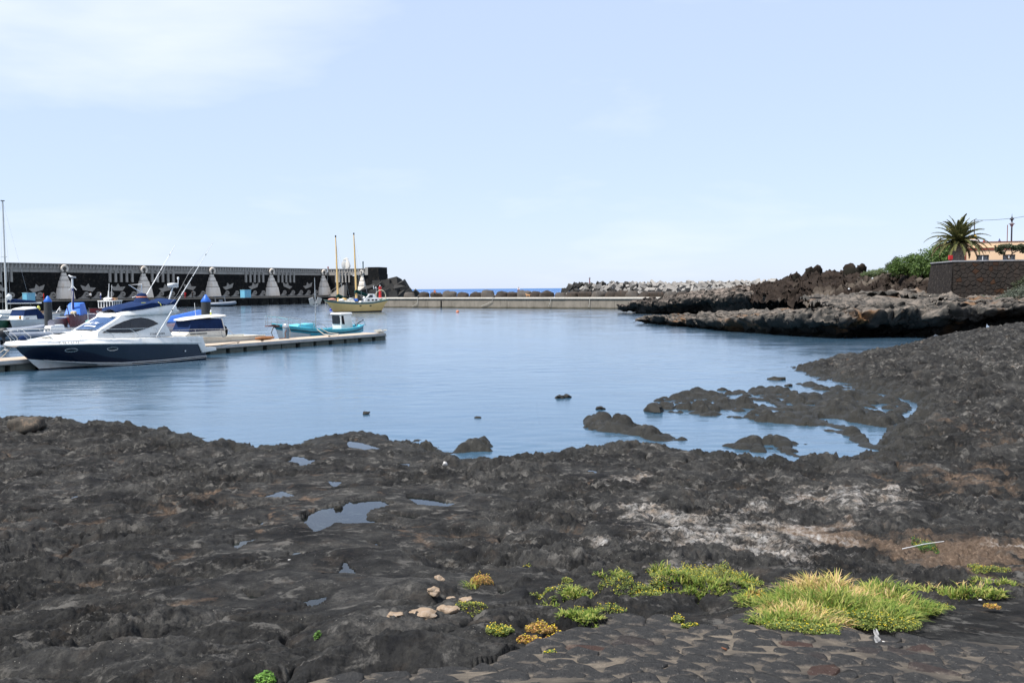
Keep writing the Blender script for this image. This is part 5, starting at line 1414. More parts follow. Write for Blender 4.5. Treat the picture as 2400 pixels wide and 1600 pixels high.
# bow rail
for sd in (-1, 1):
    top = [(-1.25, sd * .12, 2.0), (.3, sd * .52, 1.86), (1.8, sd * .88, 1.62), (3.2, sd * 1.0, 1.28), (3.6, sd * 1.05, .92)]
    m = MB(); m.tube(top, .028, 6); rl = m.build('bow_rail', M_STEEL, tb, smooth=True)
    m = MB(); m.tube([(-1.25, sd * .12, 1.55), (.3, sd * .55, 1.52), (1.4, sd * .85, 1.32)], .02, 6); m.build('lower_rail', M_STEEL, rl, smooth=True)
    for xx, yy, z0, z1 in ((-1.25, .12, 1.30, 2.0), (-.55, .30, 1.28, 1.93), (.3, .53, 1.2, 1.86), (1.2, .76, 1.08, 1.72), (2.3, .96, .95, 1.52)):
        m = MB(); m.tube([(xx, sd * yy, z0), (xx, sd * yy, z1)], .02, 5); m.build('stanchion', M_STEEL, rl)
m = MB(); m.hexa([(-1.3, -.14, 1.24), (-.3, -.3, 1.22), (-.3, .3, 1.22), (-1.3, .14, 1.24)], [(-1.3, -.14, 1.30), (-.3, -.3, 1.36), (-.3, .3, 1.36), (-1.3, .14, 1.30)]); m.build('bowsprit_board', plain('rust_brown', (.12, .04, .025), .6), tb)
xm = xt(740.5); m = MB(); m.tube([(xm, 0, .6), (xm, 0, 3.0), (xm - .02, 0, 4.7)], [.045, .035, .015], 7); ms = m.build('mast', M_STEEL, tb, smooth=True)
m = MB(); m.tube([(xm - .55, -.2, 2.68), (xm, 0, 2.62), (xm + .5, .2, 2.68)], .025, 6); m.build('crossbar', M_STEEL, ms)
for dx, sd in ((-.55, -1), (.55, 1)):
    m = MB(); m.box(-.17, .17, -.05, .05, -.24, .24); m.build('floodlight', M_ALU, ms, loc=(xm + dx, sd * .2, 2.98), rot=(R(12), R(-16 * sd * -1), R(-25)))
for sd in (-1, 1):
    m = MB(); m.tube([(wb_ + .1, sd * .65, .9), (wb_ + .2, sd * .68, 1.38), (wb_ + 1.0, sd * .6, 1.36), (wb_ + 1.3, sd * .55, .98)], .025, 6); m.build('stern_rail', M_STEEL, tb, smooth=True)
m = MB(); m.tube([(Lt - .3, 0, 1.05), (Lt + .7, .1, 1.42)], .04, 6); m.build('tiller', M_BLACK, tb, smooth=True)
m = MB(); m.tube([(-.7, -.1, 1.2), (-1.6, -.9, .85), (-2.2, -1.8, .56)], .03, 5); m.build('bow_line', plain('dark_rope', (.05, .045, .04), .9), tb)

# ---- yellow ketch at anchor
b_, s_ = gz(783, 732.6), None
Db = b_[1]; s_ = np.array(gd(893, 700, Db + 5.5)); s_[2] = 0
kt = boat_root('sailing_ketch', 'yellow two-masted sailing ketch with green sail covers anchored in the harbour mouth', 'sailing boat', b_, s_); Lk = float(np.linalg.norm((s_ - b_)[:2]))
M_YEL = plain('yellow_hull_paint', (.95, .60, .22), .4, .08, .8, grime=(.86, .52, .18)); M_GRN = plain('sage_green_paint', (.13, .19, .16), .5, .1); M_DGR = plain('dark_green_canvas', (.006, .040, .034), .8, .2, 2)
sbk = [(0, .05), (.08, .55), (.2, 1.05), (.4, 1.45), (.65, 1.5), (.85, 1.35), (1, 1.15)]; wbk = [(0, .02), (.08, .30), (.2, .7), (.4, 1.15), (.65, 1.22), (.85, 1.0), (1, .7)]
ztk = [(0, 2.15), (.2, 1.80), (.45, 1.62), (.7, 1.66), (.88, 1.95), (1, 2.2)]
H = Hull([(1.2, Lk * .92, [(0, -.6), (1, -.6)], [(0, 0), (1, 0)]), (0, Lk * .965, [(0, .0), (1, .05)], wbk), (-.15, Lk * .97, [(0, .16), (1, .22)], [(a, b1 * 1.04) for a, b1 in wbk]), (-1.0, Lk + .2, [(a, z * .62) for a, z in ztk], [(a, b1 * .97) for a, b1 in sbk]), (-1.55, Lk + .75, [(a, z - .30) for a, z in ztk], sbk), (-1.8, Lk + 1.0, ztk, [(a, b1 + .03) for a, b1 in sbk])], 26)
H.band('hull_bottom', 0, 2, plain('black_antifoul', (.015, .02, .018), .6), kt); hk = H.band('hull', 2, 4, M_YEL, kt); H.band('bulwark', 4, 5, M_GRN, kt); H.deck('deck', 4, M_GEL, kt, .05, -.05, 0, 1, .06)
H.rail('cap_rail', 5, M_GRN, kt, .05)
for xx in (Lk * .47, Lk * .68):
    m = MB(); yy = lerp(sbk, xx / Lk) * .985; m.blob((xx, -yy + .02, 1.08), (.24, .05, .10), 10, 6, 0, 1); m.build('porthole', M_GLASS, hk, smooth=True)
zk = lambda px, py: float(gd(px, py, Db + 2)[2])
xk = lambda px: Lk * (px - 783) / 110.0
m = MB(); ca, cbb = xk(845), xk(884)
m.hexa([(ca, -.95, 1.6), (cbb, -1.0, 1.6), (cbb, 1.0, 1.6), (ca, .95, 1.6)], [(ca + .5, -.85, 2.35), (cbb - .2, -.85, 2.45), (cbb - .2, .85, 2.45), (ca + .5, .85, 2.35)]); ch = m.build('cabin', M_GEL, kt, bevel=.06, smooth=True)
m = MB(); m.hexa([(ca + .7, -.75, 2.4), (cbb - .6, -.8, 2.4), (cbb - .6, .8, 2.4), (ca + .7, .75, 2.4)], [(ca + 1.3, -.62, 3.05), (cbb - .9, -.65, 3.05), (cbb - .9, .65, 3.05), (ca + 1.3, .62, 3.05)]); m.build('pilothouse', M_GEL, ch, bevel=.05, smooth=True)
for f_ in (.2, .5, .75):
    xx = ca + .4 + (cbb - ca - .5) * f_; m = MB(); m.box(xx - .16, xx + .22, -.99, -.94, 1.9, 2.15); m.build('window', M_GLASS, ch)
m = MB(); m.add([(ca + 1.0, -.80, 2.48), (ca + 1.9, -.80, 2.48), (ca + 1.9, -.70, 2.92), (ca + 1.35, -.70, 2.92)], [(0, 1, 2, 3)]); m.build('window', M_GLASS, ch)
m = MB(); m.hexa([(.7, -.7, 1.75), (3.6, -.9, 1.62), (3.6, .9, 1.62), (.7, .7, 1.75)], [(1.0, -.6, 2.05), (3.4, -.75, 2.05), (3.4, .75, 2.05), (1.0, .6, 2.05)]); m.build('fore_cabin', M_GELW, kt, bevel=.05)
masts = ((793, 708, 788.5, 556, 'fore'), (835.5, 704, 830, 550, 'main'))
for xb_, yb_, xt_, yt_, nm in masts:
    D0 = Db + 5.5 * (xb_ - 783) / 110
    zb_, zt_ = float(gd(xb_, yb_, D0)[2]), float(gd(xt_, yt_, D0)[2]); X = xk(xb_); lean = (xt_ - xb_) * D0 / 2200
    m = MB(); N = 8; m.tube([(X + lean * .9 * k / N, 0, zb_ - .6 + (zt_ - zb_ + .6) * k / N) for k in range(N + 1)], [.21 - .12 * k / N for k in range(N + 1)], 9); mo = m.build('mast', plain('yellow_spar', (.80, .52, .20), .45, .08, 1), kt, smooth=True)
    m = MB(); m.tube([(X + lean * .9, 0, zt_), (X + lean * .9, 0, zt_ + .3)], .12, 6); m.build('masthead', M_BLACK, mo)
    for sd in (-1, 1):
        m = MB(); m.tube([(X + lean * .9, 0, zt_ - .2), (X + .3, sd * 1.4, 1.7)], .012, 4); m.tube([(X + lean * .9, 0, zt_ - .2), (X + 1.6, sd * 1.4, 1.75)], .012, 4); m.build('shroud', M_STEEL, mo)
for (pa, ya, pb, yb2) in ((790, 692, 822, 706), (832, 682, 888, 704)):
    D0 = Db + 2.5; za, zb_ = float(gd(pa, ya, D0)[2]), float(gd(pb, yb2, D0)[2]); A, B_ = xk(pa), xk(pb)
    m = MB(); m.tube([(A, 0, za), (A * .7 + B_ * .3, -.1, za * .68 + zb_ * .32 + .06), (A * .3 + B_ * .7, -.1, za * .3 + zb_ * .7 + .06), (B_, 0, zb_)], [.34, .28, .22, .12], 9); m.build('sail_cover', M_DGR, kt, smooth=True)
    m = MB(); m.tube([(A + .3, 0, za - .42), (B_ + .2, 0, zb_ - .22)], .075, 7); m.build('boom', M_ALU, kt, smooth=True)
X = xk(895); m = MB(); m.tube([(X - 1.1 + .0, 0, 2.2)] + [(X - .2 - .95 * math.cos(t), 0, 2.75 + .95 * math.sin(t)) for t in np.linspace(.1, math.pi - .1, 10)][::1] + [(X + .75, 0, 1.9)], .08, 7); m.build('stern_arch', plain('cream_tube', (.70, .60, .40), .5), kt, smooth=True)
m = MB(); X = xk(778); m.blob((xk(777), -.3, 2.15), (.75, .45, .26), 14, 7, .05, 2); m.build('life_raft', plain('salmon_plastic', (.62, .28, .20), .5), kt, smooth=True)
X = xk(882); m = MB(); m.tube([(X, 0, 2.2), (X, 0, 4.1)], .03, 5); m.tube([(X - .7, 0, 2.6), (X, 0, 3.2)], .02, 5); m.build('generator_pole', M_WHITE, kt)
m = MB(); m.blob((X - .1, 0, 4.1), (.22, .12, .12), 8, 6); m.tube([(X - .5, 0, 3.9), (X - .55, 0, 4.45)], .06, 5); m.build('wind_generator', M_WHITE, kt, smooth=True)
for i, (xx, mt) in enumerate(((xk(797), M_GEL), (xk(804), MATS['yellow_hull_paint']), (xk(812), M_GEL), (xk(840), M_BLACK), (xk(832), M_TARP), (xk(822), M_GEL))):
    m = MB(); m.blob((xx, -.5 + .2 * (i % 3), 2.05 + .12 * (i % 2)), (.55, .35, .26), 10, 6, .3, i); m.build('deck_bundle', mt, kt, smooth=True)
m = MB(); m.tube([(-1.7, -.1, 2.0), (-1.0, -.5, 1.2), (-.5, -.4, .9)], .02, 4); m.tube([(-1.6, 0, 2.0), (-1.5, -.2, .05)], .03, 4); m.build('anchor_line', M_ROPE, kt)
m = MB(); bp = gz(776, 727.5); m.blob((0, 0, .1), (.28, .28, .3), 10, 8, 0, 1); o = m.build('mooring_buoy', plain('blue_buoy', (.02, .04, .40), .4), None, True, loc=bp); tag(o, 'small blue mooring buoy under the bow of the yellow ketch', 'buoy')
m = MB(); bp = gz(1072.5, 732.5); m.blob((0, 0, .12), (.26, .26, .26), 10, 8, 0, 1); o = m.build('mooring_buoy', plain('orange_buoy', (.62, .20, .10), .5), None, True, loc=bp); tag(o, 'small orange round buoy floating before the concrete jetty', 'buoy')

# ---- grey inflatables on the far side of the pontoon
def rib(name, label, bow, stern, r, B, consoles=True):
    root = boat_root(name, label, 'inflatable boat', bow, stern); L_ = float(np.linalg.norm((np.array(stern) - np.array(bow))[:2]))
    path = [(L_, -B / 2, r + .18), (L_ * .4, -B / 2, r + .2), (L_ * .15, -B * .38, r + .3), (.15, -B * .18, r + .42), (0, 0, r + .45), (.15, B * .18, r + .42), (L_ * .15, B * .38, r + .3), (L_ * .4, B / 2, r + .2), (L_, B / 2, r + .18)]
    m = MB(); m.tube(path, [r * .7, r, r, r * .95, r * .9, r * .95, r, r, r * .7], 12); tb_ = m.build('tube', M_GREYP, root, smooth='all')
    m = MB(); m.tube([(p[0], p[1] * 1.0 + (-r if p[1] < 0 else r) * .92, p[2] - .02) for p in path if p[1] != 0][:4], .03, 5); m.build('rub_strake', M_BLACK, tb_)
    for t in (.25, .45, .62, .8):
        for sd in (-1, 1):
            m = MB(); m.blob((L_ * t, sd * (B / 2 - .02), r * 2 + .16), (.07, .04, .03), 8, 5, 0, 1); m.build('grab_handle', M_BLACK, tb_)
    m = MB(); m.grid([[(x, -w, z), (x, 0, z - .35), (x, w, z)] for x, w, z in ((.2, .05, .45), (L_ * .2, B * .32, .25), (L_ * .6, B * .42, .15), (L_, B * .42, .15))]); m.build('hull_bottom', M_BLACK, root, smooth=True)
    m = MB(); m.grid([[(x, -w, .34), (x, w, .34)] for x, w in ((.5, .15), (L_ * .25, B * .34), (L_, B * .42))]); m.build('floor', M_GREYP, root)
    return root, L_
b_, s_ = gz(-4, 812), gz(250, 790)
ra1, La = rib('rigid_inflatable', 'long grey inflatable boat with white steering console beyond the yacht bow', b_, s_, .30, 2.1)
m = MB(); m.hexa([(La * .40, -.34, .34), (La * .56, -.34, .34), (La * .56, .34, .34), (La * .40, .34, .34)], [(La * .42, -.28, 1.25), (La * .54, -.28, 1.3), (La * .54, .28, 1.3), (La * .42, .28, 1.25)]); co = m.build('console', M_GEL, ra1, bevel=.08, smooth=True)
m = MB(); m.box(La * .40 - .02, La * .42, -.2, -.04, .95, 1.05); m.box(La * .40 - .02, La * .42, .04, .2, .95, 1.05); m.build('dial', M_BLACK, co)
m = MB(); m.grid([[(La * .45, k * .28, 1.25 + t * .45 * (1 - .3 * k * k)) for k in (-1, -.5, 0, .5, 1)] for t in (0, .5, 1)]); m.build('windshield', plain('smoked_plastic', (.16, .16, .2), .3), co, smooth=True)
b_, s_ = gz(105, 785), gz(-40, 790)
rb2, L2 = rib('rigid_inflatable', 'pale grey inflatable tender lying between the dark pile and the white cruiser', b_, s_, .26, 1.7)
m = MB(); p = gz(8, 815); rt = thing('outboard_engine', 'black outboard engine tilted up at the left edge beside the yacht bow', 'outboard engine', (p[0], p[1], 0))
m.blob((0, 0, 1.05), (.42, .28, .34), 12, 9, .1, 3); m.build('cowling', M_BLACK, rt, smooth=True)
m = MB(); m.tube([(0, 0, .8), (.15, 0, .3), (.25, 0, -.3)], [.12, .09, .07], 8); m.build('leg', M_BLACK, rt, smooth=True)

# ---- white cruiser with navy canopy
b_, s_ = gz(30, 772), gz(140, 764)
cr_ = boat_root('cabin_cruiser', 'white cruiser with sagging navy canopy left of the dark pile', 'motorboat', b_, s_); Lc = float(np.linalg.norm((s_ - b_)[:2]))
small_hull(cr_, Lc, 2.3, 1.0, .85, .5, M_BLACK, M_GEL, M_GEL, .9, .9, .4, M_GEL, .7)
m = MB(); m.hexa([(.5, -.8, .9), (2.9, -.95, .85), (2.9, .95, .85), (.5, .8, .9)], [(.7, -.75, 1.35), (2.9, -.85, 1.40), (2.9, .85, 1.40), (.7, .75, 1.35)]); m.build('cabin', M_GEL, cr_, bevel=.05)
m = MB(); m.box(1.0, 1.5, -.90, -.84, 1.08, 1.13); m.build('cabin_port', M_GLASS, cr_)
m = MB(); m.hexa([(.75, -.78, 1.36), (3.1, -.9, 1.36), (3.1, .9, 1.36), (.75, .78, 1.36)], [(1.1, -.7, 2.0), (3.05, -.75, 2.05), (3.05, .75, 2.05), (1.1, .7, 2.0)]); m.build('canopy_front', M_CANV, cr_, bevel=.03)
m = MB(); m.hexa([(3.0, -.95, .85), (4.6, -1.0, .9), (4.6, 1.0, .9), (3.0, .95, .85)], [(3.0, -.8, 2.25), (3.4, -.8, 2.0), (3.4, .8, 2.0), (3.0, .8, 2.25)]); m.build('canopy_back', M_CANV, cr_, bevel=.04)
m = MB(); m.hexa([(1.0, -.8, 2.0), (3.1, -.85, 2.06), (3.1, .85, 2.06), (1.0, .8, 2.0)], [(1.3, -.6, 2.15), (3.0, -.7, 2.28), (3.0, .7, 2.28), (1.3, .6, 2.15)]); m.build('roof', M_GEL, cr_, bevel=.05, smooth=True)
m = MB(); m.blob((.2, -.7, 1.2), (.16, .12, .18), 8, 6); m.build('orange_float', plain('orange_float', (.70, .30, .03), .5), cr_, smooth=True)

# ---- sailing yacht at the left edge
b_, s_ = gz(-60, 752), gz(75, 748)
sy = boat_root('sailing_yacht', 'white sailing yacht with tall mast and navy sail cover at the left edge', 'sailing boat', b_, s_); Ls = float(np.linalg.norm((s_ - b_)[:2]))
Hs = small_hull(sy, Ls, 2.6, 1.15, .95, .7, M_BLACK, M_GEL, M_GEL, .6, .95, .35, M_GEL, .6)
D0 = float(b_[1]) ; Xm = Ls * (15 + 60) / 135.
zt_, zb_ = float(gd(12, 465, D0 - .5)[2]), 1.2
m = MB(); m.tube([(Xm, 0, .8), (Xm, 0, zt_)], [.13, .10], 10); mo = m.build('mast', plain('mast_alloy', (.55, .55, .52), .4, .05, 2), sy, smooth=True)
m = MB(); m.box(Xm - .25, Xm + .25, -.06, .06, zt_, zt_ + .12); m.build('masthead', M_BLACK, mo)
zsp = float(gd(14, 600, D0)[2]); m = MB(); m.tube([(Xm - .15, -1.0, zsp), (Xm, 0, zsp), (Xm - .15, 1.0, zsp)], .025, 6); m.tube([(Xm - .35, 0, zsp), (Xm + .3, 0, zsp)], .02, 5); m.build('spreader', M_ALU, mo)
for sd in (-1, 1): m = MB(); m.tube([(Xm, 0, zt_ - .1), (Xm, sd * 1.0, zsp), (Xm, sd * 1.2, 1.1)], .010, 4); m.build('shroud', M_STEEL, mo)
m = MB(); m.tube([(Xm, 0, zt_), (Ls + .1, 0, 1.1)], .008, 4); m.tube([(Xm, 0, zt_), (-.6, 0, 1.3)], .010, 4); m.build('stay', M_STEEL, mo)
zbm = float(gd(60, 710, D0)[2]); Xe = Ls * (100 + 60) / 135.
m = MB(); m.tube([(Xm + .1, 0, zbm + .30), (Xm + 2, 0, zbm + .22), (Xe - .8, 0, zbm + .12)], [.30, .24, .12], 10); m.build('sail_cover', M_CANV, sy, smooth=True)
m = MB(); m.tube([(Xm, 0, zbm - .05), (Xe, 0, zbm - .08)], .09, 8); m.build('boom', M_WHITE, sy, smooth=True)
m = MB(); m.blob((Xm + .35, -.1, zbm + .75), (.4, .3, .5), 10, 8, .3, 2); m.build('folded_sail', M_GEL, sy, smooth=True)
m = MB(); m.hexa([(Xm - 1.5, -.75, .95), (Xm + 2.6, -.85, .95), (Xm + 2.6, .85, .95), (Xm - 1.5, .75, .95)], [(Xm - 1.0, -.65, 1.38), (Xm + 2.4, -.7, 1.45), (Xm + 2.4, .7, 1.45), (Xm - 1.0, .65, 1.38)]); m.build('cabin', M_GEL, sy, bevel=.06, smooth=True)

# ---- red boats
b_, s_ = gz(164, 766), gz(240, 752)
r1 = boat_root('red_boat', 'dark red wooden boat under a blue tarpaulin with a striped mast', 'fishing boat', b_, s_); L1 = float(np.linalg.norm((s_ - b_)[:2]))
Hr = small_hull(r1, L1, 2.4, 1.35, 1.0, .55, M_BLACK, M_REDH, plain('navy_trim', (.03, .035, .12), .5), .75, 1.1, .3, M_GEL, .7, .05)
zr = lambda px, py, D: float(gd(px, py, D)[2])
D1 = float(b_[1]) + 1.5
m = MB(); m.hexa([(1.4, -.85, 1.2), (5.0, -1.0, 1.1), (5.0, 1.0, 1.1), (1.4, .85, 1.2)], [(2.6, -.6, 2.45), (4.6, -.75, 2.6), (4.6, .75, 2.6), (2.6, .6, 2.45)]); m.build('tarpaulin', M_TARP, r1, bevel=.12, smooth=True)
Xp = 2.1; zm_, zp_ = zr(206, 676, D1), zr(206, 653, D1)
m = MB(); m.tube([(Xp, 0, 1.0), (Xp, 0, zm_)], .11, 9); mo = m.build('mast', plain('navy_mast', (.02, .03, .15), .5), r1, smooth=True)
m = MB(); m.tube([(Xp, 0, zm_), (Xp, 0, zp_)], .10, 9); m.build('mast_top', M_WHITE, mo, smooth=True)
for sd in (-1, 1): m = MB(); m.tube([(Xp, 0, zm_ + .35), (Xp + sd * .35, sd * .45, zm_ - .15)], .03, 6); m.build('cross_strut', M_WHITE, mo)
m = MB(); m.tube([(Xp, 0, zm_ - .2), (-1.6, -.5, 2.0), (-2.4, -1, 1.2)], .02, 4); m.build('stay', M_ROPE, mo)
m = MB(); m.tube([(-.4, 0, 1.35), (-2.2, -.2, 2.3)], .05, 6); m.build('bowsprit', plain('grey_spar', (.2, .17, .14), .7), r1)
m = MB(); m.blob((.9, -.2, 1.5), (.5, .35, .22), 10, 6, .4, 8); m.build('net_heap', plain('pale_net', (.55, .45, .30), .9, .3, 8), r1, smooth=True)
m = MB(); q = gd(207, 760, D1 - 3); m.tube([(0, 0, 1.6), (0, 0, .75)], .03, 5); g = m.build('buoy_stick', M_WHITE, None, loc=(q[0], q[1], 0)); tag(g, 'green glass float hanging on a white stick before the dark red boat', 'float')
m = MB(); m.lathe([(.03, .78), (.28, .70), (.30, .55), (.18, .30), (.05, .25)], 12); m.build('float_body', plain('sea_green_plastic', (.16, .38, .33), .4), g, smooth=True)
# gull on the mast
gl = thing('seagull', 'white gull with grey wings perched on top of the striped mast', 'bird', tuple(Vector(r1.location) + Matrix.Rotation(r1.rotation_euler.z, 3, 'Z') @ Vector((Xp, 0, zp_))), R(180))
m = MB(); m.tube([(-.42, 0, .10), (-.2, 0, .15), (0, 0, .19), (.18, 0, .24), (.27, 0, .34), (.34, 0, .38), (.40, 0, .37), (.50, 0, .34)], [.02, .07, .12, .11, .07, .075, .05, .008], 10); m.build('body', plain('gull_white', (.72, .72, .72), .8), gl, smooth='all')
for sd in (-1, 1):
    m = MB(); m.blob((-.1, sd * .09, .20), (.32, .035, .08), 10, 6, 0, 1); m.build('wing', plain('gull_grey', (.25, .26, .28), .8), gl, smooth=True)
    m = MB(); m.tube([(0, sd * .04, .12), (.01, sd * .04, 0)], .012, 5); m.build('leg', plain('gull_leg', (.5, .3, .1), .7), gl)
b_, s_ = gz(215, 752), gz(330, 742)
r2 = boat_root('red_boat', 'red fishing boat with white wheelhouse of slatted windows', 'fishing boat', b_, s_); L2_ = float(np.linalg.norm((s_ - b_)[:2]))
small_hull(r2, L2_, 2.8, 1.7, 1.2, .6, M_BLACK, M_REDH, M_BLACK, .8, 1.25, .3, M_GEL, .7, .05)
wx = L2_ * .26
m = MB(); m.box(wx, wx + 3.4, -.95, .95, 1.1, 1.65); wh2 = m.build('wheelhouse_base', M_GEL, r2, bevel=.03)
m = MB(); m.box(wx - .12, wx + 3.6, -1.02, 1.02, 2.45, 2.58); m.build('roof', M_GEL, r2, bevel=.03)
for t in np.linspace(0, 1, 6):
    for sd in (-1, 1): m = MB(); m.box(wx + .02 + 3.25 * t, wx + .14 + 3.25 * t, sd * .93 - .04, sd * .93 + .04, 1.65, 2.46); m.build('window_post', M_WHITE, r2)
for t in (-.6, -.2, .2, .6): m = MB(); m.box(wx - .02, wx + .06, .93 * t - .04, .93 * t + .04, 1.65, 2.46); m.build('window_post', M_WHITE, r2)
m = MB(); m.box(wx + .12, wx + 3.2, -.86, .86, 1.66, 2.44); m.build('window_glass', M_GLASS, r2)
m = MB(); m.blob((wx + 1.0, 0, 2.78), (.75, .6, .25), 12, 8, 0, 1); lr = m.build('life_raft', M_GEL, r2, smooth=True)
m = MB(); m.box(wx + .8, wx + 1.6, -.62, -.56, 2.62, 2.82); m.build('raft_band', M_REDH, lr)
m = MB(); m.tube([(wx + .3, -.3, 2.6), (wx + .75, -.3, 4.9)], .035, 5); m.tube([(wx + 1.0, 0, 2.9), (wx + 1.25, 0, 3.9)], .05, 5); m.tube([(wx + 2.9, .2, 2.6), (wx + 3.1, .2, 4.7)], .03, 5); m.build('antenna', M_WHITE, r2)
m = MB(); m.box(wx + 2.3, wx + 3.2, -.5, .3, 2.58, 2.95); m.build('crate', M_WOOD, r2)
for i in range(3):
    m = MB(); zz = 1.35 - i * .16; m.add([(.35 + .1 * i, -.38 - .03 * i, zz), (1.1 - .1 * i, -.72, zz - .05), (.4 + .1 * i, -.42, zz - .10)], [(0, 1, 2)]); m.build('bow_flash', M_WHITE, r2)

# ---- more moored boats seen between the others
def open_boat(name, label, bow, stern, B, fb, side, rail_, extra=None):
    root = boat_root(name, label, 'boat', gz(*bow), gz(*stern)); L_ = float(np.linalg.norm((gz(*stern) - gz(*bow))[:2]))
    small_hull(root, L_, B, fb * 1.15, fb * .9, .4, M_BLACK, side, rail_, .85, fb * .9, .35, M_GEL, .7)
    return root, L_
rt, L_ = open_boat('open_boat', 'white open boat with a bright blue lettered band behind the dark pile', (100, 760), (172, 757), 2.0, .85, M_GEL, M_GEL)
m = MB(); m.box(1.0, L_ - .3, -1.02, -.94, .45, .72); bb = m.build('blue_band', plain('bright_blue_paint', (.02, .26, .72), .4), rt); text_mesh('band_lettering', '7ª FE-1-', .22, M_PRINTW, bb, (1.3, -1.03, .50), (R(90), 0, 0))
rt, L_ = open_boat('open_boat', 'grey open boat with tilted outboards beyond the dark pile', (128, 748), (180, 745), 2.0, .8, plain('light_grey_paint', (.45, .46, .46), .4), M_GEL)
outboard(rt, .9, -.3, 1.0, M_ALU, .9); m = MB(); m.tube([(.4, 0, .9), (1.4, 0, 1.7)], .05, 5); m.build('oar', M_WHITE, rt)
rt, L_ = open_boat('open_boat', 'green hulled boat partly hidden at the left edge behind the inflatable', (-20, 775), (40, 766), 2.2, .95, plain('green_hull_paint', (.02, .10, .05), .4), M_GEL)
m = MB(); m.tube([(.2, -.5, 1.0), (.5, -.8, 1.5), (2.6, -1.0, 1.4)], .03, 6); m.build('rail', M_STEEL, rt)
rt, L_ = open_boat('open_boat', 'boat with bright blue tarpaulin and red striped hull behind the yacht stern', (384, 788), (470, 768), 2.1, 1.0, M_GEL, plain('bright_blue_paint', (.02, .26, .72), .4))
m = MB(); m.box(.6, L_ - .5, -1.01, -.93, .55, .78); m.build('red_stripe', plain('red_paint', (.42, .014, .012), .4), rt)
m = MB(); m.hexa([(-.2, -.5, 1.2), (L_ - .2, -.95, 1.05), (L_ - .2, .95, 1.05), (-.2, .5, 1.2)], [(.0, -.05, 1.55), (L_ - .4, -.2, 1.85), (L_ - .4, .2, 1.85), (.0, .05, 1.55)]); m.build('tarpaulin', M_TARP, rt, bevel=.05, smooth=True)
rt, L_ = open_boat('open_boat', 'white boat with tan deck boards behind the navy canopy cruiser', (40, 752), (130, 749), 2.4, 1.0, M_GEL, M_WOOD)
m = MB(); m.box(.5, 2.5, -.8, .8, 1.0, 1.45); m.build('cabin', M_GEL, rt, bevel=.08, smooth=True)
m = MB(); m.box(2.6, 3.6, -.9, .9, 1.05, 1.2); m.build('deck_board', M_WOOD, rt)
m = MB(); m.blob((3.0, 0, 1.6), (.25, .25, .35), 8, 6, .2, 2); m.build('yellow_bag', plain('yellow_webbing', (.55, .55, .12), .7), rt, smooth=True)
# patrol inflatable at the quay
b_, s_ = gz(551, 717.5), gz(478, 718.5)
rq, Lq = rib('patrol_boat', 'dark inflatable launch with a frame tied up at the stone quay', np.array(b_), np.array(s_), .42, 2.6)
m = MB(); m.tube([(Lq * .3, -.8, .7), (Lq * .35, -.8, 2.4), (Lq * .65, -.8, 2.4), (Lq * .62, -.8, .7)], .06, 6); m.tube([(Lq * .3, .8, .7), (Lq * .35, .8, 2.4), (Lq * .65, .8, 2.4), (Lq * .62, .8, .7)], .06, 6); m.build('frame', M_ALU, rq, smooth=True)
m = MB(); m.box(Lq * .30, Lq * .7, -.9, .9, 2.38, 2.48); m.build('top', M_GREYP, rq)
m = MB(); m.box(Lq * .72, Lq * .95, -.7, .7, .6, 1.5); m.build('engine_pair', M_BLACK, rq, bevel=.15)
m = MB(); m.box(Lq * .40, Lq * .52, -.4, .4, .6, 1.6); m.build('console', M_GREYP, rq, bevel=.08)
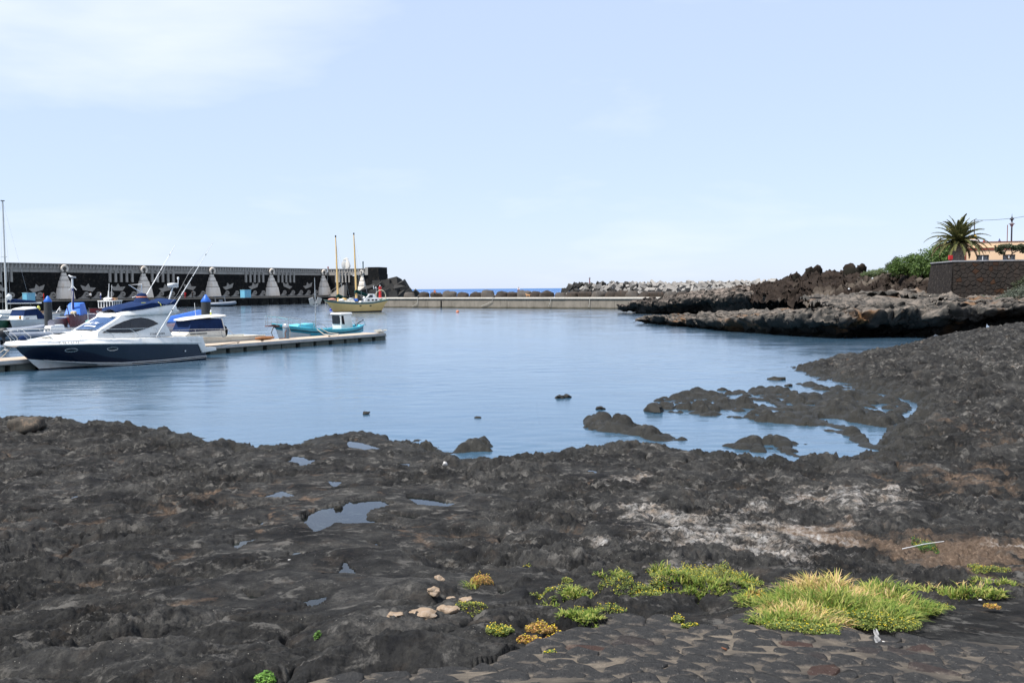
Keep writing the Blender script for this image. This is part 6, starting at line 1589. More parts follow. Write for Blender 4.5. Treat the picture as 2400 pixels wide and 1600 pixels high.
# ================================================================== headland, terrace, palm, house
def ribbon_rock(name, pl, prof_fn, ns, amp, mat, seed, freq=1.0):
    """pl: list of (px,py,zbase,ztop); prof_fn(u,h)->[(inland offset, z)]"""
    base = [gz(p[0], p[1], p[2]) for p in pl]; tops = [p[3] for p in pl]
    pts = []; cum = [0]
    for a, b in zip(base[:-1], base[1:]): cum.append(cum[-1] + float(np.linalg.norm((b - a)[:2])))
    rows = []; NN = []
    for i in range(ns):
        t = cum[-1] * i / (ns - 1); j = 0
        while j < len(cum) - 2 and t > cum[j + 1]: j += 1
        f = (t - cum[j]) / max(1e-6, cum[j + 1] - cum[j]); f2 = f
        P = base[j] * (1 - f) + base[j + 1] * f; h = tops[j] * (1 - f) + tops[j + 1] * f
        a = base[max(j - 1, 0)]; b = base[min(j + 2, len(base) - 1)]; d = (b - a)[:2]; d = d / np.linalg.norm(d); n = np.array([-d[1], d[0]])
        if np.dot(n, P[:2]) < 0: n = -n
        u = t / cum[-1]; prof = prof_fn(u, h, P[2]); row = []
        wob = mnoise.noise(Vector((t * .25, seed, 0))) * 1.2 + mnoise.noise(Vector((t * .8, seed + 9, 0))) * .5
        for o, z in prof: row.append((P[0] + n[0] * (o + wob), P[1] + n[1] * (o + wob), z))
        rows.append(row); NN.append(n)
    V_ = np.array(rows); nr, nc, _ = V_.shape
    X, Y, Z = V_[..., 0].copy(), V_[..., 1].copy(), V_[..., 2].copy()
    out = np.zeros_like(V_)
    for i in range(nr):
        for k_ in range(nc):
            q = Vector(V_[i, k_])
            a = mnoise.fractal(q * (.55 * freq) + Vector((seed, 0, 0)), .8, 2.1, 5) * amp
            b = mnoise.fractal(q * (.55 * freq) + Vector((0, seed + 30, 7)), .8, 2.1, 5) * amp
            c = mnoise.fractal(q * (.6 * freq) + Vector((3, seed, 11)), .8, 2.1, 5) * amp * .7
            c += (.5 - abs(mnoise.noise(q * 1.7 * freq + Vector((seed, 1, 1))))) * amp * .35
            fx = (.40 - abs(mnoise.noise(q * 1.5 + Vector((seed, 21, 3))))) * .34 + (.40 - abs(mnoise.noise(q * 3.6 + Vector((seed, 5, 33))))) * .20
            stri = (.4 - abs(mnoise.noise(Vector((q.x * 1.6, q.y * 1.6, q.z * .35)) + Vector((2, seed, 6))))) * .30
            a += fx + stri * .7; b -= fx + stri; c += fx * .8
            pl = .5 + .5 * max(0, min(1, (k_ / nc - .55) / .15))
            if k_ > nc * .5: c += pl * amp * (1.1 * (.42 - abs(mnoise.noise(q * .75 + Vector((seed, 4, 4))))) + .8 * (.4 - abs(mnoise.noise(q * 2.0 + Vector((seed, 14, 4))))))
            v1 = mnoise.voronoi(Vector((q.x * .5, q.y * .5, q.z * .75)) + Vector((seed, 0, 2)))[0]; v2 = mnoise.voronoi(q * 1.5 + Vector((seed, 7, 2)))[0]
            ck = .55 * min(1, (v1[1] - v1[0]) * 2.2) ** .6 + .22 * min(1, (v2[1] - v2[0]) * 2.2) ** .6 - .5
            fl = 1 - .85 * max(0, min(1, (k_ / nc - .45) / .1)); out[i, k_] = (a * fl - NN[i][0] * ck * fl, b * fl - NN[i][1] * ck * fl, c + ck * .65)
    V_ = V_ + out
    idx = np.arange(nr * nc).reshape(nr, nc)
    f = np.stack([idx[:-1, :-1], idx[:-1, 1:], idx[1:, 1:], idx[1:, :-1]], -1).reshape(-1, 4)
    o = link(name, mesh_np(name, V_.reshape(-1, 3), f, mat)); tag(o, kind='structure'); return o
def densify(prof, n=5):
    out = []
    for (a, b), (c, d) in zip(prof[:-1], prof[1:]):
        k_ = max(1, int(math.hypot(c - a, d - b) / .22)); k_ = min(k_, n)
        for i in range(k_): out.append((a + (c - a) * i / k_, b + (d - b) * i / k_))
    out.append(prof[-1]); return out
def resample(prof, n):
    L_ = [0]
    for (a, b), (c, d) in zip(prof[:-1], prof[1:]): L_.append(L_[-1] + min(2.6, math.hypot(c - a, d - b)))
    out = []
    for i in range(n):
        t = L_[-1] * i / (n - 1); j = 0
        while j < len(L_) - 2 and t > L_[j + 1]: j += 1
        f = (t - L_[j]) / max(1e-6, L_[j + 1] - L_[j]); out.append((prof[j][0] + (prof[j + 1][0] - prof[j][0]) * f, prof[j][1] + (prof[j + 1][1] - prof[j][1]) * f))
    return out
def cliff_mat(name, dark, mid, pale, topcol, rust=(.22, .11, .045), tint=1.0):
    k = NT(name); vec = k.coords()
    n1 = k.noise(vec, .5, 7, .65, .5); n2 = k.noise(vec, 2.6, 8, .7, .4); n3 = k.noise(vec, 11, 5, .7)
    c = k.ramp(k.mix(.45, n1, n2), [(.3, dark), (.5, mid), (.68, pale)])
    g = k.n('NewGeometry'); sx = k.n('SeparateXYZ'); k.l(g.outputs['Normal'], sx.inputs[0])
    up = k.math('MULTIPLY', k.ramp(sx.outputs['Z'], [(.25, 0.0), (.75, 1.0)]), k.ramp(k.noise(vec, 1.3, 8, .75, .6), [(.42, .0), (.62, 1.0)]))
    c = k.mix(k.math('MULTIPLY', up, .85), c, topcol)      # top colour on upward faces, broken up by noise
    c = k.mix(k.ramp(k.noise(vec, .16, 4, .6, .6), [(.60, 0.0), (.68, .75)]), c, rust)
    tcn = k.n('TexCoord'); s2 = k.n('SeparateXYZ'); k.l(tcn.outputs['Object'], s2.inputs[0])
    wet = k.ramp(k.math('ADD', s2.outputs['Z'], k.math('MULTIPLY', n2, .3)), [(.30, .9), (.62, 0.0)])
    c = k.mix(k.math('MULTIPLY', wet, .8), c, (.016, .016, .012))
    k.l(c, k.b.inputs['Base Color']); k.b.inputs['Roughness'].default_value = .9; k.b.inputs['Specular IOR Level'].default_value = .06
    k.l(k.bump(n3, .6, .03, k.bump(n2, .7, .12)), k.b.inputs['Normal']); return k.m
M_CLIFF = cliff_mat('ledge_rock', (.022, .022, .021), (.050, .048, .044), (.095, .087, .077), (.20, .168, .14))
M_CLIFF2 = cliff_mat('cove_rock', (.018, .018, .017), (.042, .039, .035), (.088, .077, .066), (.24, .195, .165))
M_HILL = cliff_mat('brown_lava', (.009, .007, .006), (.020, .015, .012), (.042, .031, .025), (.040, .030, .024), (.12, .10, .08))

def prof_low(u, h, z0):
    cave = max(0, min(1, (u - .38) / .2)); uc = .9 + 1.9 * cave
    return resample([(uc + .6, z0 - .5), (uc, z0 + .06 * h), (uc * .75, z0 + .22 * (h - z0)), (.25, z0 + .42 * (h - z0)), (-.15, z0 + .60 * (h - z0)), (-.25, z0 + .80 * (h - z0)), (.1, z0 + .95 * (h - z0)), (.7, h), (2.0, h + .05), (4, h + .08), (8, h + .12), (13, h + .25), (20, h + .45)], 100)
LOW = [(1488, 758, 0, .25), (1510, 757, 0, .55), (1560, 763, 0, .75), (1640, 772, 0, .95), (1720, 779, 0, 1.2), (1800, 786, 0, 1.5), (1880, 791, 0, 1.85), (1960, 794, 0, 2.05), (2060, 792, 0, 2.15), (2130, 788, .10, 2.2), (2200, 778, .50, 2.25), (2290, 765, .92, 2.38), (2400, 753, 1.28, 2.5), (2560, 742, 1.5, 2.6), (2800, 734, 1.6, 2.7)]
ribbon_rock('ledge_headland', LOW, prof_low, 520, .38, M_CLIFF, 3.3, 1.2)
def prof_up(u, h, z0):
    cave = .5 + .5 * math.sin(u * 17 + 1.2)
    return resample([(1.8 + 2.5 * cave, -.6), (1.0 + 2.2 * cave, .15), (.6 + 1.5 * cave, .35 * h), (-.1, .58 * h), (-.4, .78 * h), (.3, .95 * h), (1.4, h), (4, h + .1), (9, h + .35), (16, h + .65), (26, h + .8), (34, h - .6)], 100)
UPP = [(1448, 732.5, 0, .5), (1462, 734, 0, 1.25), (1490, 735.5, 0, 1.75), (1560, 737, 0, 2.25), (1640, 738, 0, 2.85), (1720, 739, 0, 2.95), (1800, 740.5, 0, 2.9), (1880, 742, 0, 2.9), (2000, 742, 0, 2.9)]
ribbon_rock('cove_headland', UPP, prof_up, 360, .62, M_CLIFF2, 8.1, .8)
# brown lava hill
def hill():
    crest = [(1700, 684, 140), (1745, 674, 135), (1790, 664, 128), (1840, 652, 122), (1880, 644, 116), (1905, 638, 112), (1960, 641, 108), (2005, 636, 104), (2050, 644, 101), (2100, 640, 98), (2150, 632, 95), (2240, 625, 92), (2420, 622, 90)]
    ns, nc = 260, 60; rows = []
    for i in range(ns):
        px = 1700 + (2420 - 1700) * i / (ns - 1)
        y = lerp([(a, b) for a, b, c in crest], px) + 6; D = lerp([(a, c) for a, b, c in crest], px)
        c = gd(px, y, D); zb = 2.6; bd = D - 15 * min(1, (px - 1690) / 160 + .25)
        b = gd(px, 700, bd); row = []
        for k_ in range(nc):
            t = k_ / (nc - 1)
            if t < .75:
                s = t / .75; e = s ** .62
                row.append((b[0] + (c[0] - b[0]) * s, b[1] + (c[1] - b[1]) * s, zb - .8 + (c[2] - zb + .8) * e))
            else:
                s = (t - .75) / .25; row.append((c[0] * (1 + .12 * s), c[1] * (1 + .12 * s), c[2] - 3.5 * s * s))
        rows.append(row)
    V_ = np.array(rows); out = np.zeros_like(V_)
    for i in range(ns):
        for k_ in range(nc):
            q = Vector(V_[i, k_]); a = mnoise.fractal(q * .45, .75, 2.2, 6); b = mnoise.fractal(q * .45 + Vector((31, 4, 2)), .75, 2.2, 6)
            v1 = mnoise.voronoi(q * .55)[0]; v2 = mnoise.voronoi(q * 1.4 + Vector((3, 3, 3)))[0]; ck = .9 * min(1, (v1[1] - v1[0]) * 2) ** .6 + .4 * min(1, (v2[1] - v2[0]) * 2) ** .6 - .8
            r = ck + (.45 - abs(mnoise.noise(q * .8 + Vector((7, 7, 7))))) + .5 * (.4 - abs(mnoise.noise(q * 2.1 + Vector((7, 1, 7)))))
            out[i, k_] = (a * .9, b * .9, .5 * (.35 - abs(mnoise.noise(q * 1.5 + Vector((9, 3, 1))))) + .45 * mnoise.fractal(q * .5 + Vector((5, 50, 2)), .75, 2.2, 6) + .75 * r)
    V_ += out
    idx = np.arange(ns * nc).reshape(ns, nc); f = np.stack([idx[:-1, :-1], idx[:-1, 1:], idx[1:, 1:], idx[1:, :-1]], -1).reshape(-1, 4)
    tag(link('lava_hill', mesh_np('lava_hill', V_.reshape(-1, 3), f, M_HILL)), kind='structure')
hill()
# lava pinnacles on the ridge
rp = random.Random(8)
spike = [rock_mesh('lava_pinnacle', (.55, .5, .8), 40 + s, M_HILL, .55, 12, 9) for s in range(4)]
for i, (px, py, D, sc, lab) in enumerate(((1898, 637, 112, .9, 'leaning brown lava pinnacle at the left end of the ridge'), (1914, 637, 111, 1.0, 'upright brown lava pinnacle beside the leaning one'), (1992, 634, 104.5, 1.15, 'broad brown lava knob in the middle of the ridge'), (2018, 634, 103, 1.0, 'rounded brown lava knob left of the pale green shrub'), (1866, 648, 117, .7, 'low brown lava knob on the left slope of the ridge'))):
    p = gd(px, py + 3, D); o = link('lava_pinnacle', spike[i % 4], None, p, (rp.uniform(-.3, .3), rp.uniform(-.3, .3), rp.uniform(0, 6))); o.scale = (sc, sc, sc); tag(o, lab, 'rock')

# ---- terrace wall
cn_ = gd(2232, 700, 74); TZ = float(gd(2232, 610.5, 74)[2])
TF = Frame(cn_, gd(2520, 700, 71.5)); lf = gd(2181, 700, 80); LF = Frame(lf, cn_)
M_TERR = masonry('terrace_stone', (.016, .014, .012), (.034, .028, .024), (.062, .040, .026), 3.2, (.012, .011, .010))
M_STONEW = concrete('wall_stone', (.034, .028, .024), (.014, .013, .012), (.050, .030, .020), 1.2, .7)
M_STONER = concrete('wall_stone_rust', (.050, .026, .015), (.026, .016, .012), (.03, .02, .016), 1.5, .7)
SGT = -1.0 if np.dot(np.array([-math.sin(TF.rz), math.cos(TF.rz)]), TF.n) < 0 else 1.0
tw = thing('terrace_wall', 'tall dark stone retaining wall under the palm and the house', 'wall', (cn_[0], cn_[1], 0), TF.rz)
LT = float(np.linalg.norm(TF.b - TF.a)); zb = 1.6
m = MB(); m.hexa([(0, SGT * .55, zb), (LT, SGT * .55, zb), (LT, SGT * -1.2, zb), (0, SGT * -1.2, zb)], [(0, SGT * .0, TZ - .1), (LT, SGT * .0, TZ - .1), (LT, SGT * -1.0, TZ - .1), (0, SGT * -1.0, TZ - .1)]); m.build('front_core', M_TERR, tw)
def tloc(p, z):
    dx, dy = p[0] - cn_[0], p[1] - cn_[1]; ca, sa = math.cos(-TF.rz), math.sin(-TF.rz); return (dx * ca - dy * sa, dx * sa + dy * ca, z)
cb_, lb_ = cn_[:2] + TF.n * .5 + LF.n * .35, np.array(lf[:2]) + LF.n * .55
ci_, li_ = cn_[:2] - LF.n * 1.0 + TF.n * -.2, np.array(lf[:2]) - LF.n * 1.0
m = MB(); m.hexa([tloc(cb_, zb), tloc(lb_, zb), tloc(li_, zb), tloc(ci_, zb)], [tloc(cn_[:2] - TF.n * .01, TZ - .1), tloc(lf, TZ - .1), tloc(li_, TZ - .1), tloc(ci_, TZ - .1)]); m.build('left_face', masonry('terrace_plaster', (.026, .022, .020), (.040, .034, .030), (.065, .055, .048), 5.0, (.028, .024, .022)), tw)
m = MB(); m.box(-.05, LT, SGT * .08, SGT * -1.05, TZ - .10, TZ); m.build('coping', concrete('coping_grey', (.30, .30, .31), (.2, .2, .21)), tw)
m = MB(); c1, l1 = cn_[:2] + LF.n * .08, np.array(lf[:2]) + LF.n * .08; m.hexa([tloc(c1, TZ - .11), tloc(l1, TZ - .11), tloc(li_, TZ - .11), tloc(ci_, TZ - .11)], [tloc(c1, TZ - .005), tloc(l1, TZ - .005), tloc(li_, TZ - .005), tloc(ci_, TZ - .005)]); m.build('coping', MATS['coping_grey'], tw)
rs = random.Random(33); sites = []; zz_ = zb + .2; j = 0
VIS = TF.s_at(2410, 0) + .3
while zz_ < TZ - .15:
    x = (.25 if j % 2 else 0.05)
    while x < VIS: sites.append((x + rs.uniform(-.16, .16), zz_ + rs.uniform(-.11, .11))); x += rs.uniform(.26, .62)
    zz_ += .30; j += 1
cnt = 0
for s in sites:
    if cnt >= 290: break
    poly = [(max(.02, s[0] - .35), max(zb, s[1] - .3)), (s[0] + .35, max(zb, s[1] - .3)), (s[0] + .35, min(TZ - .13, s[1] + .3)), (max(.02, s[0] - .35), min(TZ - .13, s[1] + .3))]
    for t in sites:
        if t is s or abs(t[0] - s[0]) > .8 or abs(t[1] - s[1]) > .7: continue
        dx, dy = t[0] - s[0], t[1] - s[1]; L_ = math.hypot(dx, dy); poly = clip_poly(poly, dx / L_, dy / L_, (s[0] * dx + s[1] * dy) / L_ + L_ / 2 - .007)
        if len(poly) < 3: break
    if len(poly) < 3: continue
    c = (sum(p[0] for p in poly) / len(poly), sum(p[1] for p in poly) / len(poly)); d_ = rs.uniform(.02, .06); n = len(poly)
    bat = lambda z: .55 * (TZ - z) / (TZ - zb)
    vs = [(p[0], SGT * (bat(p[1]) - .05), p[1]) for p in poly] + [(p[0], SGT * (bat(p[1]) + d_ * .5), p[1]) for p in poly] + [(c[0] + (p[0] - c[0]) * .7, SGT * (bat(p[1]) + d_), c[1] + (p[1] - c[1]) * .7) for p in poly]
    fs = [(r_ * n + i, r_ * n + (i + 1) % n, (r_ + 1) * n + (i + 1) % n, (r_ + 1) * n + i) for r_ in range(2) for i in range(n)] + [tuple(range(2 * n, 3 * n))]
    m = MB(); m.add(vs, fs); m.build('stone', M_STONER if rs.random() < .12 else M_STONEW, tw); cnt += 1
print('wall stones', cnt)
# terrace ground behind the wall
m = MB(); g0 = TF.pt(.6, -.9, TZ - .75); g1 = TF.pt(LT, -.9, TZ - .75); g2 = TF.pt(LT + 5, -45, TZ - .6); g3 = TF.pt(-1, -45, TZ - .9); gl0 = (float(lf[0]) + .9, float(lf[1]) - .5, TZ - .75)
m.add([g0, g1, g2, g3, gl0], [(0, 1, 2, 3, 4)]); tag(m.build('terrace_ground', concrete('terrace_paving', (.2, .18, .16), (.13, .12, .11))), kind='structure')
TG = TZ - .75

# ---- foliage helpers
def leaf_mat(name, stops, rough=.55, trans=.25):
    if name in MATS: return MATS[name]
    k = NT(name); g = k.n('NewGeometry'); vec = k.coords(); n1 = k.noise(vec, .8, 3, .6)
    f = k.math('ADD', k.math('MULTIPLY', g.outputs['Random Per Island'], .6), k.math('MULTIPLY', n1, .4))
    k.l(k.ramp(f, stops), k.b.inputs['Base Color']); k.b.inputs['Roughness'].default_value = rough; k.b.inputs['Specular IOR Level'].default_value = .3
    tr = k.n('BsdfTranslucent'); k.l(k.ramp(f, stops), tr.inputs['Color']); mx = k.n('MixShader'); mx.inputs[0].default_value = trans
    k.l(k.b.outputs[0], mx.inputs[1]); k.l(tr.outputs[0], mx.inputs[2]); k.l(mx.outputs[0], k.out.inputs['Surface']); return k.m
def leaf_cloud(name, blobs, n, size, mat, parent=None, loc=None, seed=0, shell=.55, aspect=.55, up=.35):
    g = np.random.default_rng(seed); vol = np.array([b[1][0] * b[1][1] * b[1][2] for b in blobs]) ** .67; pr = vol / vol.sum()
    ids = g.choice(len(blobs), n, p=pr); d = g.normal(size=(n, 3)); d /= np.linalg.norm(d, axis=1)[:, None]
    rad = (shell + (1 - shell) * g.random(n)) * (1 + .16 * np.sin(d[:, 0] * 9 + ids) * np.cos(d[:, 2] * 8 + ids * 2) + .10 * np.sin(d[:, 1] * 17 + ids * 3))
    C_ = np.array([b[0] for b in blobs])[ids]; S = np.array([b[1] for b in blobs])[ids]
    P = C_ + d * S * rad[:, None]
    nrm = d + g.normal(size=(n, 3)) * .8; nrm[:, 2] += up; nrm /= np.linalg.norm(nrm, axis=1)[:, None]
    t = np.cross(nrm, g.normal(size=(n, 3))); t /= np.linalg.norm(t, axis=1)[:, None]; b = np.cross(nrm, t)
    L_ = size * (.6 + .8 * g.random(n))[:, None]
    vs = np.stack([P - t * L_ * .5, P + b * L_ * aspect * .5, P + t * L_ * .5, P - b * L_ * aspect * .5], 1).reshape(-1, 3)
    f = np.arange(n * 4).reshape(n, 4)
    return link(name, mesh_np(name, vs, f, mat, smooth=False), parent, loc)
M_SHRUB = leaf_mat('shrub_leaf', [(.15, (.030, .055, .012)), (.45, (.060, .110, .020)), (.7, (.105, .165, .035)), (.92, (.16, .20, .06))])
M_SHRUBP = leaf_mat('pale_shrub_leaf', [(.2, (.07, .10, .04)), (.6, (.13, .17, .07)), (.9, (.2, .23, .11))])
M_SHRUBG = leaf_mat('grey_shrub_leaf', [(.2, (.05, .06, .04)), (.6, (.12, .14, .10)), (.9, (.25, .27, .21))])
M_TREE = leaf_mat('tree_leaf', [(.2, (.022, .032, .014)), (.6, (.050, .065, .028)), (.9, (.10, .10, .05))])
M_BARK = plain('bark', (.12, .095, .075), .9, .25, 4, bump=.5)
def shrub(label, px, py, D, blobs, n, size, mat, name='shrub', group=None):
    p = gd(px, py, D); root = thing(name, label, 'shrub', p, 0, group)
    leaf_cloud('foliage', blobs, n, size, mat, root, None, int(px))['kind'] = 'stuff'
    m = MB()
    for b in blobs[:4]: m.tube([(b[0][0] * .3, b[0][1] * .3, -.6), (b[0][0] * .8, b[0][1] * .8, b[0][2])], [.07, .02], 5)
    m.build('stems', M_BARK, root); return root
u90 = 90 / 2200.
shrub('large green bush leaning against the terrace wall below the palm', 2190, 622, 88, [((0, 0, .3), (1.9, 1.6, 1.4)), ((1.2, .5, 1.1), (1.6, 1.3, 1.1)), ((-1.0, -.3, -.3), (1.3, 1.2, 1.0)), ((.3, -1.0, -.6), (1.6, 1.0, .9))], 11440, 0.16, M_SHRUB)
shrub('green bush sloping down to the brown lava left of the tall bush', 2125, 626, 91, [((0, 0, .2), (1.5, 1.3, .9)), ((-.9, 0, -.2), (1.1, 1.0, .7)), ((.8, -.6, -.2), (1.4, 1.1, .8)), ((.6, -.2, .8), (.9, .9, .5))], 9240, 0.15, M_SHRUB)
shrub('tall rounded bush directly behind the palm trunk', 2222, 588, 89, [((0, 0, 0), (1.3, 1.1, 1.0)), ((-.7, 0, -.6), (1.2, 1, .9)), ((.4, 0, -1.0), (1.3, 1, .9))], 7920, 0.15, M_SHRUB)
shrub('low pale green shrub on the brown lava ridge', 2050, 641, 99, [((0, 0, 0), (1.1, .8, .45)), ((.7, 0, .2), (.6, .5, .4)), ((-.8, 0, -.1), (.7, .5, .3))], 3740, 0.12, M_SHRUBP)
shrub('spiky grey green shrub at the left foot of the green bush', 2088, 625, 94, [((0, 0, 0), (.6, .5, .45)), ((.5, 0, .5), (.4, .4, .5))], 1540, 0.15, M_SHRUBG)
shrub('grey green shrub on the ledge at the right edge', 2385, 690, 69, [((0, 0, 0), (.9, .7, .55)), ((.8, 0, .3), (.8, .6, .5)), ((-.7, 0, -.2), (.6, .5, .35))], 5280, 0.08, M_SHRUBG)
shrub('small grey tuft on the ledge left of the edge shrub', 2345, 702, 70, [((0, 0, 0), (.45, .4, .25)), ((.4, 0, .05), (.35, .3, .2))], 1540, 0.07, M_SHRUBG)
shrub('dark twiggy shrub against the terrace wall at the right edge', 2395, 672, 71, [((0, 0, 0), (.8, .5, .6)), ((.4, 0, .4), (.6, .5, .5))], 1000, .13, M_TREE)
shrub('pale yellowish tuft at the foot of the terrace wall', 2302, 698, 72, [((0, 0, 0), (.4, .3, .22))], 924, 0.06, M_SHRUBP)

# ---- palm
pp = gd(2246, 610, 82); PB = TG
pz = float(gd(2246, 570, 82)[2]) - .1
palm = thing('palm_tree', 'date palm with thick stubby trunk and arching fronds above the terrace wall', 'palm tree', (pp[0], pp[1], PB))
k = NT('palm_bark'); vec = k.coords((1, 1, 2.2)); vo = k.n('TexVoronoi'); vo.inputs['Scale'].default_value = 5.5; k.l(vec, vo.inputs['Vector'])
k.l(k.ramp(k.mix(.5, vo.outputs['Distance'], k.noise(vec, 6, 5, .7)), [(.2, (.09, .072, .058)), (.5, (.22, .18, .15)), (.8, (.34, .29, .24))]), k.b.inputs['Base Color']); k.b.inputs['Roughness'].default_value = .95; k.l(k.bump(vo.outputs['Distance'], .9, .08), k.b.inputs['Normal'])
ht = pz - PB
m = MB(); m.lathe([(.52, -.1), (.50, .3), (.47, ht * .45), (.48, ht * .75), (.53, ht * .92), (.46, ht + .05), (.25, ht + .25)], 22); m.build('trunk', MATS['palm_bark'], palm, smooth=True)
M_FROND = leaf_mat('palm_frond', [(.15, (.075, .090, .028)), (.5, (.15, .155, .055)), (.8, (.25, .215, .095)), (.95, (.36, .29, .15))], .5, .25)
M_FRONDD = leaf_mat('dry_frond', [(.2, (.10, .075, .04)), (.6, (.20, .155, .09)), (.95, (.32, .26, .16))], .8, .15)
rf = random.Random(4)
def frond(az, el, L_, droop, mat):
    """rachis with two rows of leaflets"""
    pts = []; p = Vector((0, 0, 0)); e = el; n = 14
    for i in range(n + 1):
        pts.append(p.copy()); st = L_ / n; p = p + Vector((math.cos(az) * math.cos(e), math.sin(az) * math.cos(e), math.sin(e))) * st; e -= droop / n * (.4 + 1.2 * i / n)
    m = MB(); m.tube(pts, [.05 * (1 - .85 * i / n) + .006 for i in range(n + 1)], 4)
    for i in range(1, n + 1):
        for h in range(5):
            f = h / 5.0; q = pts[i - 1].lerp(pts[i], f); t = (pts[i] - pts[i - 1]).normalized(); sd_ = t.cross(Vector((0, 0, 1)));
            if sd_.length < .05: sd_ = Vector((-math.sin(az), math.cos(az), 0))
            sd_.normalize(); upv = sd_.cross(t); s_ = (i - 1 + f) / n
            ll = L_ * .20 * math.sin(math.pi * min(1, .12 + .88 * s_) ** .75) ** .6 * (1.05 - .6 * s_) + .05
            for sd in (-1, 1):
                d = (sd_ * sd * .55 + t * .85 + upv * rf.uniform(-.05, .35)).normalized(); w = t * .036
                tip = q + d * ll + Vector((0, 0, -.10 * ll))
                mid = q + d * ll * .5
                m.add([q - w, mid - w * 1.5, tip, mid + w * 1.5 + upv * .01], [(0, 1, 2, 3)])
    return m.build('frond', mat, palm, loc=(0, 0, ht + .15))
for i in range(56):
    g_ = i * 2.39996; t = i / 55.0
    el = R(86 - 96 * t ** .9); frond(g_, el + rf.uniform(-.08, .08), rf.uniform(2.5, 3.1) * (.92 + .08 * math.sin(t * 3)), R(52 + 46 * t) * rf.uniform(.8, 1.2), M_FRONDD if t > .86 and rf.random() < .7 else M_FROND)

# ---- house
hz = gd(2259, 610, 92); HF = Frame(hz, gd(2620, 610, 88)); HT = float(gd(2262, 568.5, 92)[2]); HLn = float(np.linalg.norm(HF.b - HF.a))
SGH = -1.0 if np.dot(np.array([-math.sin(HF.rz), math.cos(HF.rz)]), HF.n) < 0 else 1.0
M_PEACH = plain('peach_render', (.80, .56, .36), .85, .03, .6, bump=.15, grime=(.75, .52, .33)); M_BRICKR = plain('brick_red_paint', (.24, .045, .025), .7, .08, 1)
hs = thing('house', 'single storey peach house with brick red trim behind the terrace wall', 'house', (hz[0], hz[1], 0), HF.rz)
hx = lambda px, o=0: HF.s_at(px, o); hzz = lambda px, py, o=0: HF.z_at(px, py, o)
wz0, wz1 = hzz(2300, 615) - .9, hzz(2300, 597.5); win = [(hx(2287), hx(2316.5)), (hx(2348.5), hx(2378)), (hx(2412), hx(2440))]
xs_ = [0]; 
for a, b in win: xs_ += [a, b]
xs_ += [HLn]
m = MB(); t_ = .3
for i in range(0, len(xs_), 2): m.box(xs_[i], xs_[i + 1], 0, SGH * -t_, TG, HT)
for a, b in win: m.box(a, b, SGH * -.0, SGH * -t_, wz1, HT); m.box(a, b, 0, SGH * -t_, TG, wz0)
m.box(0, HLn, SGH * -t_, SGH * -9, TG, HT - .02); m.build('wall', M_PEACH, hs)
zband = hzz(2300, 583)
m = MB(); m.box(.02, HLn, SGH * .06, SGH * .0, zband - .12, zband + .08); m.build('band', M_BRICKR, hs)
m = MB(); m.box(.5, HLn, SGH * .10, SGH * .0, zband + .081, zband + .15); m.build('band_ledge', M_PEACH, hs)
m = MB(); m.box(-.04, hx(2262.5), SGH * .05, SGH * -.3, TG, HT + .03); m.build('corner_pilaster', M_BRICKR, hs)
m = MB(); m.box(.0, HLn, SGH * .05, SGH * -9, HT + .0, HT + .045); m.build('roof_edge', M_BRICKR, hs)
for a, b in win:
    w = link('window', None, hs)
    m = MB(); f_ = .07
    m.box(a, b, SGH * -.08, SGH * -.14, wz1 - f_, wz1); m.box(a, b, SGH * -.08, SGH * -.14, wz0, wz0 + f_); m.box(a, a + f_, SGH * -.08, SGH * -.14, wz0, wz1); m.box(b - f_, b, SGH * -.08, SGH * -.14, wz0, wz1); m.build('frame', plain('window_grey', (.10, .11, .12), .4), w)
    c = (a + b) / 2; m = MB(); m.box(c - .04, c + .04, SGH * -.07, SGH * -.13, wz0, wz1 - f_); m.build('mullion', M_WHITE, w)
    for q0, q1 in ((a + f_, c - .04), (c + .04, b - f_)):
        m = MB(); n = 16; m.grid([[(q0 + (q1 - q0) * i / n, SGH * (-.22 + .03 * math.sin(i * 1.9)), z) for i in range(n + 1)] for z in (wz0, wz1)]); m.build('curtain', plain('white_curtain', (.5, .5, .5), .9, .1, 3), w, smooth=True)
        m = MB(); m.add([(q0, SGH * -.12, wz0), (q1, SGH * -.12, wz0), (q1, SGH * -.12, wz1), (q0, SGH * -.12, wz1)], [(0, 1, 2, 3)])
        kg = MATS.get('window_pane')
        if kg is None:
            kk = NT('window_pane'); kk.b.inputs['Base Color'].default_value = (.9, .95, 1, 1); kk.b.inputs['Transmission Weight'].default_value = 1.0; kk.b.inputs['Roughness'].default_value = .02; kk.b.inputs['Alpha'].default_value = .35; kg = kk.m
        m.build('pane', kg, w)
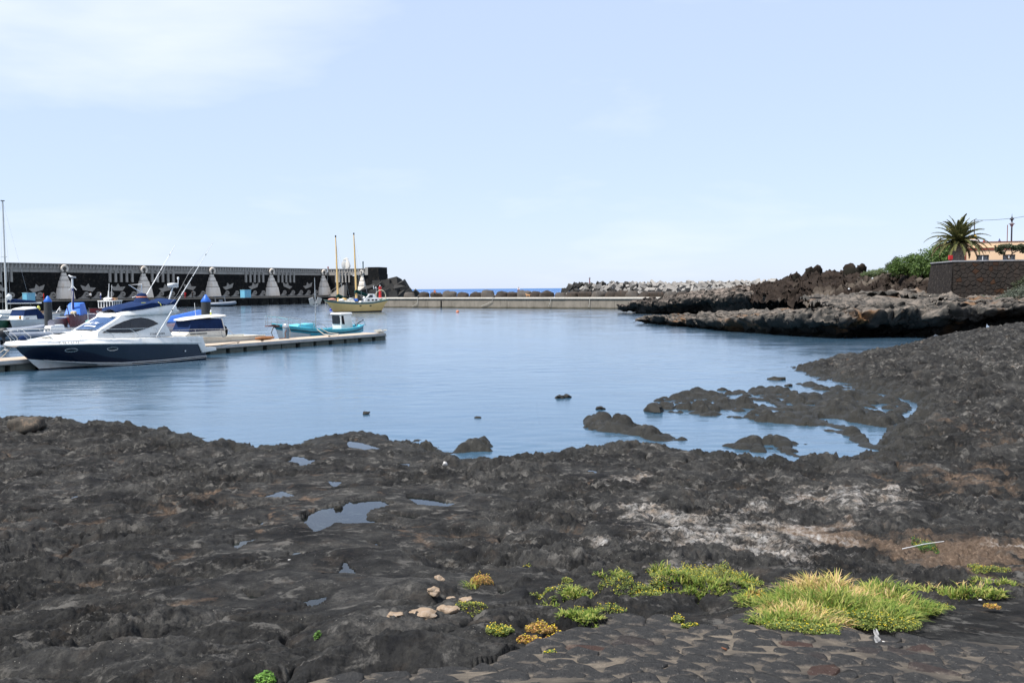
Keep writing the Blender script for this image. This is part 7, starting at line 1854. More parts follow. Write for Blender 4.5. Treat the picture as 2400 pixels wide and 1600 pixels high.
# things on and behind the roof
def roof_thing(name, label, cat, px, o, build):
    root = thing(name, label, cat, HF.pt(hx(px, o), o, HT + .045), HF.rz); build(root); return root
def post(pts, r, mat, nm): return lambda root: (lambda m: (m.tube(pts, r, 6), m.build(nm, mat, root, smooth=True)))(MB())
yl = thing('water_tank', 'yellow tank with white base behind the palm on the roof', 'tank', HF.pt(hx(2278, -5), -5, HT + .02), HF.rz)
m = MB(); m.box(-.45, .55, -.4, .4, 0, .5); m.build('base', M_WHITE, yl)
m = MB(); m.lathe([(.36, .5), (.38, .55), (.38, .8), (.3, .9), (.05, .92)], 14); m.build('tank', plain('tank_yellow', (.70, .42, .04), .5), yl, smooth=True)
for px, col, nm, lab in ((2304, (.30, .03, .05), 'red', 'small dark red roof vent on the house nearest the palm'), (2340, (.03, .04, .14), 'blue', 'small navy roof vent on the house left of the tree')):
    rt = thing('roof_vent', lab, 'roof vent', HF.pt(hx(px, -1.5), -1.5, HT + .045)); m = MB(); m.lathe([(.10, 0), (.12, .1), (.08, .16)], 10); m.build('vent_base', plain(nm + '_vent', col, .5), rt, smooth=True)
    m = MB(); m.lathe([(.07, .16), (.05, .3), (.01, .34)], 10); m.build('vent_cap', plain(nm + '_vent', col, .5), rt, smooth=True)
def pole(name, label, cat, px, ytop, ybot, D, r, mat):
    b, t = gd(px, ybot, D), gd(px, ytop, D); root = thing(name, label, cat, (b[0], b[1], b[2])); m = MB(); m.tube([(0, 0, 0), (0, 0, t[2] - b[2])], r, 6); m.build('pole', mat, root, smooth=True); return root, t[2] - b[2]
pole('flag_pole', 'bare thin reddish pole left of the street lamp', 'pole', 2360.5, 527, 569, 97, .04, plain('rusty_pole', (.22, .10, .09), .6))
up_, uh = pole('utility_pole', 'thin wire pole behind the palm fronds', 'pole', 2283, 516, 578, 104, .06, plain('dull_pole', (.10, .10, .12), .6))
m = MB(); a = gd(2283, 516, 104); b = gd(2480, 488, 110); N = 14
m.tube([tuple(a + (b - a) * i / N - np.array([0, 0, 1.6 * (i / N) * (1 - i / N)])) for i in range(N + 1)], .022, 4); tag(m.build('overhead_wire', plain('wire_black', (.03, .05, .10), .6)), 'overhead wire running from the thin pole to the right edge', 'wire')
lp, lh = pole('street_lamp', 'black street lamp with double lantern behind the house', 'street lamp', 2370.5, 533, 569, 97, .075, plain('lamp_black', (.012, .013, .02), .5))
m = MB(); m.lathe([(.06, lh), (.20, lh + .32), (.34, lh + .36), (.10, lh + .5), (.07, lh + .62)], 8); m.build('lantern', plain('lamp_grey', (.2, .2, .22), .4), lp)
m = MB(); m.lathe([(.06, lh + .6), (.14, lh + .78), (.26, lh + .82), (.10, lh + .98), (.03, lh + 1.12), (.01, lh + 1.4)], 8); m.build('lantern_top', MATS['lamp_black'], lp)
ar, ah = pole('antenna_mast', 'small television aerial on a thin mast left of the palm', 'aerial', 2204, 552, 590, 97, .03, plain('dull_pole', (.10, .10, .12), .6))
m = MB(); m.tube([(-.1, 0, ah - .05), (.9, 0, ah - .15)], .02, 4)
for i in range(5): m.tube([(.05 + .2 * i, -.25, ah - .07), (.05 + .2 * i, .25, ah - .07)], .014, 4); m.tube([(.05 + .2 * i, 0, ah - .35), (.05 + .2 * i, 0, ah + .15)], .014, 4)
m.build('aerial_rods', M_ALU, ar)
hy = thing('fire_hydrant', 'red hydrant post beside the palm trunk on the terrace', 'hydrant', (*gd(2227.5, 612, 79)[:2], TG))
m = MB(); m.lathe([(.13, 0), (.10, .1), (.10, .95)], 12); m.build('post', plain('red_paint', (.42, .014, .012), .4), hy, smooth=True)
m = MB(); m.box(-.16, .16, -.12, .12, .95, 1.32); m.build('head_box', plain('red_paint', (.42, .014, .012), .4), hy, bevel=.03)
# ---- small tree before the house
tp = gd(2364, 609, 80); tr = thing('small_tree', 'small gnarled tree with tufted crown before the peach house', 'tree', (tp[0], tp[1], TG))
u = 80 / 2200.; zt0 = float(tp[2]) - TG
m = MB(); trk = [((0, 0, -.1), (.05, 0, zt0), .11), ((.05, 0, zt0), (.35, .1, zt0 + .55), .075), ((.05, 0, zt0), (-.35, .1, zt0 + .5), .07), ((.35, .1, zt0 + .55), (.95, .1, zt0 + .8), .05), ((.35, .1, zt0 + .55), (.3, .2, zt0 + 1.05), .05), ((-.35, .1, zt0 + .5), (-.8, .1, zt0 + .75), .045), ((-.35, .1, zt0 + .5), (-.1, 0, zt0 + 1.0), .05), ((.95, .1, zt0 + .8), (1.3, .1, zt0 + 1.1), .03)]
for a, b, r in trk: m.tube([a, tuple((a[i] + b[i]) / 2 + (.05 if i == 1 else .02) for i in range(3)), b], [r, r * .85, r * .7], 6)
m.build('trunk', M_BARK, tr, smooth=True)
leaf_cloud('crown', [((-.85, 0, zt0 + .95), (.42, .4, .30)), ((-.45, .1, zt0 + 1.15), (.35, .35, .22)), ((0, 0, zt0 + 1.15), (.38, .4, .26)), ((.5, 0, zt0 + 1.0), (.42, .4, .24)), ((1.0, 0, zt0 + 1.1), (.36, .35, .28)), ((1.35, 0, zt0 + 1.05), (.36, .3, .34)), ((-.6, 0, zt0 + .6), (.3, .3, .16)), ((1.25, 0, zt0 + .7), (.3, .3, .16))], 2600, .16, M_TREE, tr, None, 5, .2)
# ---- small steps by the wall
stp = thing('stone_steps', 'three pale stone steps at the left foot of the terrace wall', 'steps', gd(2162, 700, 80.5), TF.rz)
for i in range(3):
    m = MB(); m.box(-1.0 + .32 * i, .5, -.5, .5, -.1 + .14 * i, .05 + .14 * i); m.build('step', concrete('pale_step', (.30, .28, .25), (.2, .19, .17)) if i == 0 else MATS['pale_step'], stp, bevel=.02)
# litter caught in the lava
for i, (px, py, D, lab) in enumerate(((2045, 652, 92, 'white and orange plastic scrap below the pale green shrub'), (1990, 677, 84, 'white scrap lying on the brown lava slope'), (2084, 687, 84, 'white plastic scrap low on the dark hollow'), (2116, 682, 85, 'white scrap right of the dark hollow'))):
    p = gd(px, py, D); m = MB(); m.blob((0, 0, 0), (.09, .07, .07), 8, 6, .6, i); o = m.build('litter', M_WHITE, None, True, loc=p); tag(o, lab, 'litter')
# ================================================================== foreground plants, stones and small things
def surf(x, y):
    a, b = np.atleast_1d(np.array(x, float)), np.atleast_1d(np.array(y, float))
    h = terrain_height(a, b)[0]; sd = poly_sd(a, b, PAVE)
    z, d = base_h(a, b)
    pv = z + .05 * fbm(a * .7, b * .7, 5, 2) - 0.14 * sstep(0.05, -0.30, sd + 0.12 * fbm(a * 3, b * 3, 12, 3))
    return np.maximum(h, np.where(sd > -.35, pv, -9))
def gpt(px, py):
    """ground point really seen at a pixel"""
    z = float(ground_at(px, py)[2])
    for _ in range(5):
        p = gz(px, py, z); z = float(surf(p[0], p[1])[0])
    return gz(px, py, z)
def ellipse_pts(g, px, py, rx, ry, n):
    c = gpt(px, py); sx = np.linalg.norm(gz(px + rx, py, c[2])[:2] - c[:2]); sy = abs(gz(px, py - ry, c[2])[1] - gz(px, py + ry, c[2])[1]) / 2
    r = np.sqrt(g.random(n)); a = g.random(n) * 6.2832
    X = c[0] + sx * r * np.cos(a); Y = c[1] + sy * r * np.sin(a)
    return X, Y, surf(X, Y), r, c
def grass_mat(name, stops):
    k = NT(name); g = k.n('NewGeometry'); at = k.n('Attribute'); at.attribute_name = 'dry'
    f = k.math('ADD', k.math('MULTIPLY', g.outputs['Random Per Island'], .55), at.outputs['Fac'])
    c = k.ramp(f, stops); k.l(c, k.b.inputs['Base Color']); k.b.inputs['Roughness'].default_value = .6; k.b.inputs['Specular IOR Level'].default_value = .25
    tr = k.n('BsdfTranslucent'); k.l(c, tr.inputs['Color']); mx = k.n('MixShader'); mx.inputs[0].default_value = .35
    k.l(k.b.outputs[0], mx.inputs[1]); k.l(tr.outputs[0], mx.inputs[2]); k.l(mx.outputs[0], k.out.inputs['Surface']); return k.m
GST = [(.02, (.070, .125, .016)), (.25, (.140, .215, .030)), (.48, (.27, .30, .06)), (.64, (.46, .40, .13)), (.82, (.56, .37, .15)), (1.0, (.66, .48, .26))]
M_GRASS = grass_mat('grass_blade', GST)
def grass(name, patches, seed, parent=None, mat=None):
    """patches: (px,py,rx,ry,height,n,dry)"""
    g = np.random.default_rng(seed); VS, DR = [], []
    for px, py, rx, ry, H, n, dry in patches:
        X, Y, Z, r, c = ellipse_pts(g, px, py, rx, ry, n)
        h = H * .88 * (.35 + .85 * g.random(n)) * (1 - .5 * r ** 2)
        az = np.arctan2(Y - c[1], X - c[0]) + g.normal(size=n) * 1.7; lean = (.35 + 1.0 * g.random(n)) * (.6 + .6 * r)
        dx, dy = np.cos(az), np.sin(az); w = .0030 + .0034 * g.random(n)
        wx, wy = -dy * w, dx * w
        rows = []
        for t, ws in ((0, 1.0), (.35, 1.1), (.7, .8), (1.0, .08)):
            o = lean * h * t ** 1.7; zz = Z - .01 + h * (t - .42 * np.minimum(lean, 1.3) * t ** 2.2)
            ctr = np.stack([X + dx * o, Y + dy * o, zz], 1); ww = np.stack([wx * ws, wy * ws, np.zeros(n)], 1)
            rows.append(ctr - ww); rows.append(ctr + ww)
        VS.append(np.stack(rows, 1).reshape(-1, 3)); d_ = np.clip(dry + .10 * g.normal(size=n), 0, .9); DR.append(np.repeat(d_, 8))
    VS = np.concatenate(VS); DR = np.concatenate(DR); nb_ = len(VS) // 8; b = np.arange(nb_)[:, None] * 8
    f = np.concatenate([b + np.array([[0, 1, 3, 2]]), b + np.array([[2, 3, 5, 4]]), b + np.array([[4, 5, 7, 6]])], 0)
    me = mesh_np(name, VS, f, mat or M_GRASS, smooth=False); at = me.attributes.new('dry', 'FLOAT', 'POINT'); at.data.foreach_set('value', DR.astype(np.float32))
    return tag(link(name, me, parent), kind='stuff')
def weed(name, patches, seed, stops, parent=None, size=.02, flower=None, fl_n=.06):
    """low leafy weed: (px,py,rx,ry,height,n)"""
    g = np.random.default_rng(seed); VS, FL = [], []
    for px, py, rx, ry, H, n in patches:
        n = int(n * 2.4); X, Y, Z, r, c = ellipse_pts(g, px, py, rx, ry, n); Zt = Z + H * g.random(n) ** .7 * (1 - .6 * r ** 2)
        P = np.stack([X, Y, Zt], 1); nr = g.normal(size=(n, 3)) * .6; nr[:, 2] += .9; nr /= np.linalg.norm(nr, axis=1)[:, None]
        t = np.cross(nr, g.normal(size=(n, 3))); t /= np.linalg.norm(t, axis=1)[:, None]; b = np.cross(nr, t); L_ = (size * .62 * (.5 + g.random(n)))[:, None]
        VS.append(np.stack([P - t * L_ * .55, P + b * L_ * .38, P + t * L_ * .55, P - b * L_ * .38], 1).reshape(-1, 3))
        k_ = max(1, int(n * fl_n * .6)); q = P[:k_] + np.array([0, 0, H * .25]); FL.append(q)
    VS = np.concatenate(VS); n = len(VS) // 4
    mt = leaf_mat('weed_' + name + str(seed), stops, .5, .2)
    root = link(name, mesh_np('leaves', VS, np.arange(n * 4).reshape(n, 4), mt, smooth=False), parent)
    root['kind'] = 'stuff'
    if flower:
        q = np.concatenate(FL); s = .0058; vs = np.stack([q + np.array(o) for o in ((-s, 0, 0), (0, -s, .003), (s, 0, 0), (0, s, .003))], 1).reshape(-1, 3)
        link('flowers', mesh_np('flowers', vs, np.arange(len(vs)).reshape(-1, 4), plain('flower_yellow', (.72, .52, .02), .6), smooth=False), root)['kind'] = 'stuff'
    return root
GREENS = [(.15, (.045, .10, .018)), (.5, (.10, .20, .04)), (.85, (.19, .30, .08))]
REDDS = [(.15, (.13, .15, .03)), (.5, (.36, .22, .06)), (.85, (.50, .23, .09))]
OLIVE = [(.15, (.065, .10, .018)), (.5, (.15, .20, .04)), (.85, (.30, .28, .07))]

big = thing('grass_tuft', 'largest grass tuft with straw coloured dry middle on the right foreground', 'grass', gpt(1960, 1440))
def into(o, root):
    o.parent = root; o.matrix_parent_inverse = Matrix.Translation(-Vector(root.location)); return o
into(grass('green_blades', [(1950, 1432, 190, 48, .27, 4200, .0), (1850, 1458, 105, 38, .14, 2300, .08), (2080, 1425, 120, 32, .20, 2000, .0), (2230, 1395, 130, 13, .13, 1500, .06), (2330, 1380, 60, 9, .11, 500, .1), (1780, 1405, 60, 22, .12, 800, .08)], 3), big)
into(grass('dry_blades', [(1945, 1415, 100, 34, .29, 2300, .46), (1880, 1450, 105, 36, .19, 1300, .44), (2060, 1420, 100, 26, .21, 800, .40), (2230, 1388, 120, 8, .14, 160, .45)], 4), big)
into(weed('leafy_weed', [(2010, 1462, 150, 26, .09, 2600), (1880, 1478, 90, 16, .06, 900), (2180, 1425, 60, 10, .05, 400)], 5, OLIVE, None, .022, True, .05), big)
mid = thing('grass_tuft', 'rounded green weed tuft with tiny yellow flowers left of the largest tuft', 'grass', gpt(1630, 1380))
into(weed('leafy_weed', [(1630, 1365, 115, 34, .11, 3800), (1530, 1382, 60, 16, .07, 900), (1730, 1372, 60, 18, .06, 800)], 6, OLIVE, None, .021, True, .07), mid)
into(grass('green_blades', [(1640, 1375, 110, 26, .13, 1500, .02), (1545, 1335, 30, 8, .12, 220, .05), (1760, 1372, 60, 10, .10, 400, .05)], 7), mid)
lef = thing('grass_tuft', 'low green grass patch trailing down left of the yellow flowered tuft', 'grass', gpt(1370, 1440))
into(grass('green_blades', [(1360, 1395, 50, 13, .09, 620, .02), (1430, 1362, 55, 9, .10, 420, .04), (1455, 1352, 20, 8, .12, 160, .02), (1360, 1455, 55, 20, .09, 900, .02)], 8), lef)
into(weed('leafy_weed', [(1400, 1430, 70, 16, .05, 900), (1390, 1400, 90, 10, .04, 600), (1480, 1395, 60, 10, .04, 500), (1450, 1375, 50, 8, .06, 400)], 9, OLIVE, None, .019, True, .06), lef)
for i, (nm, lab, pats, st, gr) in enumerate((
    ('weed', 'orange tinged creeping weed below the trailing grass patch', [(1275, 1482, 45, 15, .05, 800), (1240, 1500, 30, 7, .03, 250)], REDDS, None),
    ('weed', 'olive cushion weed with yellow flowers left of the orange weed', [(1172, 1486, 34, 13, .06, 650)], OLIVE, None),
    ('weed', 'reddish dry weed with thin upright stems among the rocks', [(1130, 1372, 28, 8, .11, 420)], REDDS, (1105, 1375, 22, 6, .12, 60, .12)),
    ('weed', 'bright green leafy seedling at the bottom edge of the rocks', [(622, 1592, 24, 10, .05, 240)], [(.2, (.10, .22, .03)), (.8, (.22, .38, .08))], None),
    ('weed', 'pair of small green sprigs on the cobbles below the flowered tuft', [(1588, 1458, 16, 6, .06, 160), (1618, 1470, 22, 5, .04, 160)], OLIVE, (1590, 1458, 10, 3, .08, 40, .05)),
    ('weed', 'dark green purslane clump crossed by a white stick', [(2168, 1288, 30, 10, .06, 700)], [(.2, (.03, .08, .018)), (.8, (.10, .20, .04))], None),
    ('weed', 'yellow flowering weed strip at the right edge above the grass', [(2320, 1335, 50, 6, .03, 420), (2285, 1330, 16, 6, .04, 160)], OLIVE, None),
    ('weed', 'small rusty weed on the cobbles at the right edge', [(2325, 1424, 20, 6, .04, 200)], REDDS, None),
    ('weed', 'isolated olive weed high on the dark rock left of the tuft', [(1230, 1317, 16, 4, .03, 160)], OLIVE, None),
    ('weed', 'tiny yellow green weed on the cobbles near the centre bottom', [(1290, 1533, 16, 6, .03, 130)], OLIVE, None),
    ('weed', 'rust coloured weed cluster at the left end of the largest tuft', [(1778, 1418, 34, 12, .07, 600)], REDDS, None),
    ('weed', 'sparse yellow weed creeping beside the pale tan stones', [(1100, 1420, 45, 10, .03, 380)], OLIVE, None),
    ('weed', 'tiny green sprout in the crack left of the tan stones', [(744, 1488, 9, 3, .03, 60)], GREENS, None),
    ('weed', 'scattered thin weed left of the trailing grass', [(1270, 1390, 30, 6, .03, 200), (1330, 1362, 14, 4, .03, 90)], OLIVE, (1285, 1420, 30, 8, .08, 220, .04)))):
    rt = thing(nm, lab, 'weed', gpt(pats[0][0], pats[0][1] + pats[0][3] * .6))
    into(weed('leaves', pats, 40 + i, st, None, .02, i not in (3, 12), .07), rt)
    if gr: into(grass('blades', [gr], 70 + i), rt)

# tan stones among the dark rock
M_TAN = concrete('tan_stone', (.40, .30, .21), (.27, .19, .13), (.52, .46, .40), 5.0, .8)
for i, (px, py, wpx, hpx, lab) in enumerate(((990, 1440, 36, 15, 'largest tan stone with pale crust lying on the dark rock'), (1046, 1432, 27, 13, 'tan stone touching the right side of the largest one'), (924, 1442, 20, 8, 'small flat tan stone left of the largest one'), (1056, 1402, 12, 7, 'small tan cobble above the pair of tan stones'), (1092, 1406, 16, 6, 'narrow tan cobble right of the small one'), (1016, 1385, 17, 12, 'tan crusted stone upright against the dark rock face'), (1028, 1356, 14, 12, 'upper tan crusted stone leaning on the dark rock face'))):
    p = gpt(px, py + hpx * .6); s = wpx * p[1] / 2200 * .85; hpx *= .8
    o = link('tan_stone', rock_mesh('tan_stone', (s, s * .8, hpx * p[1] / 2200 * 1.0), 60 + i, M_TAN, .6, 18, 12, 2.5), None, (p[0], p[1] + s * .5, p[2] + hpx * p[1] / 2200 * .45), (0, 0, rp.uniform(-.4, .4))); tag(o, lab, 'stone')
# rocks standing in the water
M_WETR = concrete('wet_rock', (.034, .032, .027), (.016, .015, .013), (.05, .046, .038), 2.0, .7)
MATS['wet_rock'].node_tree.nodes['Principled BSDF'].inputs['Roughness'].default_value = .5
for i, (px, py, wpx, hpx, lab) in enumerate(((857, 970, 9, 4, 'lone small dark rock in the open water left of centre'), (1120, 979, 8, 2.5, 'tiny low rock in the water off the central shore'), (1312, 933, 13, 5, 'left half of the pair of dark rocks in the water'), (1330, 932, 11, 5.5, 'right half of the pair of dark rocks in the water'), (1407, 959, 11, 4.5, 'single rounded rock near the left end of the reef'), (1535, 964, 28, 12, 'big rounded dark boulder at the left tip of the reef'), (1820, 890, 20, 5, 'flat dark rock off the reef towards the ledge'), (1850, 905, 10, 3.5, 'small dark rock near the flat rock off the reef'))):
    p = gz(px, py); s = wpx * p[1] / 2200 * .9; h = hpx * p[1] / 2200 * 1.3
    o = link('water_rock', rock_mesh('water_rock', (s, s * 1.1, h), 80 + i, M_WETR, .55, 16, 10, 2.1), None, (p[0], p[1] + s * .3, h * .1), (0, 0, i * 1.3)); tag(o, lab, 'rock')
p = gz(62, 1000, .38); o = link('shore_boulder', rock_mesh('shore_boulder', (.42, .36, .20), 99, concrete('patchy_boulder', (.085, .075, .062), (.04, .036, .032), (.36, .25, .17), 2.6, .7), .3, 18, 11), None, (p[0], p[1], p[2] + .04)); tag(o, 'rounded boulder with tan patches on the rock edge at far left', 'rock')
p = gpt(793, 1206); o = link('pool_stone', rock_mesh('pool_stone', (.07, .06, .05), 101, M_WETR, .3, 12, 8), None, (p[0], p[1] + .02, POOLS[0][0] + .01)); tag(o, 'small stone standing in the largest tide pool', 'stone')
# litter
p = gpt(2052, 1508); rt = thing('plastic_scrap', 'crumpled white plastic scrap below the largest grass tuft', 'litter', p, .5); rt.scale = (.62,) * 3; M_SCRAP = plain('dirty_white', (.52, .50, .47), .7, .15, 20)
m = MB(); rows = []
for i in range(7):
    t = i / 6; rows.append([(.045 * k * (1 - .4 * t) + .02 * t, -.03 + .05 * t + .012 * math.sin(i * 2 + k * 3), .02 + .13 * t + .014 * math.cos(i * 1.7 + k * 4)) for k in (-1, -.5, 0, .5, 1)])
m.grid(rows); m.build('folded_sheet', M_SCRAP, rt, smooth=True)
m = MB(); m.grid([[(-.14 + .04 * i, -.04 - .012 * math.sin(i * 1.5) + .03 * k, .014 + .008 * math.cos(i * 2 + k)) for k in (0, 1)] for i in range(7)]); m.build('torn_strip', M_SCRAP, rt, smooth=True)
a, b = gpt(2115, 1291), gpt(2212, 1277); m = MB(); m.tube([(a[0], a[1], a[2] + .03), ((a[0] + b[0]) / 2, (a[1] + b[1]) / 2, (a[2] + b[2]) / 2 + .05), (b[0], b[1], b[2] + .05)], .0045, 6); tag(m.build('white_stick', M_WHITE), 'thin white stick lying across the purslane clump', 'stick')
for i, (px, py, lab, col) in enumerate(((1690, 1521, 'short brown twig on the cobbles', (.16, .07, .04)), (1790, 1383, 'long brown stick left of the largest grass tuft', (.14, .06, .035)))):
    a, b = gpt(px - 12 - i * 25, py - 4), gpt(px + 12 + i * 25, py + 4); m = MB(); m.tube([(a[0], a[1], a[2] + .012), (b[0], b[1], b[2] + .012)], .006, 6); tag(m.build('twig', plain('twig_%d' % i, col, .9)), lab, 'twig')
for i, (px, py, lab) in enumerate(((1622, 1526, 'white torn paper scrap on a reddish cobble'), (1616, 1562, 'small white scrap at the bottom of the cobbles'), (2250, 1549, 'white cigarette end on the right cobbles'), (678, 1313, 'white scrap beside the long narrow pool'), (2298, 1407, 'white and orange scrap right of the largest tuft'), (1043, 1088, 'pale shell on the rock near the water edge'))):
    p = gpt(px, py); m = MB(); m.blob((0, 0, .01), (.018, .010, .006) if i != 5 else (.05, .04, .05), 8, 5, .5, i); tag(m.build('scrap', M_SCRAP, None, True, loc=p), lab, 'litter')

# ================================================================== people, dog and kiosks on the quays
def person(label, px, ybot, D, z, shirt, trousers, hair=(.02, .015, .012), skin=(.32, .18, .12), pose='stand', face=0.0, H=1.72):
    p = gd(px, ybot, D); root_loc = (p[0], p[1], z)
    if pose == 'stand':
        J = {'pel': (0, 0, .95), 'che': (0, .02, 1.32), 'nec': (0, .01, 1.50), 'hea': (0, .03, 1.63), 'top': (0, .02, 1.72),
             'lh': (-.10, 0, .90), 'lk': (-.11, .03, .50), 'la': (-.12, 0, .07), 'lt': (-.13, .14, .03), 'rh': (.10, 0, .90), 'rk': (.12, .06, .50), 'ra': (.13, .02, .07), 'rt': (.14, .16, .03),
             'ls': (-.19, 0, 1.42), 'le': (-.24, -.03, 1.14), 'lw': (-.22, .10, .92), 'lf': (-.21, .15, .84), 'rs': (.19, 0, 1.42), 're': (.25, .02, 1.15), 'rw': (.16, .18, 1.05), 'rf': (.12, .24, 1.03)}
    else:
        J = {'pel': (0, 0, .16), 'che': (0, .06, .52), 'nec': (0, .10, .70), 'hea': (0, .14, .83), 'top': (0, .13, .93),
             'lh': (-.10, .05, .14), 'lk': (-.14, .42, .36), 'la': (-.14, .55, .02), 'lt': (-.15, .68, .0), 'rh': (.10, .05, .14), 'rk': (.14, .42, .34), 'ra': (.14, .55, .02), 'rt': (.15, .68, .0),
             'ls': (-.19, .08, .62), 'le': (-.24, .22, .40), 'lw': (-.14, .40, .40), 'lf': (-.12, .46, .38), 'rs': (.19, .08, .62), 're': (.24, .22, .40), 'rw': (.14, .40, .38), 'rf': (.12, .46, .36)}
    names = list(J); E = [('pel', 'che'), ('che', 'nec'), ('nec', 'hea'), ('hea', 'top'), ('pel', 'lh'), ('lh', 'lk'), ('lk', 'la'), ('la', 'lt'), ('pel', 'rh'), ('rh', 'rk'), ('rk', 'ra'), ('ra', 'rt'), ('che', 'ls'), ('ls', 'le'), ('le', 'lw'), ('lw', 'lf'), ('che', 'rs'), ('rs', 're'), ('re', 'rw'), ('rw', 'rf')]
    Rr = {'pel': (.15, .11), 'che': (.16, .11), 'nec': (.055, .055), 'hea': (.085, .10), 'top': (.06, .07), 'lh': (.085, .09), 'rh': (.085, .09), 'lk': (.058, .06), 'rk': (.058, .06), 'la': (.04, .045), 'ra': (.04, .045), 'lt': (.04, .03), 'rt': (.04, .03), 'ls': (.06, .06), 'rs': (.06, .06), 'le': (.042, .042), 're': (.042, .042), 'lw': (.03, .03), 'rw': (.03, .03), 'lf': (.035, .02), 'rf': (.035, .02)}
    me = bpy.data.meshes.new('person'); me.from_pydata([J[n] for n in names], [(names.index(a), names.index(b)) for a, b in E], [])
    o = link('person', me, None, root_loc, (0, 0, face)); md = o.modifiers.new('Skin', 'SKIN')
    for i, n in enumerate(names): me.skin_vertices[0].data[i].radius = Rr[n]; me.skin_vertices[0].data[i].use_root = (n == 'pel')
    o.modifiers.new('Sub', 'SUBSURF').levels = 1; o.modifiers['Sub'].render_levels = 1
    bpy.context.view_layer.update(); dg = bpy.context.evaluated_depsgraph_get(); m2 = bpy.data.meshes.new_from_object(o.evaluated_get(dg)); o.modifiers.clear(); o.data = m2
    for nm, c in (('skin', skin), ('shirt', shirt), ('trousers', trousers), ('hair', hair)):
        m2.materials.append(plain('%s_%02d%02d%02d' % (nm, int(c[0] * 99), int(c[1] * 99), int(c[2] * 99)), c, .85, .1, 5))
    zh = J['hea'][2]; zn = J['nec'][2] - .02; zp = J['pel'][2] + .04
    for f in m2.polygons:
        c = f.center; far = abs(c.x) > .195 and c.z < J['le'][2] + .1
        if c.z > zh + .03 or (c.z > zh - .06 and c.y < J['hea'][1] - .03): f.material_index = 3
        elif c.z > zn: f.material_index = 0
        elif (pose == 'stand' and c.z > zp or pose != 'stand' and c.z > zp and c.y < .3) and not (c.y > .12 and c.z < J['le'][2] + .02): f.material_index = 1
        elif pose == 'stand' and abs(c.x) > .17 and c.z > .78: f.material_index = 0
        elif c.z < .09 and pose == 'stand': f.material_index = 3
        else: f.material_index = 2
        f.use_smooth = True
    o.scale = (H / 1.72,) * 3
    tag(o, label, 'person'); return o
qd = lambda px, o: QF.pt(QF.s_at(px, o), o, 0)
for lab, px, o_, sh, tr_, fc in (('person in white shirt and dark shorts walking on the quay beside the blue kiosk', 83, -5, (.72, .72, .74), (.03, .03, .05), 1.2), ('person in red standing on the quay near the first stepped tower', 102, -5, (.50, .02, .02), (.45, .03, .03), -1),
    ('person in red shirt on the quay behind the yacht outrigger', 434, -5, (.48, .02, .03), (.40, .03, .03), .5), ('person in dark clothes standing on the quay behind the yacht', 451, -5, (.02, .02, .022), (.02, .02, .022), 2.6), ('person in white shirt and black trousers on the quay right of the gull mast', 212, -5, (.74, .74, .74), (.02, .02, .02), 3.0), ('person in white and blue by the quay edge behind the red boat', 236, -2, (.7, .7, .76), (.04, .06, .3), 1.8)):
    p = qd(px, o_); person(lab, px, 690, p[1], QZ, sh, tr_, face=fc)
pj = JF.pt(JF.s_at(1019, -4.5), -4.5, 0); person('person in orange brown shirt and dark trousers standing on the jetty', 1019, 690, pj[1], JZ, (.42, .15, .07), (.015, .018, .03), face=2.8)
pj = JF.pt(JF.s_at(1216, -6.4), -6.4, 0); person('person in pale shirt sitting on the boulders along the jetty', 1216, 680, pj[1], JZ + 1.1, (.60, .50, .50), (.2, .1, .08), pose='sit', face=2.9)
person('tiny person looking over the balustrade on top of the harbour wall', 769, 626, cor[1] + 1.4, ZT - .75, (.28, .08, .07), (.05, .05, .06), face=3.1)
# dog
pd = JF.pt(JF.s_at(1238, -3.6), -3.6, 0); dg_ = thing('dog', 'light brown dog walking left on the concrete jetty', 'dog', (pd[0], pd[1], JZ), JF.rz + R(180))
me = bpy.data.meshes.new('body'); P_ = [(0, 0, .46), (.22, 0, .48), (.38, 0, .50), (-.28, 0, .50), (.48, 0, .62), (.56, 0, .70), (.70, 0, .66), (-.42, 0, .60), (-.58, 0, .70), (.36, .09, .40), (.38, .09, .20), (.40, .09, .03), (.36, -.09, .40), (.28, -.09, .21), (.31, -.09, .03), (-.28, .09, .44), (-.22, .09, .27), (-.34, .09, .17), (-.30, .09, .03), (-.28, -.09, .44), (-.18, -.09, .28), (-.26, -.09, .17), (-.20, -.09, .03)]
Eg = [(0, 1), (1, 2), (0, 3), (2, 4), (4, 5), (5, 6), (3, 7), (7, 8), (2, 9), (9, 10), (10, 11), (2, 12), (12, 13), (13, 14), (3, 15), (15, 16), (16, 17), (17, 18), (3, 19), (19, 20), (20, 21), (21, 22)]
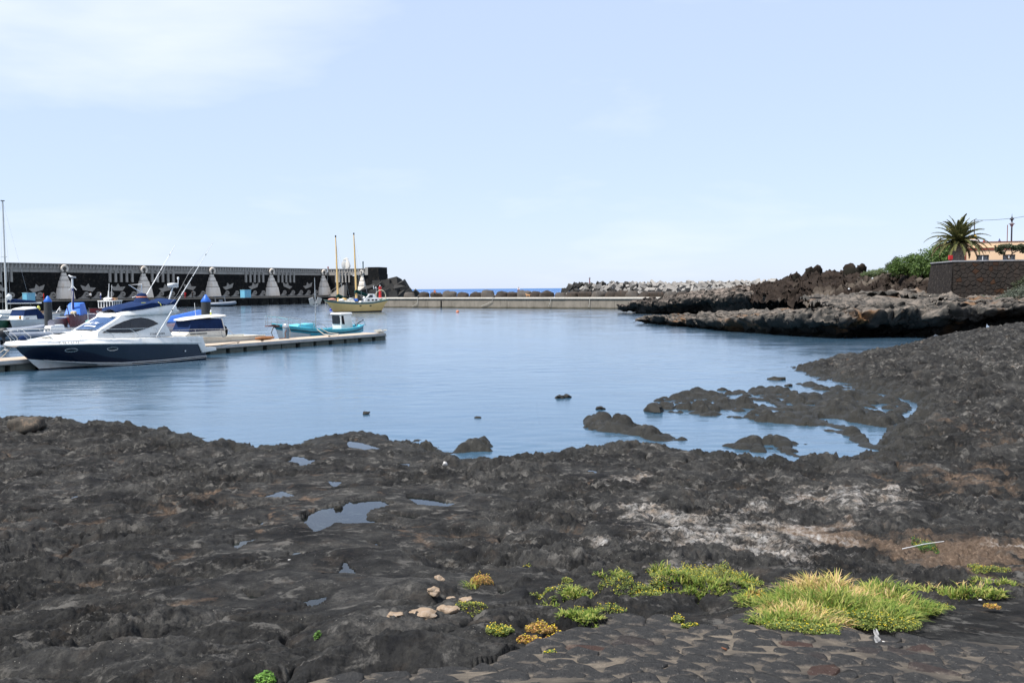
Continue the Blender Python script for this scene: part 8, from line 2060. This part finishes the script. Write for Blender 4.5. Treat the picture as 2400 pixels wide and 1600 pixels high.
rd = [.115, .13, .125, .105, .085, .085, .04, .035, .018, .06, .035, .03, .06, .035, .03, .075, .055, .035, .03, .075, .055, .035, .03]
me.from_pydata(P_, Eg, []); o = link('body', me, dg_); o.modifiers.new('Skin', 'SKIN')
for i, r in enumerate(rd): me.skin_vertices[0].data[i].radius = (r, r); me.skin_vertices[0].data[i].use_root = (i == 0)
o.modifiers.new('Sub', 'SUBSURF').render_levels = 1
bpy.context.view_layer.update(); m2 = bpy.data.meshes.new_from_object(o.evaluated_get(bpy.context.evaluated_depsgraph_get())); o.modifiers.clear(); o.data = m2; m2.materials.append(plain('tan_fur', (.42, .24, .12), .95, .2, 6))
m2.polygons.foreach_set('use_smooth', np.ones(len(m2.polygons), bool))
for sd in (-1, 1):
    m = MB(); m.add([(.52, sd * .05, .76), (.56, sd * .09, .76), (.53, sd * .08, .86), (.50, sd * .07, .77)], [(0, 1, 2), (1, 3, 2), (0, 2, 3), (0, 3, 1)]); m.build('ear', MATS['tan_fur'], dg_)
# light blue kiosks
def kiosk(label, px0, px1, py0, o_):
    a, b = QF.s_at(px0, o_), QF.s_at(px1, o_); p = QF.pt((a + b) / 2, o_, QZ); w = (b - a) / 2; h = QF.z_at((px0 + px1) / 2, py0, o_) - QZ
    root = thing('kiosk', label, 'kiosk', p, QF.rz); M_KI = plain('kiosk_blue', (.16, .45, .62), .5, .06, 1, grime=(.2, .4, .5))
    m = MB(); m.box(-w, w, -.8, .8, 0, h - .1); m.build('cabin', M_KI, root, bevel=.03)
    m = MB(); m.box(-w - .06, w + .06, -.86, .86, h - .1, h); m.build('roof', plain('kiosk_roof', (.30, .58, .72), .5), root, bevel=.02)
    m = MB(); m.box(-w * .1 - .03, -w * .1 + .03, O(.8), O(.83), .1, h - .2); m.build('door_trim', plain('kiosk_trim', (.36, .55, .64), .5), root); return root
kiosk('pale blue kiosk with white roof edge on the quay at the left', 57, 77, 686, -4); kiosk('pale blue box kiosk on the quay near the fourth stepped tower', 568, 583, 679, -2.5)
